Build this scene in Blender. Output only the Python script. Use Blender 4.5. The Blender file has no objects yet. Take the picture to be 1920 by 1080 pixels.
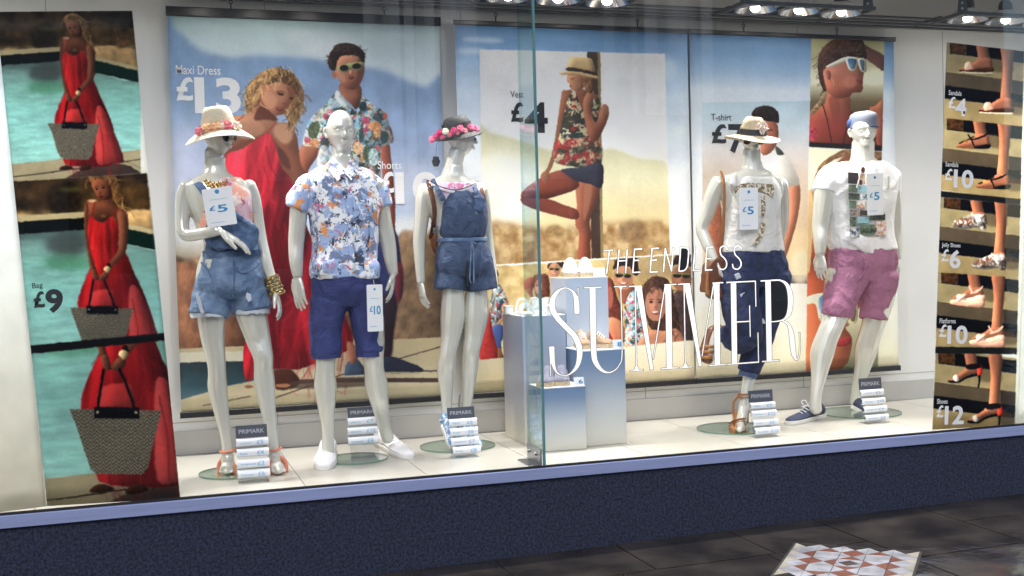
import bpy, math, random
import numpy as np
from mathutils import Vector, Matrix
random.seed(7); rng=np.random.default_rng(11)
SC=bpy.context.scene; COL=SC.collection
# ---------------- camera ----------------
F=2127.57; YAW,PITCH,ROLL=.3142,.0311,-.026; CZ=1.52
cy_,sy_=math.cos(YAW),math.sin(YAW)
CW=np.array([sy_*math.cos(PITCH),cy_*math.cos(PITCH),-math.sin(PITCH)])
R0=np.array([cy_,-sy_,0.]); U0=np.cross(R0,CW)
CR=R0*math.cos(ROLL)+U0*math.sin(ROLL); CU=-R0*math.sin(ROLL)+U0*math.cos(ROLL)
cam=bpy.data.cameras.new('camera'); camo=bpy.data.objects.new('camera',cam); COL.objects.link(camo)
cam.sensor_width=36; cam.lens=36*F/1920; cam.clip_start=.05; cam.clip_end=400
camo.matrix_world=Matrix(((CR[0],CU[0],-CW[0],0),(CR[1],CU[1],-CW[1],0),(CR[2],CU[2],-CW[2],CZ),(0,0,0,1)))
SC.camera=camo
# ---------------- world, sun, exposure ----------------
wd=bpy.data.worlds.new('World'); SC.world=wd; wd.use_nodes=True
nt=wd.node_tree; sky=nt.nodes.new('ShaderNodeTexSky'); sky.sky_type='NISHITA'; sky.sun_disc=False
sky.sun_elevation=math.radians(40); sky.sun_rotation=math.radians(200)
bgn=nt.nodes['Background']; nt.links.new(sky.outputs[0],bgn.inputs[0]); bgn.inputs[1].default_value=.15
sl=bpy.data.lights.new('sun','SUN'); sl.energy=1.15; sl.angle=math.radians(25); sl.color=(1,.93,.84)
so=bpy.data.objects.new('sun',sl); COL.objects.link(so)
sd=Vector((math.sin(math.radians(200))*math.cos(math.radians(40)),math.cos(math.radians(200))*math.cos(math.radians(40)),math.sin(math.radians(40))))
so.rotation_euler=sd.to_track_quat('Z','Y').to_euler()
SC.view_settings.view_transform='Standard'; SC.view_settings.look='None'; SC.view_settings.gamma=1
SC.view_settings.use_curve_mapping=False; SC.view_settings.exposure=0.45
# ---------------- calibrated helpers ----------------
def ray(x,y): return CR*(x-960)/F-CU*(y-540)/F+CW
O3=np.array([0,0,CZ])
def onY(x,y,Y): d=ray(x,y); return d*Y/d[1]+O3
def onZ(x,y,z): d=ray(x,y); return d*(z-CZ)/d[2]+O3
def proj(P):
    P=np.asarray(P,float)-O3; z=P@CW
    return 960+F*(P@CR)/z, 540-F*(P@CU)/z
GY=5.407; WY=6.623; PY=6.55; FZ=.43
# ---------------- colours and materials ----------------
def lin(c): 
    c=c/255.; return c/12.92 if c<=.04045 else ((c+.055)/1.055)**2.4
def S(r,g,b): return (lin(r),lin(g),lin(b),1)
def mat(name,col,rough=.5,metal=0,var=0,vscale=8,bump=0,bscale=60,coat=0,emit=None,estr=0,col2=None,spec=.5,detail=4,stretch=None,rvar=0,wr=0,bd=.004):
    m=bpy.data.materials.new(name); m.use_nodes=True; n=m.node_tree; b=n.nodes['Principled BSDF']
    b.inputs['Base Color'].default_value=col; b.inputs['Roughness'].default_value=rough; b.inputs['Metallic'].default_value=metal
    b.inputs['Coat Weight'].default_value=coat; b.inputs['Coat Roughness'].default_value=.12; b.inputs['Specular IOR Level'].default_value=spec
    tc=n.nodes.new('ShaderNodeTexCoord'); src=tc.outputs['Object']
    if stretch:
        mp=n.nodes.new('ShaderNodeMapping'); mp.inputs['Scale'].default_value=stretch; n.links.new(src,mp.inputs[0]); src=mp.outputs[0]
    if var or col2:
        t=n.nodes.new('ShaderNodeTexNoise'); t.inputs['Scale'].default_value=vscale; t.inputs['Detail'].default_value=detail; n.links.new(src,t.inputs[0])
        r=n.nodes.new('ShaderNodeValToRGB'); r.color_ramp.elements[0].position=.35; r.color_ramp.elements[1].position=.65
        a=col; c=col2 if col2 else tuple(x*(1-var) for x in col[:3])+(1,)
        r.color_ramp.elements[0].color=c; r.color_ramp.elements[1].color=a
        n.links.new(t.outputs[0],r.inputs[0]); n.links.new(r.outputs[0],b.inputs['Base Color'])
        if rvar:
            mr=n.nodes.new('ShaderNodeMapRange'); mr.inputs[1].default_value=.3; mr.inputs[2].default_value=.7
            mr.inputs[3].default_value=max(.02,rough-rvar); mr.inputs[4].default_value=rough+rvar; n.links.new(t.outputs[0],mr.inputs[0]); n.links.new(mr.outputs[0],b.inputs['Roughness'])
    if bump:
        t2=n.nodes.new('ShaderNodeTexNoise'); t2.inputs['Scale'].default_value=bscale; t2.inputs['Detail'].default_value=3; n.links.new(src,t2.inputs[0])
        bp=n.nodes.new('ShaderNodeBump'); bp.inputs['Strength'].default_value=min(1,bump); bp.inputs['Distance'].default_value=bd; n.links.new(t2.outputs[0],bp.inputs['Height']); n.links.new(bp.outputs[0],b.inputs['Normal'])
    if wr:
        t3=n.nodes.new('ShaderNodeTexNoise'); t3.inputs['Scale'].default_value=13; t3.inputs['Detail'].default_value=3; t3.inputs['Distortion'].default_value=1.6; n.links.new(tc.outputs['Object'],t3.inputs[0])
        b3=n.nodes.new('ShaderNodeBump'); b3.inputs['Strength'].default_value=wr; b3.inputs['Distance'].default_value=.03; n.links.new(t3.outputs[0],b3.inputs['Height'])
        if bump: n.links.new(b3.outputs[0],bp.inputs['Normal'])
        else: n.links.new(b3.outputs[0],b.inputs['Normal'])
    if emit: b.inputs['Emission Color'].default_value=emit; b.inputs['Emission Strength'].default_value=estr
    return m
def glassmat(name,tint,ior=1.5,refl=1.0):
    m=bpy.data.materials.new(name); m.use_nodes=True; n=m.node_tree; n.nodes.clear()
    o=n.nodes.new('ShaderNodeOutputMaterial'); mx=n.nodes.new('ShaderNodeMixShader'); tr=n.nodes.new('ShaderNodeBsdfTransparent'); gl=n.nodes.new('ShaderNodeBsdfGlossy')
    lw=n.nodes.new('ShaderNodeLayerWeight'); lw.inputs[0].default_value=.5; pw=n.nodes.new('ShaderNodeMath'); pw.operation='POWER'; pw.inputs[1].default_value=5; n.links.new(lw.outputs['Facing'],pw.inputs[0])
    fr=n.nodes.new('ShaderNodeMath'); fr.operation='MULTIPLY_ADD'; fr.inputs[1].default_value=.96; fr.inputs[2].default_value=.035*refl; n.links.new(pw.outputs[0],fr.inputs[0])
    gl.inputs['Roughness'].default_value=.0; gl.inputs['Color'].default_value=(1,1,1,1)
    tr.inputs[0].default_value=tint; n.links.new(fr.outputs[0],mx.inputs[0]); n.links.new(tr.outputs[0],mx.inputs[1]); n.links.new(gl.outputs[0],mx.inputs[2]); n.links.new(mx.outputs[0],o.inputs[0])
    return m
# ---------------- mesh builder ----------------
BASE={}
def V(*a): return np.array(a,float)
def nrm(v): return v/max(1e-9,np.linalg.norm(v))
def thing(name,label,cat,base,group=None):
    o=bpy.data.objects.new(name,None); COL.objects.link(o); o.empty_display_size=.1
    o.location=tuple(float(x) for x in base); o['label']=label; o['category']=cat
    if group: o['group']=group
    BASE[o.name]=np.array(base,float); return o
def tag(o,label=None,cat=None,group=None,kind=None):
    if label: o['label']=label
    if cat: o['category']=cat
    if group: o['group']=group
    if kind: o['kind']=kind
    return o
class MB:
    def __init__(s): s.v=[]; s.f=[]; s.n=0; s.m=[]; s.cm=0
    def add(s,v,f):
        v=np.asarray(v,float); s.v.append(v); s.f+= [tuple(i+s.n for i in q) for q in f]; s.m+=[s.cm]*len(f); s.n+=len(v); return s
    def box(s,c,size,R=None):
        h=np.array(size)/2.; v=np.array([[x,y,z] for x in(-1,1) for y in(-1,1) for z in(-1,1)])*h
        if R is not None: v=v@np.array(R).T
        return s.add(v+np.array(c),[(0,1,3,2),(4,6,7,5),(0,4,5,1),(2,3,7,6),(0,2,6,4),(1,5,7,3)])
    def bb(s,x0,x1,y0,y1,z0,z1): return s.box(((x0+x1)/2,(y0+y1)/2,(z0+z1)/2),(x1-x0,y1-y0,z1-z0))
    def loft(s,rings,cap=True):
        n=len(rings[0]); k=len(rings); v=np.concatenate(rings); f=[]
        for i in range(k-1):
            for j in range(n):
                a=i*n+j; b=i*n+(j+1)%n; f.append((a,b,b+n,a+n))
        if cap: f.append(tuple(range(n))[::-1]); f.append(tuple((k-1)*n+j for j in range(n)))
        return s.add(v,f)
    def tube(s,pts,rad,n=10,flat=None,up=None,round_=True,sub=4,cap=True):
        P=np.array(pts,float); r=np.array(rad,float)*np.ones(len(P))
        if sub>1 and len(P)>2: P,r=cr(P,sub),cr(r[:,None],sub)[:,0]
        elif sub>1:
            t=np.linspace(0,1,sub+1)[:,None]; P=P[0]*(1-t)+P[-1]*t; r=(r[0]*(1-t)+r[-1]*t)[:,0]
        T=np.gradient(P,axis=0); T/=np.linalg.norm(T,axis=1)[:,None]+1e-12
        ref=np.array(up if up is not None else (0.,1.,0.)); 
        if up is None and abs(T[0]@ref)>.9: ref=V(1,0,0)
        rings=[]; a=np.linspace(0,2*math.pi,n,endpoint=False); fl=flat or 1.
        N=None
        for p,q,t in zip(P,r,T):
            N=ref if N is None else N
            N=N-t*(N@t); N=nrm(N) if np.linalg.norm(N)>1e-6 else nrm(np.cross(t,V(0,0,1))); B=np.cross(t,N)
            rings.append((p,q,t,N,B))
        out=[]
        def rg(p,q,N,B): return p+np.outer(np.cos(a)*q*fl,N)+np.outer(np.sin(a)*q,B)
        if round_:
            p,q,t,N,B=rings[0]
            for w in(.15,.5,.85): out.append(rg(p-t*q*math.cos(w*math.pi/2)*.8,q*math.sin(w*math.pi/2),N,B))
        for p,q,t,N,B in rings: out.append(rg(p,q,N,B))
        if round_:
            p,q,t,N,B=rings[-1]
            for w in(.85,.5,.15): out.append(rg(p+t*q*math.cos(w*math.pi/2)*.8,q*math.sin(w*math.pi/2),N,B))
        return s.loft(out,cap)
    def ell(s,c,r,R=None,n=14,m=9):
        rings=[]
        for i in range(m):
            ph=math.pi*(i+.5)/m; a=np.linspace(0,2*math.pi,n,endpoint=False)
            q=np.stack([np.cos(a)*math.sin(ph),np.sin(a)*math.sin(ph),-np.cos(ph)*np.ones(n)],1)*np.array(r)
            if R is not None: q=q@np.array(R).T
            rings.append(q+np.array(c))
        return s.loft(rings)
    def cyl(s,a,b,r,n=20): return s.tube([a,b],[r,r],n=n,round_=False,sub=1)
    def prism(s,poly,d):   # planar polygon (k,3) extruded by vector d
        P=np.array(poly,float); k=len(P); v=np.concatenate([P,P+np.array(d)])
        f=[tuple(range(k)),tuple(range(2*k-1,k-1,-1))]+[(i,i+k,(i+1)%k+k,(i+1)%k) for i in range(k)]
        return s.add(v,f)
    def build(s,name,m,parent=None,remesh=0,smooth_it=0,disp=None,shade=True,tri=False,bevel=0,label=None,uvf=None):
        v=np.concatenate(s.v); base=BASE[parent.name] if parent else np.zeros(3)
        me=bpy.data.meshes.new(name); me.from_pydata((v-base).tolist(),[],s.f)
        ms=m if isinstance(m,(list,tuple)) else [m]
        o=bpy.data.objects.new(name,me); COL.objects.link(o)
        if remesh:
            md=o.modifiers.new('r','REMESH'); md.mode='VOXEL'; md.voxel_size=remesh
            if smooth_it: sm=o.modifiers.new('s','SMOOTH'); sm.iterations=smooth_it; sm.factor=.5
            dg=bpy.context.evaluated_depsgraph_get(); m2=bpy.data.meshes.new_from_object(o.evaluated_get(dg)); o.modifiers.clear(); o.data=m2; bpy.data.meshes.remove(me); me=m2; me.name=name
        else:
            if len(ms)>1: me.polygons.foreach_set('material_index',s.m)
            import bmesh
            bm=bmesh.new(); bm.from_mesh(me); bmesh.ops.recalc_face_normals(bm,faces=bm.faces); bm.to_mesh(me); bm.free()
        for q in ms: me.materials.append(q)
        if disp is not None:
            k=len(me.vertices); co=np.empty(k*3); me.vertices.foreach_get('co',co); co=co.reshape(-1,3); no=np.empty(k*3); me.vertex_normals.foreach_get('vector',no); no=no.reshape(-1,3)
            co=disp(co+base,no)-base; me.vertices.foreach_set('co',co.ravel()); me.update()
        if shade: me.polygons.foreach_set('use_smooth',[True]*len(me.polygons))
        if bevel:
            b=o.modifiers.new('b','BEVEL'); b.width=bevel; b.segments=2; b.limit_method='ANGLE'
        if shade and not remesh:
            try: me.set_sharp_from_angle(angle=math.radians(40))
            except Exception: pass
        if parent: o.parent=parent
        BASE[o.name]=base
        if label: o['label']=label
        return o
def cr(P,sub):
    P=np.asarray(P,float); n=len(P); out=[]
    for i in range(n-1):
        p0=P[max(i-1,0)];p1=P[i];p2=P[i+1];p3=P[min(i+2,n-1)]
        for k in range(sub):
            t=k/sub; out.append(.5*((2*p1)+(-p0+p2)*t+(2*p0-5*p1+4*p2-p3)*t*t+(-p0+3*p1-3*p2+p3)*t**3))
    out.append(P[-1]); return np.array(out)
def crc(P,sub=6):
    P=np.asarray(P,float); n=len(P); out=[]
    for i in range(n):
        p0=P[i-1];p1=P[i];p2=P[(i+1)%n];p3=P[(i+2)%n]
        for k in range(sub):
            t=k/sub; out.append(.5*((2*p1)+(-p0+p2)*t+(2*p0-5*p1+4*p2-p3)*t*t+(-p0+3*p1-3*p2+p3)*t**3))
    return np.array(out)
_L=rng.random((64,64,64))
def n3(P):   # cheap 3d value noise in -1..1
    i=np.floor(P).astype(int); f=P-i; f=f*f*(3-2*f); r=0
    for a in(0,1):
        for b in(0,1):
            for c in(0,1):
                w=(f[:,0] if a else 1-f[:,0])*(f[:,1] if b else 1-f[:,1])*(f[:,2] if c else 1-f[:,2])
                r=r+w*_L[(i[:,0]+a)%64,(i[:,1]+b)%64,(i[:,2]+c)%64]
    return r*2-1
def folds(amp,sc=(12,12,5),seed=0,rid=True,extra=None):
    def f(co,no):
        p=co*np.array(sc)+seed*7.3; w=n3(p*.6+3)[:,None]*1.2; a=n3(p+w); b=n3(p*2.1+w+9)
        d=(1-2*np.abs(a) if rid else a)*amp+b*amp*.35
        if extra is not None: d=d+extra(co)
        return co+no*d[:,None]
    return f
def frame(o,ax,az): pass
TM={}
def text(body,name,parent,org,ax,az,w,h,m,bold=0.,out=None,ext=0.0006,shear=0,key=None):
    """flat lettering fitted into the box org (lower left), width w along ax, height h along az"""
    cu=bpy.data.curves.new('t','FONT'); cu.body=body; cu.offset=bold; cu.shear=shear; cu.resolution_u=4
    to=bpy.data.objects.new('t',cu); COL.objects.link(to); dg=bpy.context.evaluated_depsgraph_get(); dg.update()
    me=bpy.data.meshes.new_from_object(to.evaluated_get(dg)); bpy.data.objects.remove(to); bpy.data.curves.remove(cu)
    k=len(me.vertices); co=np.empty(k*3); me.vertices.foreach_get('co',co); co=co.reshape(-1,3)
    x0,x1,y0,y1=co[:,0].min(),co[:,0].max(),co[:,1].min(),co[:,1].max()
    ax=np.array(ax,float); az=np.array(az,float); base=BASE[parent.name] if parent else np.zeros(3)
    out=np.array(out if out is not None else np.cross(ax,az),float)
    p=np.array(org)+np.outer((co[:,0]-x0)/(x1-x0)*w,ax)+np.outer((co[:,1]-y0)/(y1-y0)*h,az)+out*ext-base
    me.vertices.foreach_set('co',p.ravel()); me.update(); me.materials.clear(); me.materials.append(m); me.name=name
    o=bpy.data.objects.new(name,me); COL.objects.link(o)
    if parent: o.parent=parent
    BASE[o.name]=base; return o
# ---------------- the setting ----------------
M={}
M['wall']=mat('white_paint',(.80,.795,.775,1),.6,var=.04,vscale=3)
M['ceil']=mat('grey_ceiling',(.6,.6,.6,1),.7,var=.06,vscale=2)
M['bulk']=mat('grey_bulkhead',(.62,.61,.59,1),.6,var=.05,vscale=3)
M['tile']=mat('cream_floor_tile',(.50,.48,.425,1),.3,var=.05,vscale=3)
M['grout']=mat('grout',(.3,.28,.24,1),.8)
M['skirt']=mat('skirting',(.50,.49,.465,1),.5,var=.04,vscale=5)
M['sill']=mat('sill_metal',(.245,.285,.475,1),.42,metal=.1,var=.12,vscale=14,bump=.25,bscale=30,stretch=(.15,1,3))
M['seal']=mat('black_seal',(.015,.015,.02,1),.5)
M['dark']=mat('dark_rail',(.018,.017,.02,1),.35)
M['navy']=mat('navy_carpet',(.023,.032,.068,1),.9,col2=(.003,.005,.013,1),vscale=78,bump=1,bscale=120,detail=5)
def structure(mb,name,m,**k): return tag(mb.build(name,m,**k),kind='structure')
XL,XR=-4.5,9.5
# interior shell
b=MB(); b.bb(XL,XR,WY,WY+.12,FZ-.3,2.985); wall=b.build('back_wall',M['wall']); tag(wall,'white painted back wall of the shop window behind the posters','wall')
b=MB(); b.bb(XL,XR,WY-.0012,WY+.01,.612,.615)
for i in range(12): x=-3.93+i*1.16; b.bb(x,x+.003,WY-.0016,WY+.01,.567,2.98)
b.build('board_joint',M['grout'],wall,shade=False)
b=MB(); b.bb(XL,XR,WY-.05,WY+.12,2.987,3.6); tag(b.build('bulkhead',M['bulk']),'grey bulkhead band along the top of the back wall','wall')
b=MB(); b.bb(XL,XR,WY-.016,WY-.001,FZ+.002,.565); sk=b.build('skirting_board',M['skirt']); tag(sk,'pale grey skirting board along the foot of the back wall','skirting')
b=MB(); b.bb(XL,XR,GY+.02,WY+.3,3.42,3.5); structure(b,'ceiling',M['ceil'],shade=False)
b=MB(); b.bb(XL,XR,GY+.032,WY+.1,FZ-.06,FZ-.006); fl=structure(b,'display_floor',M['grout'],shade=False)
tm=None; g=.0022
x=.705-.6*8
while x<XR-.6:
    if tm is None:
        b=MB(); b.bb(g,.6-g,0,1.186,-.012,0); o=b.build('tile',M['tile'],bevel=.0012); tm=o.data
    else: o=bpy.data.objects.new('tile',tm); COL.objects.link(o)
    o.parent=fl; o.location=(x,GY+.035,FZ); x+=.6
# end partitions far left/right close the display space
b=MB(); b.bb(XL-.12,XL,GY,WY+.1,.1,3.5); tag(b.build('side_wall',M['wall']),'white end wall closing the display, far left beyond the banner','wall')
b=MB(); b.bb(XR,XR+.12,GY,WY+.1,.1,3.5); tag(b.build('side_wall',M['wall']),'white end wall closing the display, far right beyond the shoe banner','wall')
# fascia above the glass
b=MB(); b.bb(XL,XR,GY-.03,GY+.12,3.25,4.6); tag(b.build('shop_fascia',M['navy']),'dark navy shop fascia above the window glass','fascia')
# sill: stepped profile, a black seal line then the lavender metal nose
b=MB()
prof=[(GY+.03,FZ-.004),(GY-.012,FZ-.004),(GY-.016,FZ-.008),(GY-.020,FZ-.058),(GY-.004,FZ-.064),(GY+.03,FZ-.064)]
b.loft([np.array([[x,p,q] for p,q in prof]) for x in np.linspace(XL,XR,29)])
s_=b.build('window_sill',M['sill']); tag(s_,'lavender blue metal sill running below the window glass','sill')
b=MB(); b.bb(XL,XR,GY-.0085,GY+.012,FZ-.003,FZ+.006); b.build('seal',M['seal'],s_,shade=False)
rz=thing('stall_riser','dark navy rough textured stall riser wall under the window sill','wall',(2,GY,0))
b=MB(); b.bb(XL,XR,GY+.012,GY+.3,-.3,FZ-.066); b.build('backing',M['seal'],rz,shade=False)
x=-4.5+.42
pe=[-4.5,-3.4,-1.95,-.5,1.72,3.95,6.2,9.5]
for i in range(7):
    b=MB(); b.bb(pe[i]+.0006,pe[i+1]-.0006,GY+.001,GY+.0118,-.3,FZ-.066); b.build('panel',M['navy'],rz,shade=False)
# glass
GX=1.906
M['glass']=glassmat('window_glass',(.985,.99,.99,1)); M['fin']=glassmat('fin_glass',(.90,.965,.96,1))
M['edge']=mat('glass_edge',(.09,.22,.23,1),.15,coat=.5)
b=MB(); b.bb(XL,GX-.007,GY-.005,GY+.005,FZ+.006,3.3); tag(b.build('window_pane',M['glass'],shade=False),'large clear window pane in front of the three left mannequins','window')
b=MB(); b.bb(GX+.007,XR,GY-.005,GY+.005,FZ+.006,3.3); tag(b.build('window_pane',M['glass'],shade=False),'large clear window pane carrying the white lettering','window')
fin=thing('glass_fin','tall vertical glass fin with steel foot bracket at the window joint','glass fin',(GX,GY+.15,FZ))
b=MB(); b.bb(GX-.007,GX+.007,GY+.012,GY+.235,FZ+.012,3.3); b.build('fin_pane',M['fin'],fin,shade=False)
b=MB(); b.bb(GX-.0055,GX+.0055,GY-.006,GY+.010,FZ+.008,3.3); b.build('front_edge',M['edge'],fin,shade=False)
b=MB(); b.bb(GX-.0072,GX+.0072,GY+.236,GY+.239,FZ+.012,3.3); b.build('rear_edge',M['fin'],fin,shade=False)
M['steel']=mat('brushed_steel',(.42,.42,.43,1),.3,metal=1,var=.1,vscale=30,stretch=(1,1,.1))
b=MB(); b.bb(GX-.016,GX-.008,GY+.015,GY+.225,FZ+.001,FZ+.09); b.bb(GX-.07,GX-.016,GY+.02,GY+.225,FZ+.001,FZ+.007); b.build('bracket',M['steel'],fin,bevel=.001)
for y in(GY+.07,GY+.18):
    b=MB(); b.cyl((GX-.017,y,FZ+.055),(GX-.03,y,FZ+.055),.009,14); b.build('bolt',M['steel'],fin)
# pavement
PZ=lambda x:.0117*(x-2.86)
M['slab']=mat('dark_stone',(.046,.038,.031,1),.17,col2=(.018,.015,.013,1),vscale=3.2,detail=8,bump=1,bscale=5,rvar=.10,spec=1.0,bd=.009)
M['joint']=mat('joint_mortar',(.022,.020,.018,1),.8)
b=MB(); b.add([(-60,-60,PZ(-60)-.008),(60,-60,PZ(60)-.008),(60,GY+.02,PZ(60)-.008),(-60,GY+.02,PZ(-60)-.008)],[(0,1,2,3)])
pv=structure(b,'pavement',M['joint'],shade=False)

slabs=[]
ex=[-60.,-40,-20,-8,-5]+[-3.2+.66*i for i in range(9)]+[2.93]
xs=[-3.2,-2.4,-1.75,-1.1,-.5,.3,.95,1.62,2.28,2.93]
for i in range(9): slabs.append((xs[i],xs[i+1],4.9,5.404)); 
xs2=[-3.2,-2.2,-1.3,-.35,.6,1.4,2.1,2.88]
for i in range(7): slabs.append((xs2[i],xs2[i+1],4.2,4.9))
slabs+=[(2.93,3.46,4.9,5.404),(3.46,4.14,5.24,5.404),(3.46,4.14,4.55,5.24),(2.88,3.46,4.2,4.9),(3.46,4.12,3.9,4.55),(4.14,4.9,5.02,5.404),(4.9,5.7,5.02,5.404),(5.7,6.6,5.02,5.404),(4.14,4.75,4.4,5.02),(4.75,5.5,4.4,5.02),(5.5,6.4,4.4,5.02),(4.12,4.9,3.8,4.4),(4.9,5.8,3.8,4.4)]
for r in range(5):
    y1=[4.2,3.55,2.95,2.3,1.7][r]; y0=[3.55,2.95,2.3,1.7,1.1][r]; x=-3.2+.3*(r%2)
    while x<6.4:
        w=.62+.3*random.random()
        if not(r==0 and x>3.3): slabs.append((x,min(x+w,6.4),y0,y1))
        x+=w
for x0,x1,y0,y1 in slabs:
    b=MB(); j=.005; z=lambda x:PZ(x); dz=random.uniform(-.0012,.0) 
    P=[(x0+j,y0+j),(x1-j,y0+j),(x1-j,y1-j),(x0+j,y1-j)]
    b.prism([(x,y,z(x)-.02+dz) for x,y in P],(0,0,.02)); b.build('paving_slab',M['slab'],pv,shade=False)
b=MB(); 
for X0,X1,Y0,Y1 in [(-60,-3.2,-60,5.404),(6.4,60,-60,5.404),(-3.2,6.4,-60,1.1)]: b.add([(X0,Y0,PZ(X0)-.003),(X1,Y0,PZ(X1)-.003),(X1,Y1,PZ(X1)-.003),(X0,Y1,PZ(X0)-.003)],[(0,1,2,3)])
tag(b.build('far_paving',M['slab'],pv,shade=False),kind='stuff')
# mosaic panel let into the paving
mz=thing('mosaic_panel','square red and white geometric tile mosaic set into the dark paving','mosaic',(3.12,5.02,PZ(3.12)))
M['mwhite']=mat('white_mosaic',(.42,.42,.45,1),.28,var=.4,vscale=11); M['mred']=mat('terracotta_mosaic',(.19,.055,.028,1),.4,var=.3,vscale=20)
M['mstone']=mat('stone_mosaic',(.42,.38,.31,1),.4,var=.35,vscale=12); M['mbrown']=mat('brown_mosaic',(.045,.028,.022,1),.4)
mu=V(.742,-.672,.0087); mv=V(-.672,-.742,-.0079); mo=V(3.118,5.018,PZ(3.118)+.0006); mn=V(0,0,1)
cs=.1185
def mp(u,v): return mo+mu*u+mv*v
b=MB(); b.prism([mp(-.012,-.012),mp(5*cs+.012,-.012),mp(5*cs+.012,5*cs+.012),mp(-.012,5*cs+.012)],(0,0,-.02)); b.build('tile_bed',M['joint'],mz,shade=False)
def tri(pts,m):
    c=sum(np.array(p,float) for p in pts)/len(pts); P=[c+(np.array(p,float)-c)*.955 for p in pts]
    b=MB(); b.prism([mp(p[0]*cs,p[1]*cs)-V(0,0,.0015) for p in P],(0,0,.0035)); b.build('tile',M[m],mz,shade=False)
for i in range(5):
    for j in range(5):
        c=(i+.5,j+.5); K=[(i,j),(i+1,j),(i+1,j+1),(i,j+1)]   # edges: 0 v-,1 u+,2 v+,3 u-
        if i==2 and j==2:
            Dm=[(2.5,2.1),(2.9,2.5),(2.5,2.9),(2.1,2.5)]; tri(Dm,'mbrown')
            for k in range(4): tri([K[k],K[(k+1)%4],Dm[k]],'mwhite'); tri([K[k],Dm[k],Dm[k-1]],'mwhite')
            continue
        if i in(1,3) and j in(1,3): tri(K,'mwhite'); continue
        for k in range(4):
            e=[K[k],K[(k+1)%4],c]
            inner=(i in(1,2,3) and j in(1,2,3))
            if inner: col='mwhite' if ((k%2==1) if i==2 else (k%2==0)) else 'mred'; 
            else:
                outw=(k==0 and j==0)or(k==2 and j==4)or(k==3 and i==0)or(k==1 and i==4)
                inw=(k==2 and j==0)or(k==0 and j==4)or(k==1 and i==0)or(k==3 and i==4)
                col=('mstone' if i in(0,4) and k in(1,3) else 'slab') if outw else ('mred' if inw and not (i in(0,4) and j in(0,4)) else 'mwhite')
            tri(e,col)
# ---------------- lights in the window ----------------
M['ceilb']=M['ceil']
M['fix']=mat('fixture_grey',(.10,.105,.11,1),.45,metal=.3); M['refl']=mat('reflector_chrome',(.62,.62,.64,1),.16,metal=1)
M['bulb']=mat('lit_bulb',(1,1,1,1),.3,emit=(1,.95,.86,1),estr=22); M['cable']=mat('black_cable',(.012,.012,.012,1),.5)
b=None
LPOW=96
def lamp_unit(x0,i,lab):
    t=thing('spotlight_unit',lab,'spotlight',(x0+.45,6.17,3.05),'triple spotlight units under the window ceiling')
    z=2.965
    b=MB()
    b.bb(x0,x0+.92,6.03,6.045,z,z+.022); b.bb(x0,x0+.92,6.295,6.31,z,z+.022); b.bb(x0,x0+.015,6.045,6.295,z,z+.022); b.bb(x0+.905,x0+.92,6.045,6.295,z,z+.022)
    b.bb(x0+.30,x0+.312,6.045,6.295,z,z+.018); b.bb(x0+.608,x0+.62,6.045,6.295,z,z+.018); b.build('housing_frame',M['fix'],t,shade=False)
    for sx in(.0,.86):   # perforated side brackets, tapering upwards
        b=MB(); X=x0+sx+.03
        b.prism([(X-.035,6.06,z+.02),(X+.035,6.06,z+.02),(X+.022,6.06,z+.13),(X-.022,6.06,z+.13)],(0,.012,0)); 
        b.build('bracket',M['fix'],t,shade=False)
        for hz in(.045,.08,.11):
            b=MB(); b.cyl((X-.008,6.058,z+hz),(X-.008,6.0599,z+hz),.008,10); b.build('hole',M['ceilb'],t,shade=False)
    for k in range(3):
        cx=x0+.155+k*.305; cy=6.17
        b=MB(); rr=[]
        for a,(r,dz) in enumerate([(.040,.075),(.075,.06),(.105,.03),(.128,-.004),(.131,-.004),(.110,.032),(.078,.064),(.042,.079)]):
            th=np.linspace(0,2*math.pi,28,endpoint=False); rr.append(np.stack([cx+np.cos(th)*r,cy+np.sin(th)*r*.93,z+dz+0*th],1))
        b.loft(rr,cap=False); b.build('reflector',M['refl'],t)
        b=MB(); b.ell((cx,cy,z+.012),(.030,.030,.026)); b.build('bulb',M['bulb'],t)
        b=MB(); b.tube([(cx,cy,z+.07),(cx,cy,z+.12),(cx,cy,z+.15)],[.045,.04,.012],n=14); b.build('lamp_holder',M['fix'],t)
        b=MB(); b.tube([(cx,cy,z+.15),(cx+.05,cy+.03,z+.19),(cx+.11,cy,z+.16),(cx+.16,cy+.02,z+.22),(cx+.12,cy+.05,z+.45)],[.006]*5,n=6); b.build('cable',M['cable'],t)
        l=bpy.data.lights.new('spot','SPOT'); l.energy=LPOW; l.spot_size=math.radians(94); l.spot_blend=1; l.shadow_soft_size=.05; l.color=(1,.965,.915)
        lo=bpy.data.objects.new('lamp',l); COL.objects.link(lo); lo.parent=t
        bx=BASE[t.name]; lo.location=(cx-bx[0],cy-bx[1],z-.03-bx[2]); tgt=V([-.12,.0,.12][k],[-.30,-.36,-.30][k],-1.0); lo.rotation_euler=Vector(tuple(-tgt)).to_track_quat('Z','Y').to_euler()
    # arms reaching back to the rails
    for sx in(.06,.86):
        b=MB(); b.bb(x0+sx-.012,x0+sx+.012,6.31,6.60,z+.03,z+.05); b.build('arm',M['fix'],t,shade=False)
    return t
M['ceilb']=M['ceil']
ulab=['left end spotlight unit above the bag banner','spotlight unit above the poster of the couple','spotlight unit above the woman-in-hat poster, just right of the glass fin','spotlight unit above the t-shirt poster','spotlight unit above the shoe banner at the right','spotlight unit beyond the shoe banner at the far right']
for i,x0 in enumerate([-1.35,.22,1.87,3.46,5.03,6.6]): lamp_unit(x0,i,'grey triple '+ulab[i])
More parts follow.
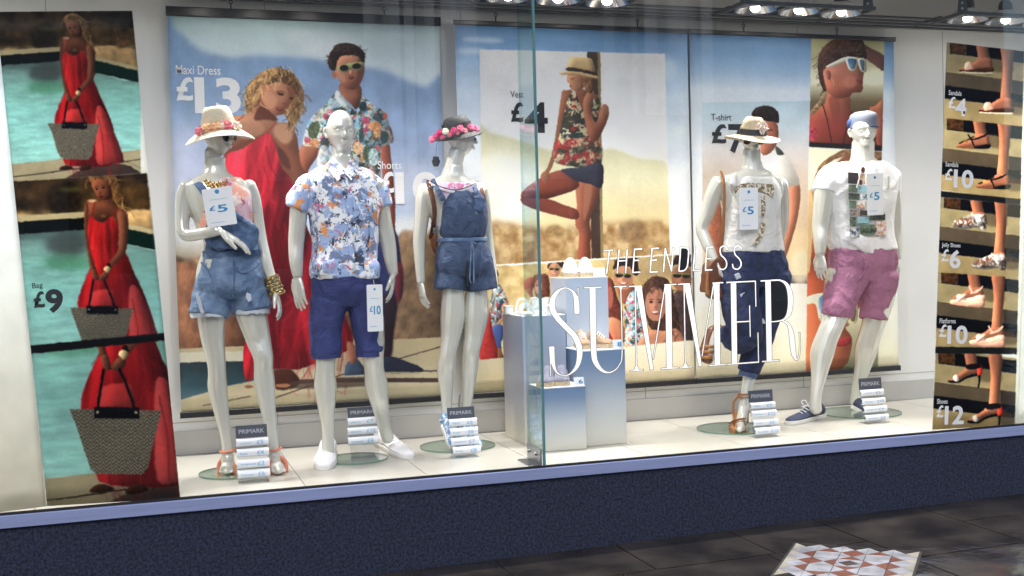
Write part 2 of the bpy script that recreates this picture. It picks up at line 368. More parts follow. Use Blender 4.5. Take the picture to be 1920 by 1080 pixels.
for k,y in enumerate((15,22,28,34)):
    Y=6.40+.05*k; z=float(onY(1300,y,Y)[2]); b=MB(); b.cyl((XL+.05,Y,z),(XR-.05,Y,z),.009,8)
    tag(b.build('ceiling_rail',M['fix']),['front','second','third','rear'][k]+' of the four thin grey rails running under the ceiling','rail','thin rails running along under the ceiling')
# ---------------- print painter: flat artwork for the posters, made as an image in memory ----------------
_N2=rng.random((256,256))
def vn(x,y,s,seed=0):
    X=x/s+seed*17.13; Y=y/s+seed*9.7; i=np.floor(X).astype(int); j=np.floor(Y).astype(int); f=X-i; g=Y-j; f=f*f*(3-2*f); g=g*g*(3-2*g)
    a=_N2[i%256,j%256]; b=_N2[(i+1)%256,j%256]; c=_N2[i%256,(j+1)%256]; d=_N2[(i+1)%256,(j+1)%256]
    return (a*(1-f)+b*f)*(1-g)+(c*(1-f)+d*f)*g
def fb(x,y,s,seed=0,o=4):
    r=0;a=.5
    for k in range(o): r=r+a*vn(x,y,s/2**k,seed+k); a*=.5
    return r/(1-.5**o)
def blur1(m,k):
    if k<1: return m
    k=int(k)
    for ax in(0,1):
        p=np.pad(m,[(k+1,k) if q==ax else (0,0) for q in(0,1)],mode='edge'); c=np.cumsum(p,axis=ax)
        m=(c[2*k+1:]-c[:-2*k-1])/(2*k+1) if ax==0 else (c[:,2*k+1:]-c[:,:-2*k-1])/(2*k+1)
    return m
class Cv:
    def __init__(s,O,U,Vv,w,h,ppm=400):
        s.O=np.array(O,float); s.U=np.array(U,float); s.V=np.array(Vv,float); s.w=w; s.h=h; s.W=int(w*ppm); s.H=int(h*ppm); s.ppm=ppm
        s.N=np.cross(s.U,s.V); s.img=np.ones((s.H,s.W,3))*255.; s.clip=None; s.k=1.; s.ox=0.; s.oy=0.; s.sat=.82; s.gain=1.09
        xx,yy=np.meshgrid((np.arange(s.W)+.5)/ppm,(np.arange(s.H)+.5)/ppm); P=s.O[None,None]+xx[...,None]*s.U-yy[...,None]*s.V-O3
        z=P@CW; s.PX=960+F*(P@CR)/z; s.PY=540-F*(P@CU)/z
    def T(s,k=1.,ox=0.,oy=0.): s.k,s.ox,s.oy=k,ox,oy; return s
    def inv(s,X,Y): return (X-s.ox)/s.k,(Y-s.oy)/s.k
    def to(s,pts):
        p=np.array(pts,float)*s.k+np.array([s.ox,s.oy]); d=CR[None]*((p[:,:1]-960)/F)-CU[None]*((p[:,1:]-540)/F)+CW[None]
        t=((s.O-O3)@s.N)/(d@s.N); Q=O3+d*t[:,None]-s.O; return np.stack([Q@s.U,-(Q@s.V)],1)*s.ppm
    def mask(s,q,soft=0):
        pad=int(3*soft+2); x0=max(0,int(q[:,0].min())-pad); x1=min(s.W,int(q[:,0].max())+pad+2); y0=max(0,int(q[:,1].min())-pad); y1=min(s.H,int(q[:,1].max())+pad+2)
        if x1<=x0 or y1<=y0: return None
        SS=3; w=x1-x0; h=y1-y0; A=np.zeros((h*SS,w+2)); p=q-np.array([x0,y0]); n=len(p)
        for i in range(n):
            ax,ay=p[i]; bx,by=p[(i+1)%n]
            if ay==by: continue
            sg=1. if by>ay else -1.
            if by<ay: ax,ay,bx,by=bx,by,ax,ay
            r0=max(0,int(math.ceil(ay*SS-.5))); r1=min(h*SS-1,int(math.floor(by*SS-.5)))
            if r1<r0: continue
            r=np.arange(r0,r1+1); xx=ax+((r+.5)/SS-ay)/(by-ay)*(bx-ax); xx=np.clip(xx,0,w); k=xx.astype(int); f=xx-k
            np.add.at(A,(r,k),sg*(1-f)); np.add.at(A,(r,k+1),sg*f)
        m=np.clip(np.abs(np.cumsum(A,1)[:,:w]),0,1).reshape(h,SS,w).mean(1)
        if soft>=1: m=blur1(blur1(m,soft*.6),soft*.6)
        return m,x0,x1,y0,y1
    def poly(s,pts,col,soft=0,a=1.,smooth=3,tex=0,ts=6,seed=0,vol=None):
        P=np.array(pts,float)
        if smooth>1: P=crc(P,smooth)
        r=s.mask(s.to(P),soft*s.k*s.ppm/330)
        if r is None: return s
        m,x0,x1,y0,y1=r; m=m*a
        sz=min(x1-x0,y1-y0); v_=vol if vol is not None else (.42 if (smooth>1 and 0<soft<=5 and 10<sz<330) else 0)
        if v_:
            q=max(2,int(sz*.13)); mm=np.pad(m/max(a,.01),q*2,mode='constant'); mm=blur1(blur1(mm,q),q); h,w_=m.shape
            g=lambda dx,dy: mm[2*q+dy:2*q+dy+h,2*q+dx:2*q+dx+w_]
            lit=np.clip((g(q,q//2)-g(-q,-q//2))*1.1,-.8,.8)*v_; core=(np.clip(g(0,0),0,1)-.75)*.25*v_
            lit=lit+core
        if s.clip is not None: m=m*s.clip[y0:y1,x0:x1]
        X,Y=s.inv(s.PX[y0:y1,x0:x1],s.PY[y0:y1,x0:x1])
        c=col(X,Y) if callable(col) else np.ones(m.shape+(3,))*np.array(col,float)
        if tex: c=c*(1+tex*(fb(X,Y,ts,seed)-.5)*2)[...,None]
        if v_: c=np.clip(c*(1+lit[...,None]),0,255)
        s.img[y0:y1,x0:x1]=s.img[y0:y1,x0:x1]*(1-m[...,None])+c*m[...,None]; return s
    def setclip(s,pts=None):
        if pts is None: s.clip=None; return s
        k,ox,oy=s.k,s.ox,s.oy; s.T(); r=s.mask(s.to(pts)); s.k,s.ox,s.oy=k,ox,oy; s.clip=np.zeros((s.H,s.W)); m,x0,x1,y0,y1=r; s.clip[y0:y1,x0:x1]=m; return s
    def line(s,pts,w,col,a=1.,soft=0,smooth=4):
        P=cr(np.array(pts,float),smooth) if len(pts)>2 and smooth>1 else np.array(pts,float)
        T_=np.gradient(P,axis=0); T_/=np.linalg.norm(T_,axis=1)[:,None]+1e-9; n=np.stack([-T_[:,1],T_[:,0]],1)*w/2
        return s.poly(np.concatenate([P+n,(P-n)[::-1]]),col,soft,a,smooth=1)
    def dot(s,x,y,rx,ry,col,a=1.,soft=0,rot=0,**k):
        t=np.linspace(0,2*math.pi,14,endpoint=False); c,q=math.cos(rot),math.sin(rot); X=np.cos(t)*rx; Y=np.sin(t)*ry
        return s.poly(np.stack([x+X*c-Y*q,y+X*q+Y*c],1),col,soft,a,smooth=1,**k)
    def locks(s,pts,n,L,w,cols,ang=1.5,spread=.9,out=.12,seed=1,a=.75):
        R=random.Random(seed); P=crc(np.array(pts,float),3); x0,y0=P.min(0); x1,y1=P.max(0); cx,cy=P.mean(0)
        def ins(x,y):
            c=False
            for i in range(len(P)):
                ax,ay=P[i]; bx,by=P[i-1]
                if (ay>y)!=(by>y) and x<(bx-ax)*(y-ay)/(by-ay)+ax: c=not c
            return c
        k=0; t=0
        while k<n and t<n*8:
            t+=1; x=R.uniform(x0,x1); y=R.uniform(y0,y1)
            if not ins(x,y): continue
            x+=(x-cx)*out*R.random(); y+=(y-cy)*out*R.random()
            A=(ang(x,y) if callable(ang) else ang)+R.uniform(-spread,spread); l=L*R.uniform(.5,1.3); B=A+R.uniform(-.9,.9)
            p=[(x,y),(x+math.cos(A)*l*.5,y+math.sin(A)*l*.5),(x+math.cos(A)*l*.5+math.cos(B)*l*.5,y+math.sin(A)*l*.5+math.sin(B)*l*.5)]
            s.line(p,w*R.uniform(.5,1.2),cols[R.randrange(len(cols))],a*R.uniform(.5,1),smooth=3); k+=1
        return s
    def image(s,name,real=True):
        if real:   # photographic softness: slight warp of the outlines, tonal mottling and film grain
            X,Y=np.meshgrid(np.arange(s.W),np.arange(s.H)); a=1.1*s.ppm/400
            dx=a*(fb(X,Y,7,61,2)-.5)*2; dy=a*(fb(X,Y,7,71,2)-.5)*2
            xi=np.clip(X+dx,0,s.W-1).round().astype(int); yi=np.clip(Y+dy,0,s.H-1).round().astype(int); im=s.img[yi,xi]
            for ch in range(3): im[...,ch]=blur1(im[...,ch],1)
            g=1+  .05*(fb(X,Y,60,81,3)-.5)*2+.022*(fb(X,Y,4,91,2)-.5)*2+.015*(rng.random(X.shape)-.5)
            lum=im.mean(-1,keepdims=True); im=(lum+(im-lum)*s.sat)*s.gain; s.img=np.clip(im*g[...,None],0,255)
        im=bpy.data.images.new(name,s.W,s.H); a=np.ones((s.H,s.W,4),np.float32); a[...,:3]=np.clip(s.img[::-1]/255.,0,1); im.pixels.foreach_set(a.ravel()); im.update(); im.pack(); return im
def vg(stops,ax=1):
    ys=[q[0] for q in stops]; cs=np.array([q[1] for q in stops],float)
    def f(X,Y):
        t=Y if ax==1 else X; return np.stack([np.interp(t,ys,cs[:,i]) for i in range(3)],-1)
    return f
def mixn(c1,c2,sc,seed=0,lo=.30,hi=.70,sy=1):
    c1=np.array(c1,float);c2=np.array(c2,float)
    def f(X,Y):
        t=np.clip((fb(X,Y*sy,sc,seed)-lo)/(hi-lo),0,1)
        if sc<40 and sc>8 and max(c1)<130: t=np.clip(.55*t+.45*fb(X*1.2+Y*.5,(Y-X*.3)*.25,sc*.35,seed+3,2),0,1)
        t=t[...,None]; return c1*(1-t)+c2*t
    return f
def flor(base,cols,sc,seed=0):
    def f(X,Y):
        o=np.ones(X.shape+(3,))*np.array(base,float)
        for i,(c,th,k) in enumerate(cols):
            wx=X+sc*1.2*(vn(X,Y,sc*.8,seed+i+20)-.5); wy=Y+sc*1.2*(vn(X,Y,sc*.8,seed+i+30)-.5)
            t=np.clip((fb(wx,wy,sc*k,seed+i*5,3)-th)/.04,0,1)[...,None]; o=o*(1-t)+np.array(c,float)*t
        return o
    return f
def printmat(name,img,trans=0,rough=.45):
    m=bpy.data.materials.new(name); m.use_nodes=True; n=m.node_tree; b=n.nodes['Principled BSDF']; b.inputs['Roughness'].default_value=rough; b.inputs['Specular IOR Level'].default_value=.3
    t=n.nodes.new('ShaderNodeTexImage'); t.image=img; t.interpolation='Linear'; t.extension='EXTEND'; n.links.new(t.outputs[0],b.inputs['Base Color'])
    if trans:
        o=n.nodes['Material Output']; tr=n.nodes.new('ShaderNodeBsdfTranslucent'); mx=n.nodes.new('ShaderNodeMixShader'); mx.inputs[0].default_value=trans
        n.links.new(t.outputs[0],tr.inputs[0]); n.links.new(b.outputs[0],mx.inputs[1]); n.links.new(tr.outputs[0],mx.inputs[2]); n.links.new(mx.outputs[0],o.inputs[0])
    return m
def sheet(cv,corners,parent,m,name='print',bow=.0,n=24,wav=.0015):
    """printed sheet with a slight wave; corners TL,TR,BR,BL in 3d"""
    TL,TR,BR,BL=[np.array(c,float) for c in corners]; base=BASE[parent.name]; vs=[]; uv=[]
    for j in range(n+1):
        v=j/n
        for i in range(n+1):
            u=i/n; p=(TL*(1-u)+TR*u)*(1-v)+(BL*(1-u)+BR*u)*v; q=p-cv.O; uv.append((q@cv.U/cv.w,1+q@cv.V/cv.h))
            vs.append(p+V(0,1,0)*(wav*math.sin(u*9+v*2)+wav*math.sin(u*17+1)*.5)*math.sin(v*math.pi)**.5-base if 0<v<1 else p-base)
    fs=[(j*(n+1)+i,(j+1)*(n+1)+i,(j+1)*(n+1)+i+1,j*(n+1)+i+1) for j in range(n) for i in range(n)]
    me=bpy.data.meshes.new(name); me.from_pydata([tuple(x) for x in vs],[],fs); ul=me.uv_layers.new(name='uv')
    for lp in me.loops: ul.data[lp.index].uv=uv[lp.vertex_index]
    me.materials.append(m); me.polygons.foreach_set('use_smooth',[True]*len(me.polygons)); o=bpy.data.objects.new(name,me); COL.objects.link(o); o.parent=parent
    s_=o.modifiers.new('t','SOLIDIFY'); s_.thickness=.0008; s_.offset=1; BASE[o.name]=base; return o
def ptext(body,px,par,cv,m,bold=0.,name='lettering'):
    """lettering fitted to a pixel box (x0,y0,x1,y1) of the sheet, measured on the sheet plane"""
    k,ox,oy=cv.k,cv.ox,cv.oy; cv.T(); q=cv.to([(px[0],px[3]),(px[2],px[1])])/cv.ppm; cv.k,cv.ox,cv.oy=k,ox,oy
    org=cv.O+cv.U*q[0,0]-cv.V*q[0,1]; return text(body,name,par,org,cv.U,cv.V,q[1,0]-q[0,0],q[0,1]-q[1,1],m,bold=bold,out=-cv.N*-1 if cv.N[1]<0 else -cv.N,ext=.0035)
M['twhite']=mat('white_print',(.92,.92,.93,1),.5); M['tdark']=mat('charcoal_print',(.022,.022,.026,1),.5); M['tsilver']=mat('silver_print',(.82,.82,.82,1),.5)
SK=(170,105,72)
def poster(x0,x1,zt,zb,ppm=400): return Cv(V(x0,PY,zt),V(1,0,0),V(0,0,1),x1-x0,zt-zb,ppm)
# ======== poster 1: couple in front of the mountains ========
c=poster(.178,1.717,2.905,.665); full=[(300,10),(860,10),(860,800),(300,800)]
c.poly(full,vg([(30,(150,178,184)),(70,(176,200,208)),(120,(196,212,220)),(180,(190,208,222))]),smooth=1)
c.dot(620,90,60,22,(214,222,230),.8,soft=20); c.dot(560,70,30,12,(205,216,222),.7,soft=14); c.dot(790,150,70,22,(208,222,226),.8,soft=18)
def mt(X,Y):
    b=vg([(60,(112,146,190)),(150,(126,158,200)),(230,(142,170,208)),(300,(156,176,212)),(345,(172,186,214)),(400,(150,178,214)),(440,(196,204,210)),(470,(176,168,150)),(500,(140,112,84))])(X,Y)
    return b*(1+.10*(fb(X,Y*.7,26,3)-.5)*2)[...,None]
c.poly([(300,40),(325,52),(350,72),(372,92),(400,101),(440,108),(470,104),(520,105),(560,108),(600,112),(650,122),(700,128),(730,136),(765,152),(800,163),(860,172),(860,800),(300,800)],mt,soft=9,vol=0)
c.dot(345,300,40,70,(186,190,214),.6,soft=26); c.dot(770,360,50,60,(186,196,214),.6,soft=24); c.dot(345,430,40,26,(205,205,205),.6,soft=16); c.dot(775,425,60,20,(214,216,216),.7,soft=12)
def scrub(X,Y): 
    b=vg([(450,(150,130,100)),(500,(116,84,58)),(560,(130,92,64)),(620,(104,72,50)),(645,(150,120,82)),(660,(196,176,136))])(X,Y); n=(fb(X,Y,22,8,5)-.5)*1.6; return b*(1+n)[...,None]
c.poly([(300,490),(350,486),(400,480),(520,490),(700,470),(745,445),(790,436),(860,440),(860,720),(300,720)],scrub,soft=5)
c.poly([(300,500),(345,492),(390,500),(470,520),(470,655),(300,660)],mixn((96,60,42),(156,100,66),16,4,.3,.7),soft=5)
c.poly([(740,448),(800,438),(860,445),(860,630),(740,640)],mixn((86,66,50),(150,118,84),16,5,.3,.7),soft=5,a=.9)
c.poly([(300,655),(860,630),(860,820),(300,820)],vg([(640,(190,172,130)),(690,(184,170,136)),(770,(206,192,152))]),tex=.05,ts=40,smooth=1)
c.poly([(300,661),(480,657),(480,676),(300,680)],(206,200,176),soft=1,smooth=1); c.poly([(300,680),(480,676),(480,712),(430,722),(342,748),(300,760)],vg([(680,(34,52,60)),(720,(46,80,92)),(750,(70,104,116))]),tex=.15,ts=20,smooth=1)
c.line([(516,745),(594,718),(640,702),(860,640)],2.2,(84,66,50),smooth=1); c.line([(480,718),(640,712),(860,712)],8,(70,52,50),soft=1,smooth=1); c.line([(700,696),(860,694)],3,(80,66,60),smooth=1); c.line([(380,760),(470,742)],2,(100,80,60),smooth=1)
# woman
c.T()
def redf(X,Y):
    b=vg([(250,(206,44,56)),(330,(196,26,42)),(420,(150,12,30)),(560,(118,8,22)),(650,(150,12,26)),(700,(190,20,34))])(X,Y)
    n=fb(X+Y*.18,Y*.12,14,2,3)-.5; return b*(1+n*1.3)[...,None]
c.poly([(425,250),(450,225),(500,225),(548,255),(562,300),(572,350),(560,380),(430,380)],(120,66,46),soft=3,vol=0)
c.poly([(425,290),(455,278),(500,249),(512,262),(521,290),(530,318),(545,335),(566,400),(598,480),(640,575),(662,640),(640,662),(600,676),(560,692),(520,690),(480,705),(461,712),(456,660),(470,560),(470,480),(440,400),(420,330)],redf,soft=1)
c.poly([(505,380),(530,470),(520,600),(530,690),(512,690),(500,560),(492,440)],(84,6,18),soft=6,a=.6); c.poly([(560,440),(585,560),(600,668),(580,676),(560,560)],(210,24,40),soft=5,a=.6); c.poly([(610,560),(640,640),(625,664),(600,600)],(214,30,44),soft=4,a=.6)
c.locks([(450,300),(500,270),(520,320),(560,420),(620,560),(640,640),(560,680),(480,690),(470,560),(470,440)],90,90,4,[(110,6,18),(222,40,54),(150,10,26),(200,24,40)],ang=1.45,spread=.16,seed=4,a=.38)
c.poly([(505,700),(540,690),(560,708),(556,724),(520,730)],(74,34,24),soft=2); c.poly([(560,712),(700,706),(700,722),(540,728)],(70,52,44),soft=2,a=.7); c.dot(530,722,14,4,(200,130,80),.8,soft=1); c.dot(466,724,8,3,(150,90,60))
c.T(1/4.153,440,70)
hairf=mixn((120,78,44),(214,166,98),34,11,.3,.7,sy=.6)
c.poly([(85,560),(78,470),(105,380),(160,315),(230,258),(320,238),(400,250),(470,295),(515,370),(540,460),(525,560),(490,640),(465,695),(420,670),(380,600),(250,560),(150,640),(110,600)],hairf,soft=5)
c.poly([(235,400),(270,330),(340,262),(400,256),(460,300),(505,380),(515,480),(470,440),(400,370),(330,350)],(88,58,38),soft=12,a=.85)
c.poly([(-30,625),(60,610),(130,565),(190,480),(230,520),(320,600),(330,660),(400,662),(450,700),(485,770),(500,880),(530,980),(580,1090),(470,1110),(430,1000),(385,905),(345,850),(300,790),(255,745),(120,800),(-40,850)],vg([(500,(150,88,60)),(640,(178,120,86)),(740,(166,104,74)),(860,(134,76,50)),(1100,(128,70,46))]),soft=3)
c.poly([(320,680),(390,665),(440,700),(450,780),(400,830),(340,800),(300,740)],(206,150,112),soft=14,a=.8); c.poly([(150,640),(200,530),(300,600),(330,650),(240,640)],(96,48,34),soft=10,a=.85); c.poly([(20,680),(120,640),(230,690),(200,760),(60,790)],(196,140,104),soft=14,a=.6)
c.poly([(330,860),(400,900),(440,1020),(370,990)],(80,40,30),soft=8,a=.7)
c.poly([(205,400),(245,372),(330,350),(400,368),(452,400),(466,440),(442,500),(402,560),(372,598),(322,606),(272,572),(218,500)],vg([(350,(176,116,82)),(470,(184,118,84)),(600,(166,98,72))]),soft=3)
c.poly([(400,380),(460,410),(460,450),(420,540),(370,598),(350,590),(400,520),(420,450)],(132,72,52),soft=8,a=.8); c.poly([(230,440),(290,430),(330,500),(280,560),(235,500)],(214,150,112),soft=12,a=.75)
c.poly([(330,435),(360,430),(385,448),(350,452)],(70,38,30),soft=2); c.line([(325,425),(360,418),(390,432)],6,(80,50,34),soft=1); c.poly([(420,468),(450,466),(446,482),(422,480)],(70,38,30),soft=2); c.dot(385,515,14,10,(130,66,48),.8,soft=4); c.poly([(320,548),(345,545),(375,560),(350,574),(325,565)],(130,46,46),soft=2); c.dot(348,555,12,3,(190,110,100),.8)
wh=[(85,560),(78,470),(105,380),(160,315),(230,258),(320,238),(400,250),(400,330),(250,370),(215,420),(180,500),(130,560)]
c.locks(wh,150,70,7,[(96,60,34),(226,182,116),(170,120,66),(246,210,150),(70,42,26)],ang=lambda x,y:2.2 if x<240 else 1.2,seed=5,out=.22)
c.locks([(400,255),(470,295),(515,370),(540,460),(525,560),(490,640),(465,695),(430,660),(420,600),(465,480),(470,420)],120,70,7,[(110,70,40),(216,170,104),(150,100,56),(236,196,136),(60,38,26)],ang=1.5,seed=6,out=.25)
c.dot(222,388,16,22,(196,128,92),soft=2); c.line([(396,560),(414,575),(408,605),(392,600)],5,(226,206,170)); c.line([(196,505),(210,530),(260,556)],5,(226,206,170)); c.line([(20,650),(60,620),(75,600)],5,(170,30,40)); c.line([(245,745),(290,700),(325,662)],6,(180,36,44))
# man
shirtf=flor((132,184,206),[((196,216,212),.52,1.2),((84,140,176),.60,1.),((42,66,56),.60,1.1),((66,92,60),.62,.8),((222,132,66),.66,.8),((206,60,84),.68,.7),((238,200,170),.70,.8)],30,6)
c.poly([(535,830),(600,850),(660,868),(640,930),(590,1000),(560,1050),(520,1000),(500,900)],vg([(830,(170,100,66)),(1000,(140,72,48))]),soft=2); c.poly([(1140,850),(1200,825),(1215,930),(1235,1090),(1250,1400),(1235,1600),(1200,1600),(1160,1400),(1150,1100)],vg([(850,(150,70,44)),(1300,(140,60,44))]),soft=3)
c.poly([(800,415),(850,470),(905,545),(950,570),(985,465),(1060,510),(1160,580),(1210,690),(1238,800),(1200,830),(1140,860),(1135,1000),(1130,1500),(1120,1750),(640,1750),(640,1080),(660,862),(600,850),(528,828),(560,700),(600,620),(700,530)],shirtf,soft=2)
c.poly([(560,700),(610,620),(700,535),(800,450),(840,500),(700,620),(640,760),(620,840),(540,820)],(214,226,216),soft=22,a=.55)
for x,y,rx,ry,col in [(612,725,42,66,(70,84,50)),(640,700,24,50,(96,110,70)),(620,822,44,36,(226,142,70)),(565,800,26,26,(196,66,84)),(705,615,22,26,(200,64,84)),(820,560,70,14,(70,90,70)),(1020,650,32,34,(208,62,96)),(1010,718,26,22,(196,50,80)),(1092,690,52,40,(228,140,70)),(1110,750,34,30,(232,160,84)),(1120,620,44,34,(38,56,60)),(1000,535,30,40,(30,52,60)),(1165,775,34,50,(34,58,56)),(1170,610,20,26,(200,80,60)),(960,860,40,50,(236,170,110)),(1030,905,32,66,(60,88,56)),(985,760,20,60,(50,80,76)),(1010,690,12,16,(250,220,230)),(700,830,36,60,(52,58,60)),(1115,860,18,24,(206,74,90)),(1080,930,40,70,(176,206,206))]:
    c.dot(x,y,rx,ry,col,.85,soft=5,tex=.5,ts=14,seed=int(x))
c.line([(950,570),(960,700),(965,900)],5,(190,210,216)); c.poly([(800,415),(850,470),(905,545),(870,560),(780,470)],(206,218,214),soft=2,tex=.2,ts=20); c.poly([(660,860),(700,840),(740,900),(700,1060),(640,980)],(206,212,214),soft=5,a=.7)
c.poly([(818,360),(975,375),(985,470),(948,560),(905,520),(830,440)],vg([(360,(130,70,48)),(450,(164,100,70)),(550,(110,56,42))]),soft=3)
c.poly([(785,190),(820,150),(890,125),(960,148),(1002,195),(1005,280),(985,340),(950,395),(900,408),(850,385),(810,335),(788,280)],vg([(130,(196,134,102)),(200,(176,112,82)),(320,(168,102,76)),(400,(140,80,60))]),soft=3)
c.poly([(960,160),(1005,200),(1003,290),(960,390),(930,395),(950,300)],(118,66,50),soft=8,a=.75); c.poly([(800,280),(850,285),(860,350),(820,330)],(206,140,108),soft=8,a=.7); c.dot(776,292,18,30,(190,116,86),soft=2,rot=-.2)
c.poly([(733,230),(726,170),(755,95),(800,55),(870,43),(945,62),(1002,110),(1014,165),(1000,205),(960,150),(890,138),(825,150),(795,190),(785,252),(758,258)],mixn((36,26,22),(88,62,46),14,31,.3,.7),soft=3)
c.locks([(733,230),(726,170),(755,95),(800,55),(870,43),(945,62),(1002,110),(1010,165),(960,140),(880,130),(820,145),(785,210)],150,26,6,[(26,18,16),(92,66,50),(60,42,32),(20,14,12)],ang=0,spread=3.1,seed=7,out=.10,a=.9)
c.poly([(785,240),(850,208),(990,190),(1003,215),(985,246),(950,258),(908,240),(875,270),(830,268),(800,250)],(150,156,96),soft=1); c.dot(850,238,34,24,(28,28,26),soft=1,rot=-.1); c.dot(948,224,36,22,(32,30,28),soft=1,rot=-.1)
c.poly([(892,255),(915,258),(920,285),(895,290)],(196,130,96),soft=3); c.poly([(880,315),(905,305),(935,312),(905,325)],(116,52,48),soft=2); c.line([(885,300),(930,298)],5,(120,74,56),soft=2,smooth=1)
c.T()
c.poly([(690,425),(738,425),(752,490),(756,540),(745,562),(695,565)],mixn((36,44,92),(52,60,116),10,3),soft=2); c.poly([(740,495),(756,500),(752,560),(742,562)],(120,30,40),soft=2,a=.8)
c.poly([(700,560),(744,560),(738,620),(732,672),(700,676)],(52,34,48),soft=3); c.poly([(716,672),(736,668),(760,676),(788,688),(788,697),(716,698)],(36,42,62),soft=1); c.line([(716,698),(788,698)],3,(160,150,120),smooth=1)
c.poly([(646,694),(652,678),(668,672),(682,688),(682,702),(648,704)],(58,74,100),soft=1); c.line([(648,705),(682,703)],3,(190,184,160),smooth=1); c.poly([(650,640),(668,650),(670,674),(656,680)],(150,90,66),soft=2)
P1=c
# ======== poster 2: sky gradient with two pictures ========
c=poster(1.813,3.343,2.905,.665)
def skyg(X,Y):
    b=vg([(40,(88,136,190)),(80,(104,152,208)),(110,(140,180,220)),(170,(196,216,236)),(300,(226,232,238)),(480,(236,236,232)),(620,(240,234,208)),(700,(220,202,156)),(740,(206,186,138))])(X,Y-.03*(X-854)); n=(fb(X*.3,Y,20,9)-.5)*.10*np.clip((200-Y)/100,0,1); return b*(1+n)[...,None]
c.poly([(800,0),(1350,0),(1350,800),(800,800)],skyg,smooth=1); c.dot(905,75,40,5,(214,226,238),.6,soft=6,rot=.04); c.dot(885,96,30,6,(206,222,238),.6,soft=6); c.dot(1230,130,40,26,(206,222,238),.6,soft=14)
q=[(899,92),(1247,101),(1256,476),(905,497)]
c.setclip(q); c.poly(q,vg([(92,(222,220,222)),(180,(234,233,234)),(260,(236,236,232)),(340,(242,238,220)),(470,(236,214,160))]),smooth=1)
c.T(1/2.25,840,20); c.poly([(100,500),(180,515),(300,545),(400,580),(500,600),(600,598),(680,582),(720,588),(800,622),(950,680),(950,1100),(100,1100)],vg([(500,(212,210,168)),(600,(220,214,168)),(720,(230,222,176)),(850,(230,208,148))]),soft=10)
c.dot(240,760,170,180,(252,250,236),.8,soft=60); c.poly([(100,900),(250,890),(420,920),(600,900),(760,890),(950,905),(950,1100),(100,1100)],mixn((150,104,52),(216,180,120),34,14,.25,.75),soft=30); c.dot(780,930,60,50,(120,84,50),.6,soft=18,tex=.5,ts=20); c.dot(450,930,40,30,(150,112,60),.6,soft=12,tex=.5,ts=16)
c.poly([(586,172),(642,174),(654,1060),(606,1060)],vg([(170,(70,56,44)),(700,(64,50,46)),(1050,(70,46,34))]),smooth=1,tex=.2,ts=40); c.poly([(630,174),(642,174),(654,1060),(644,1060)],(140,118,70),smooth=1)
c.T(1/2.573,960,80)
c.poly([(312,660),(418,685),(404,780),(374,860),(384,930),(376,965),(376,1060),(318,1060),(324,920),(306,880),(312,780)],vg([(660,(150,84,56)),(860,(136,68,46)),(1050,(140,62,40))]),soft=2); c.poly([(350,690),(385,690),(370,800),(345,860),(345,760)],(176,108,76),soft=6,a=.6)
c.poly([(55,712),(130,656),(240,613),(318,668),(312,704),(230,735),(150,757),(60,775),(42,745)],vg([(610,(132,66,46)),(700,(138,60,42)),(770,(104,42,32))]),soft=2); c.poly([(42,750),(110,752),(180,755),(250,782),(316,808),(312,852),(210,832),(100,800),(52,776)],vg([(750,(118,50,38)),(850,(138,62,44))]),soft=2)
c.poly([(240,240),(262,230),(292,236),(262,330),(238,430),(218,520),(196,590),(178,628),(184,648),(160,682),(146,660),(138,640),(168,606),(190,540),(212,430),(226,330)],(164,98,66),soft=2); c.poly([(298,236),(365,236),(360,330),(318,350)],(140,80,54),soft=2)
topf=flor((62,58,44),[((196,176,130),.55,1.),((170,46,46),.58,.9),((46,60,62),.60,.9),((212,190,150),.66,.7)],26,12)
c.poly([(272,262),(308,232),(322,285),(345,330),(372,330),(398,250),(424,290),(405,400),(418,500),(430,580),(350,602),(212,578),(214,520),(234,420),(254,330)],topf,soft=2); c.poly([(215,470),(300,460),(420,470),(430,580),(340,600),(213,575)],flor((196,176,130),[((176,44,44),.5,1.),((60,66,50),.55,1.)],24,40),soft=4,a=.75)
c.poly([(342,290),(358,245),(384,222),(396,255),(380,320),(404,385),(436,300),(466,312),(464,362),(430,440),(400,478),(374,466),(350,370)],vg([(220,(176,110,74)),(400,(150,84,56)),(480,(130,66,44))]),soft=2)
c.poly([(238,610),(330,600),(430,578),(441,655),(426,702),(380,682),(312,668),(262,636)],(50,50,64),soft=2)
c.poly([(270,155),(332,152),(348,200),(322,236),(294,230),(280,218),(276,196),(266,188)],(186,122,84),soft=2); c.poly([(300,160),(345,160),(350,210),(325,225)],(150,92,62),soft=4,a=.7); c.poly([(338,160),(384,168),(392,200),(384,245),(352,225)],mixn((90,56,34),(170,116,66),10,5),soft=2); c.dot(283,210,5,4,(150,50,46)); c.line([(284,176),(300,172)],3,(70,44,30),smooth=1)
c.poly([(268,135),(278,78),(300,67),(370,74),(390,90),(396,152),(330,142)],vg([(66,(214,178,120)),(150,(190,150,96))]),soft=2); c.poly([(268,120),(300,121),(394,142),(396,158),(268,136)],(54,42,34),soft=1); c.poly([(230,148),(270,137),(330,142),(400,158),(419,166),(408,174),(330,157),(240,154)],(204,164,108),soft=1)
c.T(); c.setclip(None)
q=[(868,503),(926,499),(1295,476),(1299,637),(1173,649),(866,677)]
c.setclip(q); c.poly(q,mixn((190,150,80),(230,200,130),16,20,.25,.75),smooth=1); c.dot(1240,500,80,30,(160,132,90),.6,soft=16); c.dot(900,640,40,30,(40,112,92),.8,soft=6)
c.T(1/4.267,860,470)
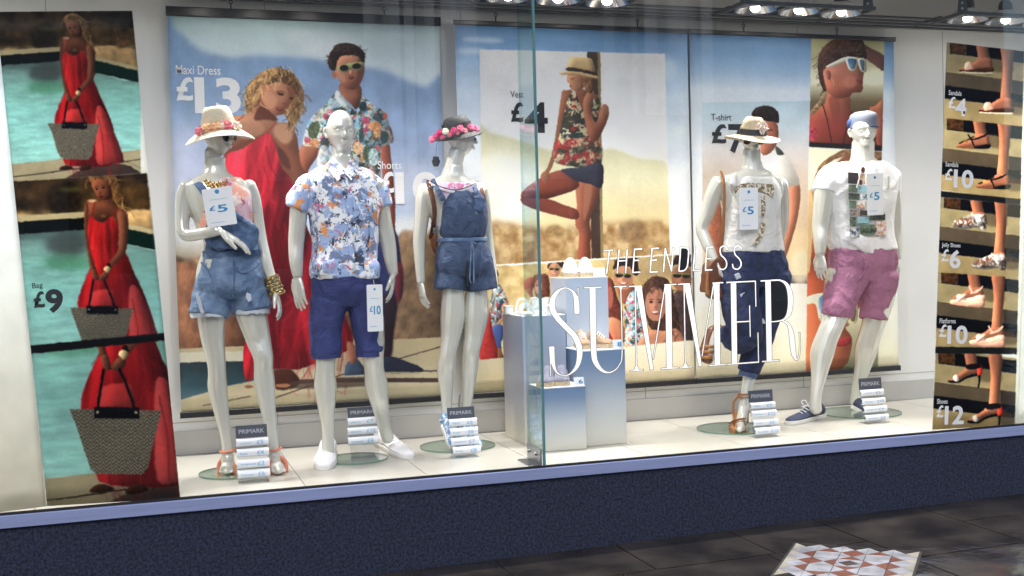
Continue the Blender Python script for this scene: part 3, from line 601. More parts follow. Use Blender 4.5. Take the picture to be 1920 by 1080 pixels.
def face(x,y,rx,ry,col,hair,smile=True,sun=False,rot=0):
    c.dot(x,y,rx,ry,col,soft=4,rot=rot); c.dot(x+rx*.45,y,rx*.45,ry*.8,tuple(v*.72 for v in col),.6,soft=6,rot=rot); c.dot(x-rx*.3,y+ry*.1,rx*.3,ry*.3,tuple(min(255,v*1.18) for v in col),.7,soft=6)
    if sun:
        c.dot(x-rx*.42,y-ry*.18,rx*.38,ry*.19,(30,28,24),soft=1); c.dot(x+rx*.42,y-ry*.14,rx*.38,ry*.19,(30,28,24),soft=1); c.line([(x-rx*.9,y-ry*.32),(x+rx*.95,y-ry*.26)],ry*.08,(130,150,70),smooth=1)
    else:
        for sx in(-.4,.4): c.dot(x+sx*rx,y-ry*.12,rx*.17,ry*.07,(50,28,22),soft=1); c.line([(x+sx*rx-rx*.22,y-ry*.26),(x+sx*rx+rx*.22,y-ry*.27)],ry*.05,hair,.8,smooth=1)
    c.dot(x,y+ry*.18,rx*.14,ry*.08,tuple(v*.7 for v in col),.7,soft=2)
    if smile: c.poly([(x-rx*.42,y+ry*.40),(x,y+ry*.48),(x+rx*.42,y+ry*.38),(x+rx*.2,y+ry*.58),(x-rx*.2,y+ry*.60)],(170,70,60),soft=1); c.poly([(x-rx*.32,y+ry*.44),(x+rx*.32,y+ry*.42),(x,y+ry*.53)],(240,232,224),soft=1)
    else: c.dot(x,y+ry*.48,rx*.3,ry*.07,(140,60,54),soft=1)
cy=flor((120,176,196),[((220,232,232),.52,1.),((44,70,66),.57,.9),((226,132,80),.63,.8),((200,60,90),.66,.7)],22,50)
c.dot(300,185,20,34,(50,30,26),soft=3); c.poly([(285,205),(310,205),(318,260),(290,262)],(190,120,84),soft=2); c.poly([(290,255),(340,285),(385,375),(400,440),(340,470),(372,490),(320,560),(262,596),(245,480),(262,360)],cy,soft=3); c.poly([(345,440),(400,420),(390,500),(320,600),(300,600),(345,530)],(206,130,90),soft=3)
c.poly([(268,612),(356,600),(340,782),(284,784)],(66,92,168),soft=2); c.poly([(288,785),(345,783),(360,855),(304,852)],(160,100,64),soft=2); c.poly([(245,500),(262,560),(272,640),(312,852),(172,868),(178,720),(208,600)],(214,46,44),soft=3,tex=.15,ts=16); c.poly([(180,700),(240,480),(255,470),(200,690)],(206,130,96),soft=3); c.poly([(-20,640),(50,640),(40,880),(-20,880)],(30,90,76),soft=4)
c.poly([(340,720),(390,690),(390,860),(350,820)],(214,196,150),soft=3)
c.poly([(518,262),(560,218),(612,222),(590,330),(606,385),(545,335)],(170,84,62),soft=3); c.poly([(596,210),(650,188),(715,196),(728,370),(680,395),(620,372),(600,290)],mixn((80,36,28),(150,74,50),16,7),soft=3); face(636,285,30,58,(222,140,104),(60,34,28)); c.poly([(600,375),(640,385),(728,368),(735,480),(590,480)],(240,236,232),soft=3)
c.poly([(712,110),(740,88),(800,84),(840,92),(836,130),(712,140)],(52,32,26),soft=2); face(765,155,50,62,(216,142,102),(50,34,26),sun=True)
c.poly([(1190,225),(1240,250),(1260,350),(1310,480),(1300,580),(1240,560),(1190,520)],mixn((90,34,24),(140,60,40),16,9),soft=3); c.dot(1208,370,28,90,(190,92,66),soft=4); c.poly([(1195,530),(1290,556),(1335,640),(1330,726),(1240,732),(1195,640)],vg([(530,(226,140,92)),(730,(196,104,66))]),soft=3); c.poly([(1200,640),(1250,780),(1195,780)],(200,36,44),soft=2)
c.poly([(1270,285),(1400,262),(1395,380),(1330,430),(1290,370)],(150,80,52),soft=3); c.poly([(1325,440),(1400,310),(1480,420),(1510,700),(1450,770),(1335,770),(1335,600)],cy,soft=3); face(1318,212,82,100,(206,134,92),(50,34,26),sun=True,rot=-.1); c.locks([(1236,150),(1262,70),(1330,48),(1420,50),(1440,185),(1400,190),(1370,120),(1290,110)],60,26,7,[(24,16,14),(76,50,38)],ang=0,spread=3.1,seed=11,out=.12)
c.poly([(1236,150),(1262,70),(1330,48),(1420,50),(1440,185),(1400,190),(1370,130),(1290,120)],(44,28,22),soft=3)
c.poly([(1722,340),(1865,310),(1875,715),(1800,730),(1750,560)],mixn((46,40,48),(92,60,50),20,6),soft=3); face(1785,215,86,105,(160,98,70),(40,28,24),sun=True); c.poly([(1690,130),(1735,40),(1800,14),(1875,20),(1875,160),(1830,110),(1730,110)],(42,28,22),soft=3)
c.poly([(1465,320),(1530,218),(1600,205),(1680,240),(1730,400),(1770,640),(1700,700),(1640,640),(1560,640),(1510,560)],mixn((46,28,22),(96,58,42),20,8),soft=4); c.poly([(1455,770),(1470,680),(1545,630),(1640,640),(1740,620),(1800,700),(1820,760)],(196,122,86),soft=3); c.locks([(1465,320),(1530,218),(1600,205),(1680,240),(1730,400),(1760,620),(1690,680),(1660,520),(1640,340),(1560,290),(1500,330)],150,70,6,[(26,16,14),(110,70,50),(64,38,28)],ang=1.5,seed=9,out=.12); face(1575,425,84,140,(194,124,92),(50,30,24)); c.locks([(1500,300),(1560,270),(1640,280),(1650,330),(1590,300),(1510,340)],40,50,7,[(30,18,16),(84,52,38)],ang=.6,seed=10); c.line([(1610,690),(1640,640)],4,(214,150,120),smooth=1)
c.T(); c.setclip(None); P2=c; c.sat=.80
# ======== poster 3 ========
c=poster(3.358,4.894,2.905,.665)
def skyg3(X,Y):
    b=vg([(60,(96,142,196)),(100,(112,156,208)),(135,(150,184,220)),(165,(206,220,236)),(300,(224,230,238)),(480,(238,236,230)),(620,(242,236,210)),(700,(230,216,172))])(X,Y-.03*(X-1290)); return b
c.poly([(1250,0),(1750,0),(1750,800),(1250,800)],skyg3,smooth=1)
q=[(1316,192),(1517,189),(1513,531),(1318,531)]
c.setclip(q); c.poly(q,vg([(190,(174,204,220)),(240,(196,214,224)),(280,(214,208,204)),(330,(204,184,164)),(400,(222,196,160)),(470,(236,206,150)),(514,(214,180,124)),(516,(84,78,84)),(531,(70,66,74))]),smooth=1,tex=.04,ts=40)
c.T(.5,1290,180); c.dot(420,640,40,70,(250,234,190),.8,soft=20); c.poly([(70,440),(100,395),(135,400),(140,620),(90,590)],(160,84,54),soft=3,tex=.2)
c.poly([(370,335),(416,325),(417,420),(388,540),(352,630),(338,560),(375,440)],vg([(330,(190,110,78)),(600,(206,120,84))]),soft=2); c.poly([(258,225),(300,205),(345,212),(388,252),(418,330),(372,352),(362,520),(350,600),(230,600),(230,300)],vg([(200,(240,236,226)),(600,(246,230,200))]),soft=3); c.poly([(285,88),(330,98),(338,160),(310,212),(272,212)],vg([(90,(176,92,66)),(200,(190,104,72))]),soft=2); c.poly([(238,78),(252,46),(300,36),(336,58),(340,100),(322,96),(275,92)],mixn((26,20,20),(60,44,38),10,3),soft=2); c.poly([(328,186),(360,216),(334,220)],(60,66,56),soft=1)
c.line([(296,128),(318,126)],3,(50,30,26),smooth=1)
c.T(); c.setclip(None); q=[(1520.5,70),(1658,74),(1653.5,283),(1516.5,275)]; c.setclip(q)
c.poly(q,vg([(70,(196,190,136)),(110,(180,176,124)),(135,(226,220,178)),(155,(236,230,196)),(170,(190,180,140)),(190,(120,100,66)),(230,(92,66,42)),(270,(80,50,34))]),smooth=1); c.T(1/4.5,1500,60)
c.dot(620,380,90,70,(244,238,208),.7,soft=30); c.poly([(508,70),(560,118),(715,205),(715,330),(620,272),(535,200)],vg([(80,(84,50,44)),(300,(120,66,54))]),soft=4); c.poly([(580,650),(640,618),(710,584),(705,980),(640,930),(640,740)],vg([(600,(190,104,66)),(900,(140,60,40))]),soft=3)
c.poly([(80,676),(135,648),(210,600),(245,480),(415,530),(422,650),(455,700),(455,945),(75,935)],vg([(480,(190,104,74)),(650,(176,84,56)),(760,(158,58,44)),(940,(146,52,38))]),soft=3); c.poly([(240,560),(330,560),(330,760),(280,740)],(140,62,46),soft=14,a=.6)
c.poly([(148,260),(168,170),(230,98),(300,58),(500,56),(545,120),(562,225),(500,215),(380,210),(290,250),(225,295),(215,350),(240,460),(205,505),(160,400)],mixn((56,34,30),(100,62,46),24,8),soft=4)
c.poly([(195,340),(215,298),(300,250),(400,214),(525,228),(538,325),(530,400),(522,500),(445,512),(412,545),(300,560),(232,500),(205,420)],vg([(210,(150,84,66)),(330,(196,112,86)),(450,(200,104,74)),(550,(160,74,52))]),soft=3); c.dot(420,420,60,50,(216,128,96),.7,soft=18)
c.locks([(148,260),(168,170),(230,98),(300,60),(500,60),(545,120),(555,200),(380,205),(290,245),(225,290),(215,350),(235,450),(205,500),(160,400)],140,50,6,[(40,24,22),(116,76,54),(76,48,36),(150,106,70)],ang=2.4,spread=.4,seed=15,out=.06)
c.poly([(84,668),(150,596),(205,505),(232,516),(155,650),(92,700)],mixn((120,80,50),(226,190,130),14,4),soft=2); c.poly([(213,292),(300,245),(385,210),(402,240),(330,275),(262,298)],(222,216,184),soft=2)
c.poly([(385,212),(470,212),(493,238),(468,322),(420,322),(394,272)],(226,222,196),soft=1); c.poly([(404,228),(462,226),(477,250),(456,306),(424,306),(406,262)],vg([(226,(52,92,136)),(306,(120,160,190))]),soft=1); c.poly([(488,224),(552,232),(558,332),(520,334),(495,284)],(206,198,166),soft=1); c.poly([(502,238),(540,244),(540,318),(520,318)],(84,110,140),soft=1)
c.poly([(476,402),(520,394),(526,412),(520,428),(476,420)],(140,54,48),soft=2); c.poly([(215,330),(245,325),(262,360),(250,400),(228,390)],(170,90,68),soft=3); c.line([(272,400),(284,430),(276,455)],5,(226,190,120)); c.line([(188,610),(228,740),(265,930)],7,(36,24,20)); c.line([(442,680),(395,800),(362,950)],7,(36,24,20)); c.dot(110,860,36,60,(190,44,66),.8,soft=6,tex=.8,ts=20)
c.poly([(70,928),(700,960),(695,1006),(70,972)],(26,22,24),smooth=1)
c.T(); q=[(1516.5,276),(1653,284),(1646,690),(1511,697)]; c.setclip(q); c.poly(q,vg([(276,(246,238,200)),(450,(242,232,190)),(600,(226,214,170)),(640,(170,168,126)),(690,(130,132,98))]),smooth=1); c.T(1/2.51,1500,270)
c.poly([(60,180),(92,100),(160,48),(240,18),(395,20),(395,110),(330,44),(230,52),(130,92),(104,180),(62,270),(50,230)],mixn((96,60,40),(200,150,90),12,6),soft=2); c.poly([(90,250),(200,60),(330,50),(395,200),(395,600),(250,700),(60,600)],vg([(60,(150,84,54)),(300,(206,120,70)),(600,(200,100,60))]),soft=8)
c.poly([(28,560),(45,480),(110,330),(200,300),(300,500),(305,720),(245,800),(214,860),(242,905),(240,965),(200,1052),(28,1065)],vg([(300,(190,110,60)),(560,(120,48,30)),(640,(176,76,44)),(800,(206,96,54)),(1050,(214,104,56))]),soft=3); c.poly([(30,250),(60,250),(50,560),(30,580)],(232,190,120),soft=6)
c.poly([(28,722),(75,704),(130,702),(250,740),(272,762),(268,834),(240,842),(218,802),(132,812),(104,838),(86,815),(72,752),(28,752)],(232,222,178),soft=1); c.poly([(90,722),(122,717),(122,786),(105,816),(90,776)],vg([(717,(60,120,180)),(816,(150,190,214))]),soft=1); c.poly([(150,728),(230,745),(226,798),(140,806)],(200,98,56),soft=2); c.poly([(228,752),(262,767),(257,826),(240,830),(228,800)],(146,122,60),soft=1)
c.poly([(160,938),(190,915),(236,905),(240,930),(206,952),(165,946)],(176,40,40),soft=1); c.dot(212,848,20,12,(150,64,40),.7,soft=3)
c.T(); c.setclip(None); P3=c; c.sat=.78
def make_poster(cv,x0,x1,lab,label,thick,texts,hooks):
    t=thing('poster',label,'poster',((x0+x1)/2,PY,.62),'large hanging posters on the back wall')
    sheet(cv,[(x0,PY,2.905),(x1,PY,2.905),(x1,PY,.668),(x0,PY,.668)],t,printmat('poster_print_'+lab,cv.image('artwork_'+lab)))
    for nm,z,h in(('top_rail',2.897,thick),('bottom_rail',.664,.034)):
        b=MB(); xs=[x0-.006,x1+.006]; b.box(((x0+x1)/2,PY-.004,z),(x1-x0+.012,.020,h)); b.build(nm,M['dark'],t,bevel=.005)
        b=MB()
        for x in xs: b.box((x,PY-.004,z),(.004,.022,h+.002))
        b.build('end_cap',M['dark'],t,bevel=.001)
    for x in hooks:
        b=MB(); b.tube([(x,PY,2.90+thick/2),(x,PY,2.925+thick/2)],[.004]*2,n=6); b.tube([V(x,PY,2.935+thick/2)+V(math.cos(a)*.009,0,math.sin(a)*.011) for a in np.linspace(0,6.28,11)],[.0028]*11,n=6,sub=1); b.build('hook',M['dark'],t)
        b=MB(); b.tube([(x,PY,2.94+thick/2),(x,PY,3.41)],[.0011]*2,n=5); b.build('wire',M['cable'],t)
    for body,px,mt_,bd in texts: ptext(body,px,t,cv,mt_,bd)
    return t
make_poster(P1,.178,1.717,'couple','tall poster of a couple before blue mountains',.052,[('Maxi Dress',(330,124,413,139),M['twhite'],.006),('£',(331,145,362,189),M['twhite'],.03),('13',(366,146,450,213),M['twhite'],.035),('Shorts',(708,302,752,317),M['twhite'],.006),('£',(712,322,739,362),M['twhite'],.03),('10',(742,322,822,383),M['twhite'],.035)],[.52,1.39])
make_poster(P2,1.813,3.343,'hat','sky coloured poster with a woman in a hat and friends below',.028,[('Vest',(957,171,981,183),M['tdark'],.0),('£',(958,192,981,229),M['tdark'],.03),('4',(984,192,1026,249),M['tdark'],.03)],[2.07,3.0])
make_poster(P3,3.358,4.894,'shirt','sky coloured poster with a man in a t-shirt and two close-ups of a sunglasses wearer',.028,[('T-shirt',(1333,214,1371,226),M['tdark'],.004),('£',(1334,233,1362,269),M['tdark'],.03),('7',(1366,233,1398,287),M['tdark'],.03)],[3.75,4.45])
# ======== bag banner (left, hung askew against the glass) ========
BY=5.45; TL,TR,BR,BL=V(-.572,BY,2.633),V(-.004,BY,2.661),V(.130,BY,.424),V(-.443,BY,.441)
au=nrm(TR-TL); av=nrm(TL-BL); av=nrm(av-au*(av@au)); 
c=Cv(TL+V(-.16,0,.05)-au*.0,V(1,0,0),V(0,0,1),.95,2.36,420)
c.poly([(-400,-100),(500,-100),(500,1100),(-400,1100)],(206,208,204),smooth=1)
def lady(c,s,ox,oy,clip):
    # local frame: 3.378 units per photo pixel of the smallest picture
    c.setclip(clip); k=s/3.378; c.T(k,ox-(138-80)*s,oy-(232-10)*s); T0=(c.k,c.ox,c.oy)
    A=(-500,620)
    c.poly([(-500,-60),(620,-60),(620,1150),(-500,1150)],vg([(20,(70,52,32)),(90,(92,70,42)),(150,(116,90,52)),(240,(104,80,46)),(290,(176,156,112)),(420,(170,190,180))]),tex=.5,ts=60,seed=3,smooth=1)
    c.poly([(-60,130),(60,120),(90,260),(-60,270)],(60,46,26),soft=16,a=.8,tex=.4,ts=24); c.poly([(330,40),(600,60),(600,140),(420,120)],(56,42,26),soft=14,a=.8,tex=.4,ts=30); c.dot(40,150,60,12,(130,134,60),.6,soft=10)
    c.poly([(320,262),(470,258),(620,300),(620,412),(320,340)],(190,164,118),soft=4,tex=.15,ts=30); c.dot(500,230,46,50,(140,104,60),.8,soft=12,tex=.5,ts=14)
    c.poly([(-500,300),(120,262),(120,292),(-500,335)],(196,184,148),soft=2,smooth=1); c.poly([(-500,335),(120,292),(120,352),(-500,400)],(28,38,38),soft=2,smooth=1)
    wf=lambda X,Y:vg([(340,(96,118,116)),(420,(136,168,164)),(520,(146,192,184)),(700,(152,200,196)),(1000,(162,206,200))])(X,Y)*(1+.10*(fb(X*.35,Y*1.6,26,5)-.5)*2)[...,None]
    c.poly([(-500,400),(120,352),(330,345),(330,430),(620,500),(620,930),(-500,1030)],wf,soft=2,smooth=1); c.dot(20,430,110,60,(92,98,96),.7,soft=26); c.dot(30,520,130,40,(90,160,120),.5,soft=24)
    c.poly([(320,322),(620,392),(620,418),(320,346)],(200,188,152),soft=1,smooth=1); c.poly([(320,346),(620,418),(620,490),(320,424)],(24,70,58),soft=2,smooth=1)
    c.poly([(-500,1035),(0,988),(620,912),(620,1150),(-500,1150)],(180,172,144),soft=1,smooth=1,tex=.05,ts=60); c.line([(-300,1100),(0,1064),(620,975)],4,(60,50,40),smooth=1); c.line([(430,945),(620,1030)],3,(110,100,80),smooth=1); c.poly([(170,1080),(330,1012),(520,1008),(620,1064),(620,1110),(170,1120)],(84,70,62),soft=4,a=.9)
    skin=vg([(190,(150,98,72)),(300,(152,100,74)),(600,(140,90,64))])
    c.poly([(116,222),(140,200),(185,210),(205,190),(245,180),(262,225),(300,248),(328,280),(320,340),(284,345),(268,300),(250,288),(205,318),(165,306),(142,290),(122,330)],vg([(190,(120,70,48)),(230,(150,98,68)),(310,(128,78,54))]),soft=2); c.dot(150,208,24,8,(240,214,186),.8,soft=4); c.dot(205,285,16,8,(190,140,104),.6,soft=4)
    rf=lambda X,Y:vg([(290,(190,48,48)),(500,(180,42,44)),(640,(156,30,36)),(1000,(170,40,44))])(X,Y)*(1+.8*(fb((X-200)/(.4+Y/700.),Y*.06,26,6,3)-.5))[...,None]
    c.poly([(148,288),(165,306),(205,318),(250,286),(284,345),(284,450),(318,470),(370,590),(420,700),(470,850),(512,982),(440,1005),(400,1018),(300,1022),(140,1002),(135,900),(75,742),(108,620),(142,540),(124,420),(118,330)],rf,soft=2)
    c.locks([(150,330),(280,330),(300,480),(400,700),(480,960),(300,1000),(150,980),(120,740),(150,560)],90,150,7,[(120,14,20),(226,64,60),(160,22,28),(206,44,44)],ang=1.45,spread=.16,seed=14,a=.32)
    c.poly([(338,650),(382,650),(445,780),(508,978),(420,1004),(345,1000),(335,820)],(226,110,104),soft=4,a=.6); c.line([(385,655),(440,820),(470,990)],5,(150,24,30),.6,soft=3); c.line([(350,700),(380,850),(385,1000)],5,(150,24,30),.6,soft=3); c.poly([(150,670),(250,662),(255,740),(145,742)],(224,96,90),soft=4,a=.6)
    c.poly([(276,262),(318,268),(331,300),(332,380),(326,448),(294,500),(250,545),(232,575),(214,560),(226,532),(262,486),(284,445),(284,340)],skin,soft=2)
    c.poly([(114,222),(130,226),(124,320),(132,430),(160,530),(168,560),(148,566),(134,530),(118,430),(108,300)],skin,soft=2)
    c.poly([(206,566),(228,566),(232,590),(216,608),(196,612),(178,606),(186,590)],skin,soft=1); c.poly([(148,560),(168,556),(178,580),(182,604),(170,612),(154,600),(146,580)],skin,soft=1); [c.line([(160+9*q,588),(166+8*q,608)],2,(84,48,34),.7,smooth=1) for q in range(6)]
    c.line([(150,290),(158,240),(166,212)],4,(190,36,40)); c.line([(248,288),(275,250),(290,238)],4,(190,36,40)); c.poly([(222,528),(236,524),(244,552),(226,560)],(60,30,24),soft=1); c.poly([(206,556),(222,538),(244,552),(228,574)],(196,180,140),soft=1)
    hf=mixn((120,86,46),(208,170,104),22,9,.3,.7,sy=.5)
    c.poly([(122,112),(140,70),(190,50),(240,66),(285,118),(305,180),(322,255),(285,240),(255,200),(240,140),(190,104),(150,112)],hf,soft=3); c.poly([(150,80),(190,62),(240,80),(262,130),(240,140),(200,104)],(96,66,38),soft=6,a=.7)
    c.locks([(122,112),(140,70),(190,50),(240,66),(285,118),(305,180),(322,255),(290,240),(262,190),(240,130),(190,90),(150,110)],90,46,5,[(226,190,124),(120,84,46),(176,134,80),(90,60,34)],ang=1.3,seed=13,out=.12)
    c.poly([(146,112),(190,96),(236,120),(248,168),(236,196),(204,204),(176,188),(156,150)],vg([(96,(150,98,68)),(150,(160,106,76)),(200,(140,88,62))]),soft=2); c.dot(172,148,7,4,(46,30,24)); c.dot(207,141,8,4,(46,30,24)); c.line([(162,138),(180,134)],3,(80,54,36),smooth=1); c.line([(196,130),(218,130)],3,(80,54,36),smooth=1); c.dot(189,168,5,6,(110,66,48),.8,soft=2); c.poly([(180,184),(192,180),(206,183),(194,191)],(140,56,52),soft=1); c.poly([(225,120),(250,160),(238,196),(222,190)],(100,60,42),soft=4,a=.7)
    def chev(X,Y):
        tr=np.abs(((X/22.)%1)-.5)*2*15; t=((Y+tr)/13.)%1; a=np.clip(np.abs(t-.5)*4-.5,0,1)[...,None]; return np.array([84,80,72.])*(1-a)+np.array([182,176,154.])*a
    for px_ in([(156,606),(146,670),(134,745)],[(210,606),(238,670),(266,748)]): c.line(px_,9,(26,22,26))
    c.poly([(35,748),(360,752),(345,800),(312,955),(290,978),(130,976),(108,955),(60,810)],chev,soft=1,smooth=1); c.poly([(122,740),(281,742),(281,782),(122,780)],(28,24,34),smooth=1); c.dot(134,758,5,5,(214,200,170)); c.dot(268,761,5,5,(214,200,170))
    c.poly([(108,1030),(140,1012),(176,1018),(188,1034),(115,1042)],(96,56,36),soft=1); c.poly([(234,1030),(262,1012),(296,1016),(308,1036),(240,1047)],(96,56,36),soft=1)
    c.T(); c.setclip(None)
lady(c,1.,138,232,[(-30,22),(248,20),(275,324),(22,341)]); lady(c,1.25,190,577,[(22,341),(275,325),(308,628),(57,652)]); lady(c,1.8,216,768,[(58,656),(309,636),(338,945),(90,960)])
c.poly([(56,648),(308,624),(309,638),(58,663)],(44,42,46),smooth=1)
BLc=c; c.gain=1.02; c.sat=.74
t=thing('banner','tall askew banner with three pictures of a woman in red holding a woven bag','banner',(-.25,BY,.43)); bl=t
pl_=TL-au*.75; pb_=BL-au*.75; cvw=Cv(pl_+V(-.05,0,.05),V(1,0,0),V(0,0,1),.9,2.4,60)
cvw.poly([(-800,-100),(500,-100),(500,1100),(-800,1100)],vg([(0,(204,214,220)),(400,(208,212,212)),(950,(202,200,190))]),smooth=1)
sheet(c,[TL,TR,BR,BL],t,printmat('bag_banner_print',c.image('artwork_bag'),.8))
mw=printmat('plain_banner_white',cvw.image('artwork_plain'),.8)
sheet(cvw,[pl_,TL-au*.0012,BL-au*.0012,pb_],t,mw,name='white_margin')
U0_,V0_=c.U,c.V; c.U=c.U
def btext(cv,body,px,par,m,ang,bold):
    a=onY(px[0],px[3],BY); w=np.linalg.norm(onY(px[2],px[3],BY)-a); h=np.linalg.norm(onY(px[0],px[1],BY)-a); ax=V(math.cos(ang),0,math.sin(ang)); az=V(-math.sin(ang),0,math.cos(ang))
    return text(body,'lettering',par,a,ax,az,w,h,m,bold=bold,out=V(0,-1,0),ext=.0035)
for body,px,bd in[('Bag',(61,531,81,544),.01),('£',(64,547,86,578),.03),('9',(88,543,121,588),.04)]: btext(c,body,px,t,M['tdark'],.055,bd)
# ======== shoe banner (right, hung askew the other way) ========
TL,TR,BR,BL=V(4.433,BY,2.663),V(4.98,BY,2.628),V(4.869,BY,.423),V(4.295,BY,.437)
c=Cv(V(4.25,BY,2.70),V(1,0,0),V(0,0,1),.80,2.32,420); c.poly([(1600,-100),(2200,-100),(2200,1100),(1600,1100)],(206,208,204),smooth=1)
def stairs(c,k,clip,dx,dy):
    c.setclip(clip); c.T(1/2.84,1740+dx/2.84,60+dy/2.84)
    def P(*a): return [(x,y) for x,y in a]
    c.poly([(60,30),(640,100),(640,560),(60,520)],(170,160,128),smooth=1,tex=.06,ts=40)
    c.poly([(60,40),(640,115),(640,182),(60,107)],(26,23,30),smooth=1); c.poly([(120,50),(205,62),(205,122),(120,112)],mixn((60,40,22),(140,100,56),12,4),smooth=1); c.poly([(60,40),(118,50),(118,116),(60,107)],(160,150,124),smooth=1)
    c.poly([(60,205),(640,276),(640,352),(60,281)],(122,110,90),smooth=1,tex=.08,ts=40); c.poly([(448,252),(640,276),(640,352),(448,328)],(92,80,66),smooth=1,soft=3); c.line([(60,206),(640,277)],4,(206,198,164),.7,smooth=1)
    c.poly([(60,281),(640,352),(640,420),(60,350)],(25,22,30),smooth=1); c.poly([(440,372),(640,396),(640,418),(440,394)],(84,52,30),tex=.6,ts=10,smooth=1)
    c.poly([(60,350),(640,420),(640,560),(60,520)],(172,158,122),smooth=1,tex=.06,ts=40); c.poly([(330,140),(440,160),(450,215),(340,205)],(120,108,84),soft=10,a=.6); c.poly([(440,350),(520,400),(510,440),(440,430)],(110,96,74),soft=8,a=.6)
    sk=vg([(60,(160,116,92)),(300,(182,136,108)),(430,(174,128,102))])
    for (ox,oy,s,fr) in((0,0,1,0),(103,214,1.03,1)):
        def L(pts): return [(175+(x-175)*s+ox,185+(y-185)*s+oy) for x,y in pts]
        if fr: c.poly([(386,60),(456,70),(452,180),(442,300),(440,372),(384,366),(388,300),(396,180)],sk,soft=2)
        else: c.poly([(256,50),(314,60),(322,110),(332,160),(274,165),(266,130)],sk,soft=2)
        heel=34 if k==5 else (20 if k==4 else 0)
        if k==5:
            c.poly(L([(150,200),(190,190),(240,150),(275,110),(300,80),(335,90),(330,130),(300,160),(255,180),(200,212)]) if 0 else L([(178,196),(210,178),(250,150),(275,125),(330,125),(332,165),(300,172),(262,180),(220,208),(182,208)]),sk,soft=2); c.poly(L([(172,206),(225,206),(262,182),(305,172),(340,160),(330,140),(345,150),(342,180),(334,240),(326,240),(330,185),(300,185),(262,196),(228,216),(175,216)]),(26,24,30),soft=1); c.poly(L([(322,130),(345,120),(350,165),(325,180)]),(226,92,66),soft=1); c.poly(L([(268,122),(335,116),(338,140),(270,146)]),(30,26,34),soft=1); c.poly(L([(195,184),(215,176),(226,206),(205,210)]),(228,222,214),soft=1)
            continue
        c.poly(L([(172,196),(195,180),(232,166),(275,140),(332,140),(342,180),(340,200),(250,206),(180,206)]),sk,soft=2)
        if k==1: c.poly(L([(196,168),(225,160),(252,206),(198,206)]),(222,184,164),soft=1); c.poly(L([(170,200),(200,206),(250,196),(280,192),(342,190),(343,212),(250,212),(172,210)]),(104,64,42),soft=1,tex=.2,ts=8); c.line(L([(170,212),(250,218),(344,218)]),6,(232,226,214))
        if k==2: c.line(L([(180,190),(220,172),(262,150)]),7,(70,52,40)); c.dot(*L([(215,176)])[0],16,8,(150,130,84) if not fr else (206,176,110),soft=1); c.line(L([(228,140),(250,176),(262,205)]),7,(28,26,32)); c.line(L([(240,168),(285,160),(330,138)]),8,(28,26,32)); c.poly(L([(172,202),(250,206),(340,190),(342,210),(250,216),(176,210)]),(150,104,66),soft=1); c.poly(L([(262,206),(340,192),(340,214),(270,216)]),(28,26,32),soft=1)
        if k==3: c.poly(L([(165,190),(200,172),(232,160),(262,150),(330,150),(342,176),(342,200),(336,230),(312,230),(300,212),(230,222),(170,214)]),flor((150,146,138),[((206,204,200),.5,1.),((120,104,92),.58,1.)],14,k),soft=1); [c.line(L([(190+i*22,176-i*4),(200+i*22,206-i)]),7,(176,116,84)) for i in range(4)]; c.line(L([(262,140),(290,165),(330,150)]),8,(200,198,194)); c.line(L([(165,214),(230,224),(300,214)]),7,(130,124,118))
        if k==4: c.poly(L([(168,204),(250,196),(345,176),(340,240),(300,244),(250,232),(175,226)]),(222,190,172),soft=1,tex=.06); c.poly(L([(195,190),(215,172),(250,200),(228,206)]),(232,206,190),soft=1); c.poly(L([(190,206),(235,172),(250,180),(212,212)]),(226,198,182),soft=1); c.line(L([(262,128),(285,165),(320,150)]),10,(230,202,186)); c.line(L([(270,170),(320,150),(338,130)]),10,(226,198,182)); c.poly(L([(172,218),(250,222),(338,206),(340,240),(250,240),(175,228)]),(206,170,152),soft=1)
    c.T(); c.setclip(None)
c.gain=1.16; c.sat=.84
stairs(c,1,[(1774,78),(1925,97),(1922,246),(1768,220)],0,0)
stairs(c,2,[(1768,221),(1922,238),(1918,376),(1764,356)],-16,405)
stairs(c,3,[(1764,370),(1918,384),(1912,520),(1759,512)],-32,822)
stairs(c,4,[(1759,511),(1912,520),(1908,660),(1755,650)],-46,1222)
stairs(c,5,[(1755,662),(1907,664),(1902,805),(1748,812)],-62,1650)
c.poly([(1764,358),(1918,374),(1917,384),(1763,369)],(46,46,46),smooth=1); c.poly([(1755,650),(1908,652),(1907,664),(1754,662)],(46,50,46),smooth=1)
c.poly([(1921,60),(1990,60),(1960,850),(1901,850)],(206,208,200),smooth=1)
t=thing('banner','tall askew banner of feet in summer shoes on stone steps','banner',(4.6,BY,.43))
au2=nrm(TR-TL); TR2=TL+au2*.74; BR2=BL+nrm(BR-BL)*.74
sheet(c,[TL,TL+au2*.60,BL+nrm(BR-BL)*.60,BL],t,printmat('shoe_banner_print',c.image('artwork_shoes'),.8))
cw=Cv(V(4.8,BY,2.75),V(1,0,0),V(0,0,1),.9,2.4,60); cw.img[:]=(212,216,212)
sheet(cw,[TL+au2*.6012,TL+au2*.95,BL+nrm(BR-BL)*.95,BL+nrm(BR-BL)*.6012],t,printmat('plain_banner_white_b',cw.image('artwork_plain_b'),.8),name='white_margin')
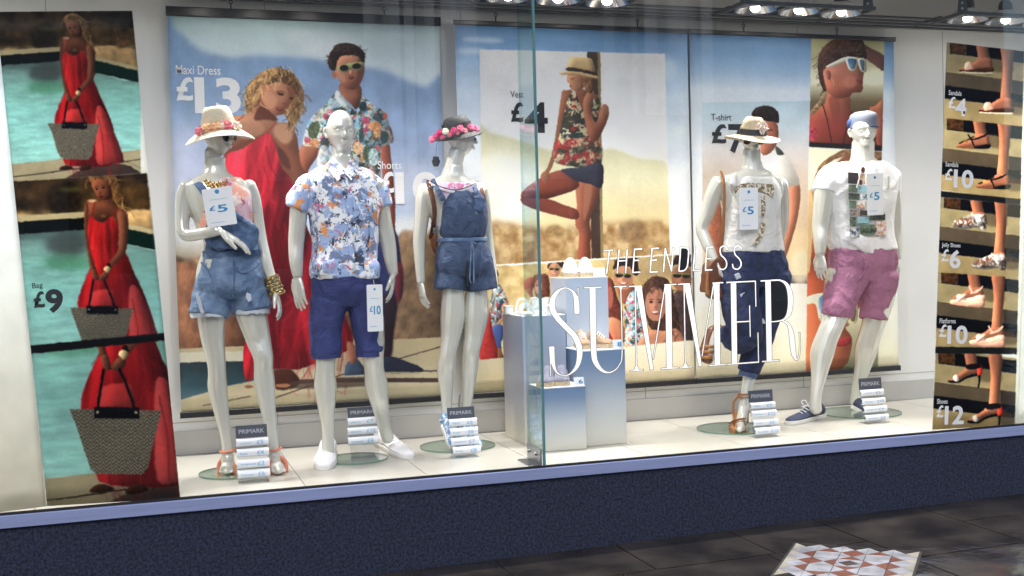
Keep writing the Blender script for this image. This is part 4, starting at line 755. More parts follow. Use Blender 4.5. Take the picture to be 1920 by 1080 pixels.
for body,px,bd in[('Sandals',(1778,169,1802,178),.004),('£',(1777,181,1791,203),.02),('4',(1790,184,1811,217),.03),('Sandals',(1772,303,1796,312),.01),('£',(1771,316,1785,338),.02),('10',(1787,317,1824,352),.03),('Jelly Shoes',(1765,455,1800,465),.01),('£',(1764,467,1778,490),.02),('6',(1779,468,1800,503),.03),('Flatforms',(1761,597,1791,606),.01),('£',(1760,608,1774,632),.02),('10',(1775,610,1813,645),.03),('Shoes',(1756,748,1776,757),.01),('£',(1755,760,1768,783),.02),('12',(1770,761,1806,796),.03)]: btext(c,body,px,t,M['tsilver'],-.055,bd)
# ---------------- mannequins ----------------
M['skin']=mat('pearl_mannequin',(.62,.615,.55,1),.18,metal=.15,coat=.9)
M['denim']=mat('blue_denim',S(92,116,150),.85,col2=S(62,84,120),vscale=26,bump=.5,bscale=260,detail=8,wr=.6)
M['denim_l']=mat('pale_denim',S(122,146,175),.85,col2=S(88,112,148),vscale=16,bump=.5,bscale=240,detail=8,wr=.6)
M['fray']=mat('frayed_denim',S(190,196,205),.95)
M['chambray']=mat('dark_chambray',S(70,86,116),.85,col2=S(56,70,100),vscale=18,bump=.4,bscale=300,detail=8,wr=.6)
M['navyc']=mat('navy_cotton',S(52,62,118),.75,col2=S(38,46,96),vscale=9,bump=.25,bscale=300,wr=.6)
M['jeans']=mat('indigo_jeans',S(38,50,88),.8,col2=S(22,30,58),vscale=20,bump=.4,bscale=260,detail=8,wr=.6)
M['cuffd']=mat('jeans_cuff',S(72,88,128),.85,var=.2,vscale=40,bump=.4,bscale=260)
M['pink']=mat('pink_cotton',S(168,114,142),.85,col2=S(148,96,126),vscale=10,bump=.3,bscale=300,wr=.6)
M['tee']=mat('white_jersey',(.80,.80,.81,1),.85,var=.03,vscale=10,bump=.15,bscale=300,wr=.35)
M['vest']=mat('offwhite_jersey',(.66,.65,.62,1),.85,var=.05,vscale=10,bump=.2,bscale=300,wr=.4)
M['straw']=mat('cream_straw',(.74,.66,.50,1),.8,var=.25,vscale=90,bump=.8,bscale=150,stretch=(1,1,3))
M['straw2']=mat('natural_straw',(.62,.52,.36,1),.8,var=.3,vscale=70,bump=.9,bscale=160,stretch=(1,1,5))
M['blackhat']=mat('black_straw',(.009,.009,.010,1),.7,var=.3,vscale=90,bump=.9,bscale=160)
M['blackband']=mat('black_ribbon',(.014,.014,.018,1),.5)
M['coral']=mat('coral_leather',S(226,138,112),.5)
M['tan']=mat('tan_leather',S(166,112,64),.45,var=.2,vscale=30)
M['brown']=mat('brown_leather',S(112,66,42),.45,var=.25,vscale=20,coat=.2)
M['gold']=mat('gold_metal',(.72,.50,.20,1),.22,metal=1,bump=.6,bscale=90)
M['lens']=mat('dark_lens',(.012,.008,.010,1),.08,coat=.6)
M['capb']=mat('slate_blue_cap',S(112,117,134),.8,var=.15,vscale=14,bump=.3,bscale=260)
M['capb2']=mat('bright_blue_panel',S(56,78,130),.8)
M['wcan']=mat('white_canvas',(.80,.79,.80,1),.7,bump=.2,bscale=200); M['rubber']=mat('white_rubber',(.72,.71,.68,1),.55)
M['ncan']=mat('navy_canvas',S(66,74,98),.8,var=.2,vscale=60,bump=.3,bscale=240)
M['lace']=mat('white_lace',(.78,.78,.78,1),.8)
M['baseg']=glassmat('base_glass',(.86,.93,.89,1)); M['baseedge']=mat('green_glass_edge',(.16,.26,.20,1),.2)
def floral(name,cols,base,sc=22,seed=0):
    """printed cloth: layered blotches of leaves and blossoms"""
    m=bpy.data.materials.new(name); m.use_nodes=True; n=m.node_tree; b=n.nodes['Principled BSDF']; b.inputs['Roughness'].default_value=.85
    tc=n.nodes.new('ShaderNodeTexCoord'); cur=None
    mpn=n.nodes.new('ShaderNodeMapping'); mpn.inputs['Location'].default_value=(seed,seed*2,0); n.links.new(tc.outputs['Object'],mpn.inputs[0])
    wn=n.nodes.new('ShaderNodeTexNoise'); wn.inputs['Scale'].default_value=sc*1.4; n.links.new(mpn.outputs[0],wn.inputs[0])
    ad=n.nodes.new('ShaderNodeVectorMath'); ad.operation='MULTIPLY_ADD'; ad.inputs[1].default_value=(.06,.06,.06); n.links.new(wn.outputs['Color'],ad.inputs[0]); n.links.new(mpn.outputs[0],ad.inputs[2])
    prev=None
    for i,(c,lo,s2) in enumerate(cols):
        t=n.nodes.new('ShaderNodeTexNoise'); t.inputs['Scale'].default_value=sc*s2; t.inputs['Detail'].default_value=4; t.inputs['Roughness'].default_value=.65
        mm=n.nodes.new('ShaderNodeMapping'); mm.inputs['Location'].default_value=(i*3.1+seed,i*1.7,i*.9); n.links.new(ad.outputs[0],mm.inputs[0]); n.links.new(mm.outputs[0],t.inputs[0])
        r=n.nodes.new('ShaderNodeMapRange'); r.inputs[1].default_value=lo; r.inputs[2].default_value=lo+.03; n.links.new(t.outputs[0],r.inputs[0])
        mx=n.nodes.new('ShaderNodeMix'); mx.data_type='RGBA'; n.links.new(r.outputs[0],mx.inputs[0])
        if prev is None: mx.inputs[6].default_value=base
        else: n.links.new(prev,mx.inputs[6])
        mx.inputs[7].default_value=c; prev=mx.outputs[2]
    n.links.new(prev,b.inputs['Base Color']); return m
M['floral']=floral('floral_shirt_print',[(S(238,240,244),.48,.9),(S(116,132,166),.54,1.2),(S(60,66,88),.58,1.6),(S(226,150,88),.585,.95),(S(172,98,54),.64,1.2),(S(214,110,150),.62,1.6),(S(104,124,110),.64,2.2),(S(245,245,248),.63,2.0)],S(160,182,222),sc=13)
M['pinkprint']=floral('pink_crop_print',[(S(236,170,150),.5,.8),(S(240,226,214),.55,1.0),(S(196,110,130),.6,1.1)],S(222,186,196),sc=14,seed=3)
M['stripeprint']=floral('vest_print',[(S(214,120,160),.52,1.2),(S(250,240,240),.56,1.4)],S(200,190,214),sc=20,seed=5)
M['scarf']=floral('pale_blue_shoe_print',[(S(240,244,248),.52,2.2)],S(112,150,190),sc=26,seed=1)
# ---- helpers ----
LT=nrm(R0); FW=V(math.sin(YAW),math.cos(YAW),0)   # horizontal lateral / away axes of a figure that faces the viewer
def P_(x,y,Y): return onY(x,y,Y)
def pxm(Y,x=960): return np.linalg.norm(onY(x,500,Y)-onY(x+1,500,Y))
def body_ring(xl,xr,y,Y,depth,yd=0,n=28,e=2.3,rot=0,tilt=0):
    a=P_(xl,y,Y); c=P_(xr,y,Y); cc=(a+c)/2+V(0,yd,0); w=abs(c[0]-a[0])/2; th=np.linspace(0,2*math.pi,n,endpoint=False)
    cs,sn=np.cos(th),np.sin(th); X=np.sign(cs)*np.abs(cs)**(2/e)*w; D=np.sign(sn)*np.abs(sn)**(2/e)*depth
    return np.stack([cc[0]+X,cc[1]+D,cc[2]+tilt*X],1)
def torso(b,rows,Y,sub=4,cap=True):
    R=np.array([body_ring(*r[:3],Y,*r[3:]) for r in rows]); n=len(R); k=R.shape[1]
    S_=cr(R.reshape(n,-1),sub).reshape(-1,k,3); b.loft(list(S_),cap); return S_
def limb(b,pts,n=14,flat=None,sub=5,hem=False):
    """pts: (px,py,Y,radius_px)"""
    P=[P_(p[0],p[1],p[2]) for p in pts]; r=[p[3]*pxm(p[2],p[0]) for p in pts]; b.tube(P,r,n=n,sub=sub,flat=flat)
def cloth(b,pts,n=24,sub=5):
    P=[P_(p[0],p[1],p[2]) for p in pts]; r=[p[3]*pxm(p[2],p[0]) for p in pts]; e=nrm(P[0]-P[1]); P=[P[0]+e*r[0]*.5]+P; r=[r[0]*.6]+r; b.tube(P,r,n=n,sub=sub,round_=False)
def head(b,x,y,Y,h,yaw=0,tilt=0,ears=True,fem=False):
    """face points to the viewer at yaw 0, to the viewer's right at +yaw; h = crown to chin in metres; x,y = centre"""
    C=P_(x,y,Y); n,m=48,40; s=h/.23; rings=[]
    cyw,syw=math.cos(yaw),math.sin(yaw); ct,st=math.cos(tilt),math.sin(tilt)
    R=np.array([[cyw,syw,0],[-syw,cyw,0],[0,0,1.]]).T   # maps local (right, back, up)
    R=np.array([[cyw,-syw,0],[-(-syw)*-1,cyw,0],[0,0,1.]])
    def loc2w(q):
        q=q*s; y2=q[:,1]*ct-q[:,2]*st; z2=q[:,1]*st+q[:,2]*ct; q=np.stack([q[:,0],y2,z2],1)
        # facing direction: local -y ; yaw rotates -y towards +x
        X=q[:,0]*cyw - q[:,1]*syw*1; Yy=q[:,0]*syw + q[:,1]*cyw
        return C+np.outer(X,LT)+np.outer(Yy,FW)+np.outer(q[:,2],V(0,0,1))
    G=lambda v,c,w: np.exp(-((v-c)/w)**2)
    for i in range(m):
        ph=math.pi*(i+.5)/m; th=np.linspace(0,2*math.pi,n,endpoint=False)
        dx,dy,dz=np.cos(th)*math.sin(ph),np.sin(th)*math.sin(ph),-np.cos(ph)*np.ones(n)
        x_=dx*.074; y_=dy*.096; z_=dz*.115
        low=np.clip(-z_/.115,0,1); f=1-.34*low**1.6; x_=x_*f*(.97 if not fem else .95)
        back=dy>0; y_=np.where(back,y_*(1-.55*np.clip(low*1.4,0,1)**1.2),y_*(1-.10*low**3)-.010*low)
        x_=x_*(1+.05*G(z_,.045,.05))
        fr=np.clip(-dy,0,1)
        # eye sockets, brow, cheekbones, mouth
        for sx in(-1,1):
            e=G(x_,sx*.032,.017)*G(z_,-.002,.013)*fr; y_=y_+e*.017
            y_=y_-G(x_,sx*.045,.02)*G(z_,-.034,.018)*fr*.007
            y_=y_-G(x_,sx*.030,.020)*G(z_,.021,.010)*fr*.006
            y_=y_+G(x_,sx*.036,.014)*G(z_,-.058,.016)*fr*.004
        y_=y_+G(x_,0,.05)*G(z_,-.088,.010)*fr*.004
        y_=y_-G(x_,0,.018)*G(z_,-.104,.012)*fr*.006
        q=np.stack([x_,y_,z_],1); rings.append(loc2w(q))
    b.loft(rings)
    def T(P,r,nn=8,sub=3): 
        b.tube(loc2w(np.array(P,float)),np.array(r)*s,n=nn,sub=sub)
    T([(0,-.082,.022),(0,-.097,-.004),(0,-.112,-.028),(0,-.108,-.037)],[.006,.0075,.0095,.007])
    for sx in(-1,1): T([(sx*.004,-.100,-.034),(sx*.011,-.097,-.036)],[.007,.0055])
    for sx in(-1,1): b.ell(loc2w(np.array([[sx*.031,-.0735,-.002]]))[0],np.array((.013,.011,.0085))*s)
    T([(-.021,-.088,-.062),(-.008,-.0965,-.0595),(0,-.0955,-.061),(.008,-.0965,-.0595),(.021,-.088,-.062)],[.003,.005,.0045,.005,.003])
    T([(-.018,-.087,-.070),(0,-.096,-.0715),(.018,-.087,-.070)],[.003,.0062,.003])
    if ears:
        for sx in(-1,1):
            T([(sx*.073,.006,.020),(sx*.082,.016,.014),(sx*.083,.018,-.006),(sx*.076,.008,-.030)],[.006,.009,.009,.006])
    return loc2w
def hand(b,W,d,nrmv,s=1.,curl=.35,spread=.12,thumb=1,fl=(.070,.080,.075,.060)):
    """W wrist, d direction to the fingers, nrmv palm normal (fingers curl towards it), thumb = +-1 side"""
    d=nrm(np.array(d,float)); N=np.array(nrmv,float); N=nrm(N-d*(N@d)); B=np.cross(d,N)*thumb; W=np.array(W,float)
    rr=[]; th=np.linspace(0,2*math.pi,16,endpoint=False)
    for t,w,k in[(-.02,.022,.019),(0,.024,.018),(.025,.033,.018),(.055,.040,.016),(.082,.041,.014),(.092,.036,.010)]:
        rr.append(W+d*t*s+np.outer(np.cos(th)*w*s,B)+np.outer(np.sin(th)*k*s*.8,N))
    b.loft(rr)
    for i,L in enumerate(fl):
        o=(1.5-i)*.0205; D=nrm(d+B*(1.5-i)*spread*.5); p=W+(d*(.080-.004*abs(i-1.2))+B*o)*s; pts=[p-D*.018*s,p]; a=0
        for k,q in enumerate((.45,.30,.25)):
            a+=curl*(.6,1,.8)[k]; p=p+(D*math.cos(a)+N*math.sin(a))*L*q*s; pts.append(p)
        b.tube(pts,np.array([.0095,.0095,.0088,.0080,.0066])*s*(.92 if i==3 else 1),n=8,sub=3)
    p=W+(d*.018+B*.026)*s; D=nrm(d*.72+B*.62+N*.25); D2=nrm(d*.95+B*.22+N*.28)
    b.tube([p-D*.01*s,p+D*.030*s,p+D*.030*s+D2*.030*s,p+D*.030*s+D2*.054*s],np.array([.0150,.0125,.0100,.0078])*s,n=8,sub=3)
def base_plate(t,x,y,rx,Yc=None):
    c=onZ(x,y,FZ); r=rx*pxm(c[1],x)
    b=MB(); b.cyl((c[0],c[1],FZ+.0035),(c[0],c[1],FZ+.0105),r,56); b.build('base_plate',M['baseg'],t)
    b=MB(); th=np.linspace(0,2*math.pi,56,endpoint=False); rr=[]
    for q,z in((r+.0005,.003),(r+.0016,.003),(r+.0016,.011),(r+.0005,.011),(r+.0005,.003)): rr.append(np.stack([c[0]+np.cos(th)*q,c[1]+np.sin(th)*q,FZ+z+0*th],1))
    b.loft(rr,cap=False); b.build('plate_edge',M['baseedge'],t); return c
def sneaker(t,heel,toe,mt,name='shoe',laces=True,h=.085,L=None,w=.047,sole=None,eyel=False):
    """low shoe from heel point to toe point on the ground"""
    H=np.array(heel,float); T_=np.array(toe,float); d=T_-H; Ln=np.linalg.norm(d); d=d/Ln; up0=V(0,0,1); sd=nrm(np.cross(d,up0)); up=np.cross(sd,d)
    prof=[(0,.6,.82),(.03,.78,.95),(.12,.86,1.05),(.25,.84,1.0),(.38,.84,.86),(.52,.93,.68),(.66,1.0,.54),(.80,.98,.46),(.91,.82,.40),(.98,.52,.30),(1.,.25,.2)]
    th=np.linspace(0,2*math.pi,20,endpoint=False); rr=[]
    for u,ww,hh in cr(np.array(prof),3):
        cz=h*hh*.5+.012; X=np.sign(np.cos(th))*np.abs(np.cos(th))**.85*w*ww; Z=np.sin(th)*h*hh*.5
        Z=np.where(Z<0,Z*1.0,Z); nar=1-.33*np.clip(np.sin(th),0,1)
        rr.append(H+d*u*Ln+up*cz+np.outer(X*nar,sd)+np.outer(Z,up))
    b=MB(); b.loft(rr); o=b.build(name,mt,t)
    b=MB(); rr=[]
    for z0,g in((0,1.0),(.006,1.06),(.022,1.05),(.024,1.0)):
        pts=[]; 
        for u,ww,hh in prof: pts.append((u,ww))
        U=[p[0] for p in pts]; Wd=[p[1] for p in pts]
        side=[H+d*((u-.5)*1.02+.5)*Ln+sd*w*ww*g+up*(z0+.001) for u,ww in zip(U,Wd)]+[H+d*((u-.5)*1.02+.5)*Ln-sd*w*ww*g+up*(z0+.001) for u,ww in zip(U[::-1],Wd[::-1])]
        rr.append(crc(np.array(side),2))
    b.loft(rr); b.build('sole',sole or M['rubber'],o)
    if laces:
        b=MB()
        for k in range(4):
            u=.42+.075*k; hh=.85-.10*k; z=h*hh+.014
            b.tube([H+d*u*Ln-sd*w*.5+up*(z-.012),H+d*(u+.02)*Ln+up*(z+.003),H+d*u*Ln+sd*w*.5+up*(z-.012)],[.0032]*3,n=6)
        if eyel:
            c0=H+d*.40*Ln+up*(h*.9+.012)
            for sg in(-1,1):
                b.tube([c0,c0+sd*sg*.02+up*.03,c0+sd*sg*.045+up*.022,c0+sd*sg*.03+up*.0,c0],[.003]*5,n=6)
                b.tube([c0,c0+sd*sg*.03-up*.008+d*.03],[.003]*2,n=6)
        b.build('lace',M['lace'],o)
    return o
def foot(b,A,H,T_,w=.036):
    """bare foot: A ankle, H heel on the ground, T_ toe tip"""
    A,H,T_=map(lambda q:np.array(q,float),(A,H,T_)); d=T_-H; 
    b.tube([A,H*.55+A*.45+d*.05,H+V(0,0,.024)],[.033,.034,.027],n=12)
    b.tube([A*.75+H*.25,H+d*.35+(A-H)*.34,H+d*.66+V(0,0,.026),H+d*.86+V(0,0,.016),T_+V(0,0,.011)],[.032,.033,.034,.030,.014],n=14,flat=None)
    sd=nrm(np.cross(d,V(0,0,1)))
    for k in range(5): 
        o=(k-2)*.014; b.tube([H+d*.82+sd*o+V(0,0,.014),T_+sd*o-d*.10*abs(k-1)/3+V(0,0,.010)],[.010,.0075],n=8)
def finish_body(b,t,vox=.0037): return b.build('body',M['skin'],t,remesh=vox,smooth_it=3)
def rose(p,r,col,parent,nv=V(0,-1,.3),name='rose'):
    b=MB(); nv=nrm(np.array(nv,float)); ux=nrm(np.cross(nv,V(0.1,0,1))); uy=np.cross(nv,ux); p=np.array(p,float)
    for ring,(k,rr,tl) in enumerate([(6,1.0,.9),(5,.68,.55),(4,.38,.25)]):
        for j in range(k):
            a=2*math.pi*j/k+ring*.5+random.uniform(-.2,.2); D=ux*math.cos(a)+uy*math.sin(a); S2=np.cross(nv,D)
            c=p+D*r*rr*.55+nv*r*.25*ring; R=np.stack([S2,nrm(D*math.cos(tl)+nv*math.sin(tl)),nrm(nv*math.cos(tl)-D*math.sin(tl))],1)
            b.ell(c,(r*.42*rr+.002,r*.38,r*.10),R,n=8,m=5)
    b.ell(p+nv*r*.4,(r*.22,)*3,n=8,m=5)
    return b.build(name,col,parent)
def tagcard(x0,y0,x1,y1,Y,label,price,lean=0,tilt=0,w=None,px=None,hookto=None):
    """hanging price card; corners from its place on the figure"""
    A=P_(x0,y0,Y); B=P_(x1,y1,Y-.012); c=np.array(A); W_=abs(B[0]-A[0]); H_=A[2]-B[2]
    t=thing('price_tag',label,'price tag',((A[0]+B[0])/2,Y,B[2]))
    ca,sa=math.cos(tilt),math.sin(tilt); ax=V(ca,0,sa); az=V(-sa,-.03,ca); org=V((A[0]+B[0])/2,Y,(A[2]+B[2])/2)-ax*W_/2-az*H_/2; out=V(0,-1,0)
    b=MB(); q=.006; pts=[]
    for cxx,cyy,a0 in((W_-q,q,-90),(W_-q,H_-q,0),(q,H_-q,90),(q,q,180)):
        for k in range(4): a=math.radians(a0+k*30); pts.append(org+ax*(cxx+q*math.cos(a))+az*(cyy+q*math.sin(a)))
    b.prism(pts,(0,.0015,0)); b.build('card',M['card'],t,shade=False)
    fs=price
    text('£',"currency_sign",t,org+ax*W_*.16+az*H_*.42+out*.0006,ax,az,W_*.20,H_*.12,M['tagblue'],bold=.02,out=out)
    text(price,"price_figures",t,org+ax*W_*.42+az*H_*.36+out*.0006,ax,az,W_*(.34 if len(price)==1 else .44),H_*.19,M['tagblue'],bold=.02,out=out)
    b=MB(); c0=org+ax*W_*.5+az*H_*.90+out*.001; th=np.linspace(0,2*math.pi,14,endpoint=False)
    b.prism([c0+ax*math.cos(a)*W_*.075+az*math.sin(a)*W_*.075 for a in th],(0,.0008,0)); b.build('logo_disc',M['tagblue'],t,shade=False)
    b=MB()
    b.prism([org+ax*W_*u+az*H_*v+out*.0008 for u,v in((.2,.70),(.8,.70),(.8,.706),(.2,.706))],(0,.0004,0)); b.prism([org+ax*W_*u+az*H_*v+out*.0008 for u,v in((.12,.10),(.6,.10),(.6,.108),(.12,.108))],(0,.0004,0)); b.build('small_print',M['tagblue'],t,shade=False)
    b=MB(); b.tube([org+ax*W_*.5+az*H_*.95,org+ax*W_*.5+az*(H_+.025)+V(0,.02,0)],[.001]*2,n=5); b.build('string',M['lace'],t)
    return t
M['card']=mat('white_card',(.80,.82,.84,1),.5); M['tagblue']=mat('blue_ink',S(48,140,196),.5)
M['lcream']=mat('rose_cream',(.78,.62,.50,1),.7); M['lpink']=mat('rose_pink',S(236,130,140),.7,var=.2,vscale=60); M['lpeach']=mat('rose_peach',S(244,190,140),.7,var=.2,vscale=60)
M['lmag']=mat('rose_magenta',S(206,40,110),.7,var=.3,vscale=60); M['lhot']=mat('rose_hot_pink',S(244,110,150),.7,var=.25,vscale=60); M['lwhite']=mat('rose_white',(.78,.76,.62,1),.7); M['green']=mat('leaf_green',(.10,.22,.07,1),.6)
def hat(t,C,lat,back,up,rx,ry,hh,brim,mt,band=None,droop=.02,bandh=.035,name='hat',dent=True,wave=0,upturn=0,top=.8):
    """crown with a pinched top and a curved brim; C = centre of the brim opening"""
    th=np.linspace(0,2*math.pi,44,endpoint=False); c,s_=np.cos(th),np.sin(th); rr=[]
    def rg(k,dz,dd=0): return C+np.outer(c*(rx+(k)),lat)+np.outer(s_*(ry+(k)),back)+np.outer(dz+dd,up)
    n0=len(th); z1=np.zeros(n0)
    prof=[]
    for f in(1.,.66,.33,.0):   # brim underside in to crown
        prof.append((brim*f,-.004+droop*-(f**1.6),wave*f))
    prof=[(brim*f,-droop*f**1.5,wave*f) for f in(.0,.35,.7,1.)]
    und=[(brim*f,-droop*f**1.5-.004,wave*f) for f in(1.,.7,.35,.0)]
    ins=[(-.004,.02,0),(-.006,.05,0)]
    rr=[]
    for k,z,w in ins[::-1]: rr.append(rg(k,z1+z))
    for k,z,w in und[::-1]: rr.append(rg(k,z1+z,w*np.cos(2*th)+upturn*(k/brim if brim else 0)*np.abs(c)**3))
    for k,z,w in prof[::-1]: rr.append(rg(k,z1+z,w*np.cos(2*th)+upturn*(k/brim if brim else 0)*np.abs(c)**3))
    for fz,sh in((.12,0),(.4,-.002),(.7,-.007),(.88,-.014),(.97,-.024)):
        rr.append(rg(sh-(1-top)*rx*fz,z1+hh*fz))
    dz=-.02*np.exp(-(s_)**2*2) if dent else 0*th
    rr.append(C+np.outer(c*rx*top*.55,lat)+np.outer(s_*ry*top*.55,back)+np.outer(hh*1.0+(dz*.6),up))
    rr.append(C+np.outer(c*rx*.15,lat)+np.outer(s_*ry*.15,back)+np.outer(hh*1.0+dz,up))
    b=MB(); b.loft(rr); o=b.build(name,mt,t)
    if band:
        b=MB(); rr=[]
        for k,z in((.001,.004),(.004,.005),(.0035-(1-top)*rx*bandh/hh,bandh),(.0-(1-top)*rx*bandh/hh,bandh)): rr.append(rg(k,z1+z))
        b.loft(rr,cap=False); b.build('band',band,o)
    return o
# ================= mannequin 1: straw hat, dungaree shorts =================
Y=5.90
t=thing('mannequin','pearl white mannequin in flower-trimmed straw hat and one-strap denim dungaree shorts','mannequin',onZ(470,889,FZ)); m1=t
b=MB()
torso(b,[(388,424,296,.05),(386,424,312,.048,.0),(376,432,326,.06),(358,452,336,.075),(345,466,348,.09),(345,474,368,.105),(352,474,392,.115),(362,472,415,.112),(374,478,438,.098),(381,482,456,.092),(376,487,478,.10),(368,492,505,.115),(368,494,532,.085),(380,488,548,.05)],Y)
head(b,408,252,Y,.215,yaw=1.02,fem=True,tilt=.06)
limb(b,[(399,285,Y+.01,16),(399,300,Y+.01,16),(400,330,Y,19)])
limb(b,[(352,352,Y,17),(345,372,Y,17),(342,410,Y-.02,14),(343,432,Y-.04,13),(352,441,Y-.06,12.5),(385,437,Y-.13,11.5),(412,433,Y-.165,8.5)])
hand(b,P_(414,434,Y-.165),P_(458,458,Y-.17)-P_(414,434,Y-.165),V(-.25,.25,-1),s=1.12,curl=.22,spread=.14,thumb=-1)
limb(b,[(464,350,Y,17),(473,372,Y+.01,16),(481,410,Y+.01,13.5),(488,450,Y,13),(498,490,Y-.03,12),(509,520,Y-.05,9),(517,548,Y-.06,8.5)])
hand(b,P_(517,548,Y-.06),P_(529,590,Y-.085)-P_(517,548,Y-.06),V(-1,.3,0),s=.92,curl=.3,spread=.1,thumb=-1)
limb(b,[(402,555,Y,30),(397,595,Y,27.5),(399,635,Y,23),(405,675,Y-.01,18.5),(407,700,Y,17.5),(408,728,Y+.02,19),(415,770,Y+.02,15),(423,815,Y+.01,10.5),(427,850,Y,10.5)])
limb(b,[(464,555,Y,32),(473,595,Y,29),(484,635,Y,24),(493,668,Y-.03,19.5),(494,690,Y-.02,18.5),(496,718,Y-.01,20),(502,762,Y-.02,15.5),(510,812,Y-.04,10.5),(514,850,Y-.06,10.5)])
for (ax,ay,tx,ty,Ya) in((427,856,424,889,Y),(514,853,524,888,Y-.06)):
    A=P_(ax,ay,Ya); T_=onZ(tx,ty,FZ+.012); Hh=V(A[0],A[1]+.03,FZ+.012); foot(b,A,Hh,T_)
bd=finish_body(b,t)
base_plate(t,440,888,67)
for (ax,ay,tx,ty,Ya) in((427,856,424,889,Y),(514,853,524,888,Y-.06)):
    A=P_(ax,ay,Ya); T_=onZ(tx,ty,FZ+.001); H_=V(A[0],A[1]+.035,FZ+.001); d=T_-H_; sd=nrm(np.cross(d,V(0,0,1)))
    b=MB(); pts=[H_+d*u+sd*w for u,w in((-.05,.018),(.1,.030),(.5,.028),(.8,.040),(1.02,.034),(1.12,.0),(1.02,-.034),(.8,-.040),(.5,-.028),(.1,-.030),(-.05,-.018))]
    b.prism(crc(np.array(pts),3),(0,0,.012)); o=b.build('sandal',M['coral'],t)
    b=MB()
    for u0,s0 in((.56,.0),(.66,.0),(.76,.0)):
        c=H_+d*u0; b.tube([c+sd*.046+V(0,0,.008),c+sd*.040+V(0,0,.054),c+V(0,0,.084),c-sd*.040+V(0,0,.054),c-sd*.046+V(0,0,.008)],[.0115]*5,n=8)
    b.ell(H_+d*.72+V(0,0,.086),(.018,.014,.012)); b.build('toe_strap',M['coral'],o)
    c=A+V(0,.004,.030); th=np.linspace(0,2*math.pi,17)
    b=MB(); b.tube([c+V(math.cos(a)*.037,math.sin(a)*.040,.004*math.cos(a)) for a in th],[.0055]*17,n=6,sub=1); b.tube([c+V(0,.040,0),H_+V(0,-.01,.05),H_+V(0,0,.012)],[.006,.007,.010],n=6); b.build('ankle_strap',M['coral'],o)
# crop top
b=MB(); torso(b,[(372,450,334,.070),(362,462,345,.086),(360,470,362,.106),(360,473,385,.120),(364,473,408,.124),(368,475,430,.112),(376,479,448,.102)],Y)
b.build('crop_top',M['pinkprint'],t,remesh=.006,smooth_it=2,disp=folds(.003,(14,14,6)))
# dungaree body: shorts with bib, hanging flap, strap
b=MB()
torso(b,[(383,484,452,.104),(382,486,468,.110),(378,490,482,.118),(371,494,508,.130),(366,497,538,.128),(372,492,560,.09)],Y)
cloth(b,[(405,545,Y,36),(396,570,Y,38),(392,590,Y-.005,38)],n=24); cloth(b,[(462,545,Y,37),(470,568,Y,36),(474,583,Y-.005,36)],n=24)
o1=b.build('denim_shorts',M['denim_l'],t,remesh=.006,smooth_it=2,disp=folds(.007,(10,10,9),seed=2,extra=lambda co:.004*np.sin(co[:,2]*90)*np.exp(-((co[:,2]-onY(430,482,Y)[2])/.02)**2)))
for cx,cy,rx in((392,588,35),(472,582,33)):
    b=MB(); th=np.linspace(0,2*math.pi,60,endpoint=False); c=P_(cx,cy,Y); r=rx*pxm(Y,cx); rr=[]
    j1=rng.random(60)*.010
    for q,z,jj in((r*.985,.010,0),(r*1.03,.004,0),(r*1.02,-.010,1),(r*.97,-.010,1)): rr.append(np.stack([c[0]+np.cos(th)*q,c[1]+np.sin(th)*q*1.05,c[2]+z-j1*jj],1))
    b.loft(rr,cap=False); b.build('frayed_hem',M['fray'],o1)
for pts in([(370,548),(376,560),(380,578),(384,586),(377,588),(371,570),(367,556)],[(463,548),(470,552),(472,562),(466,566),(461,558)]):
    b=MB(); P2=[P_(x,y,Y-.139) for x,y in pts]; b.prism(P2,(0,.012,0)); b.build('worn_patch',M['fray'],o1,shade=False)
# waistband, fly seam, pockets
b=MB(); rr=[]; 
for k,(yy,g) in enumerate(((470,1),(470,1.035),(481,1.035),(481,1))):
    R_=body_ring(380,488,yy,Y,.116*g); c=R_.mean(0); rr.append(c+(R_-c)*g)
b.loft(rr,cap=False); b.build('waistband',M['denim'],o1)
b=MB(); b.tube([P_(x,y,Y-.138) for x,y in((377,492),(390,506),(396,520))],[.003]*3,n=6); b.tube([P_(x,y,Y-.141) for x,y in((437,484),(439,520),(436,560))],[.003]*3,n=6); b.tube([P_(x,y,Y-.138) for x,y in((488,492),(474,506),(452,512),(442,500))],[.003]*4,n=6); b.build('seam_or_crease',M['denim'],o1)
# bib falling open to the right with the strap over one shoulder
b=MB(); th=None
bib=[(386,454),(384,430),(400,402),(424,400),(440,398),(462,412),(480,424),(484,440),(480,458),(466,470),(440,466),(410,470)]
b.prism([P_(x,y,Y-.128-(.02 if x>430 else 0)) for x,y in crc(np.array(bib,float),3)],(0,.010,0)); b.build('bib',M['denim'],t,remesh=.004,smooth_it=2,disp=folds(.004,(14,14,14),seed=4))
b=MB(); b.tube([P_(x,y,yy) for x,y,yy in((441,398,Y-.130),(452,410,Y-.140),(470,420,Y-.145),(482,432,Y-.135),(480,450,Y-.13),(470,460,Y-.135))],[.010]*6,n=8); b.build('folded_edge',M['denim_l'],t)
b=MB(); b.tube([P_(368,349,Y-.02),P_(360,337,Y+.02),P_(372,345,Y-.075),P_(392,372,Y-.118),P_(412,398,Y-.13)],[.020]*5,n=10,flat=.3,up=(0,-1,.3)); b.build('shoulder_strap',M['denim'],t)
b=MB()
th=np.linspace(0,2*math.pi,19)
for k in range(3):
    cx,cy=403,326+k*7; r=22-k*0; b.tube([P_(cx,cy,Y)+V(math.cos(a)*(.055+.008*k),math.sin(a)*(.052+.012*k)-.008*k,-.012*max(0,-math.sin(a))*(k+1)) for a in th],[.0065]*19,n=6,sub=2)
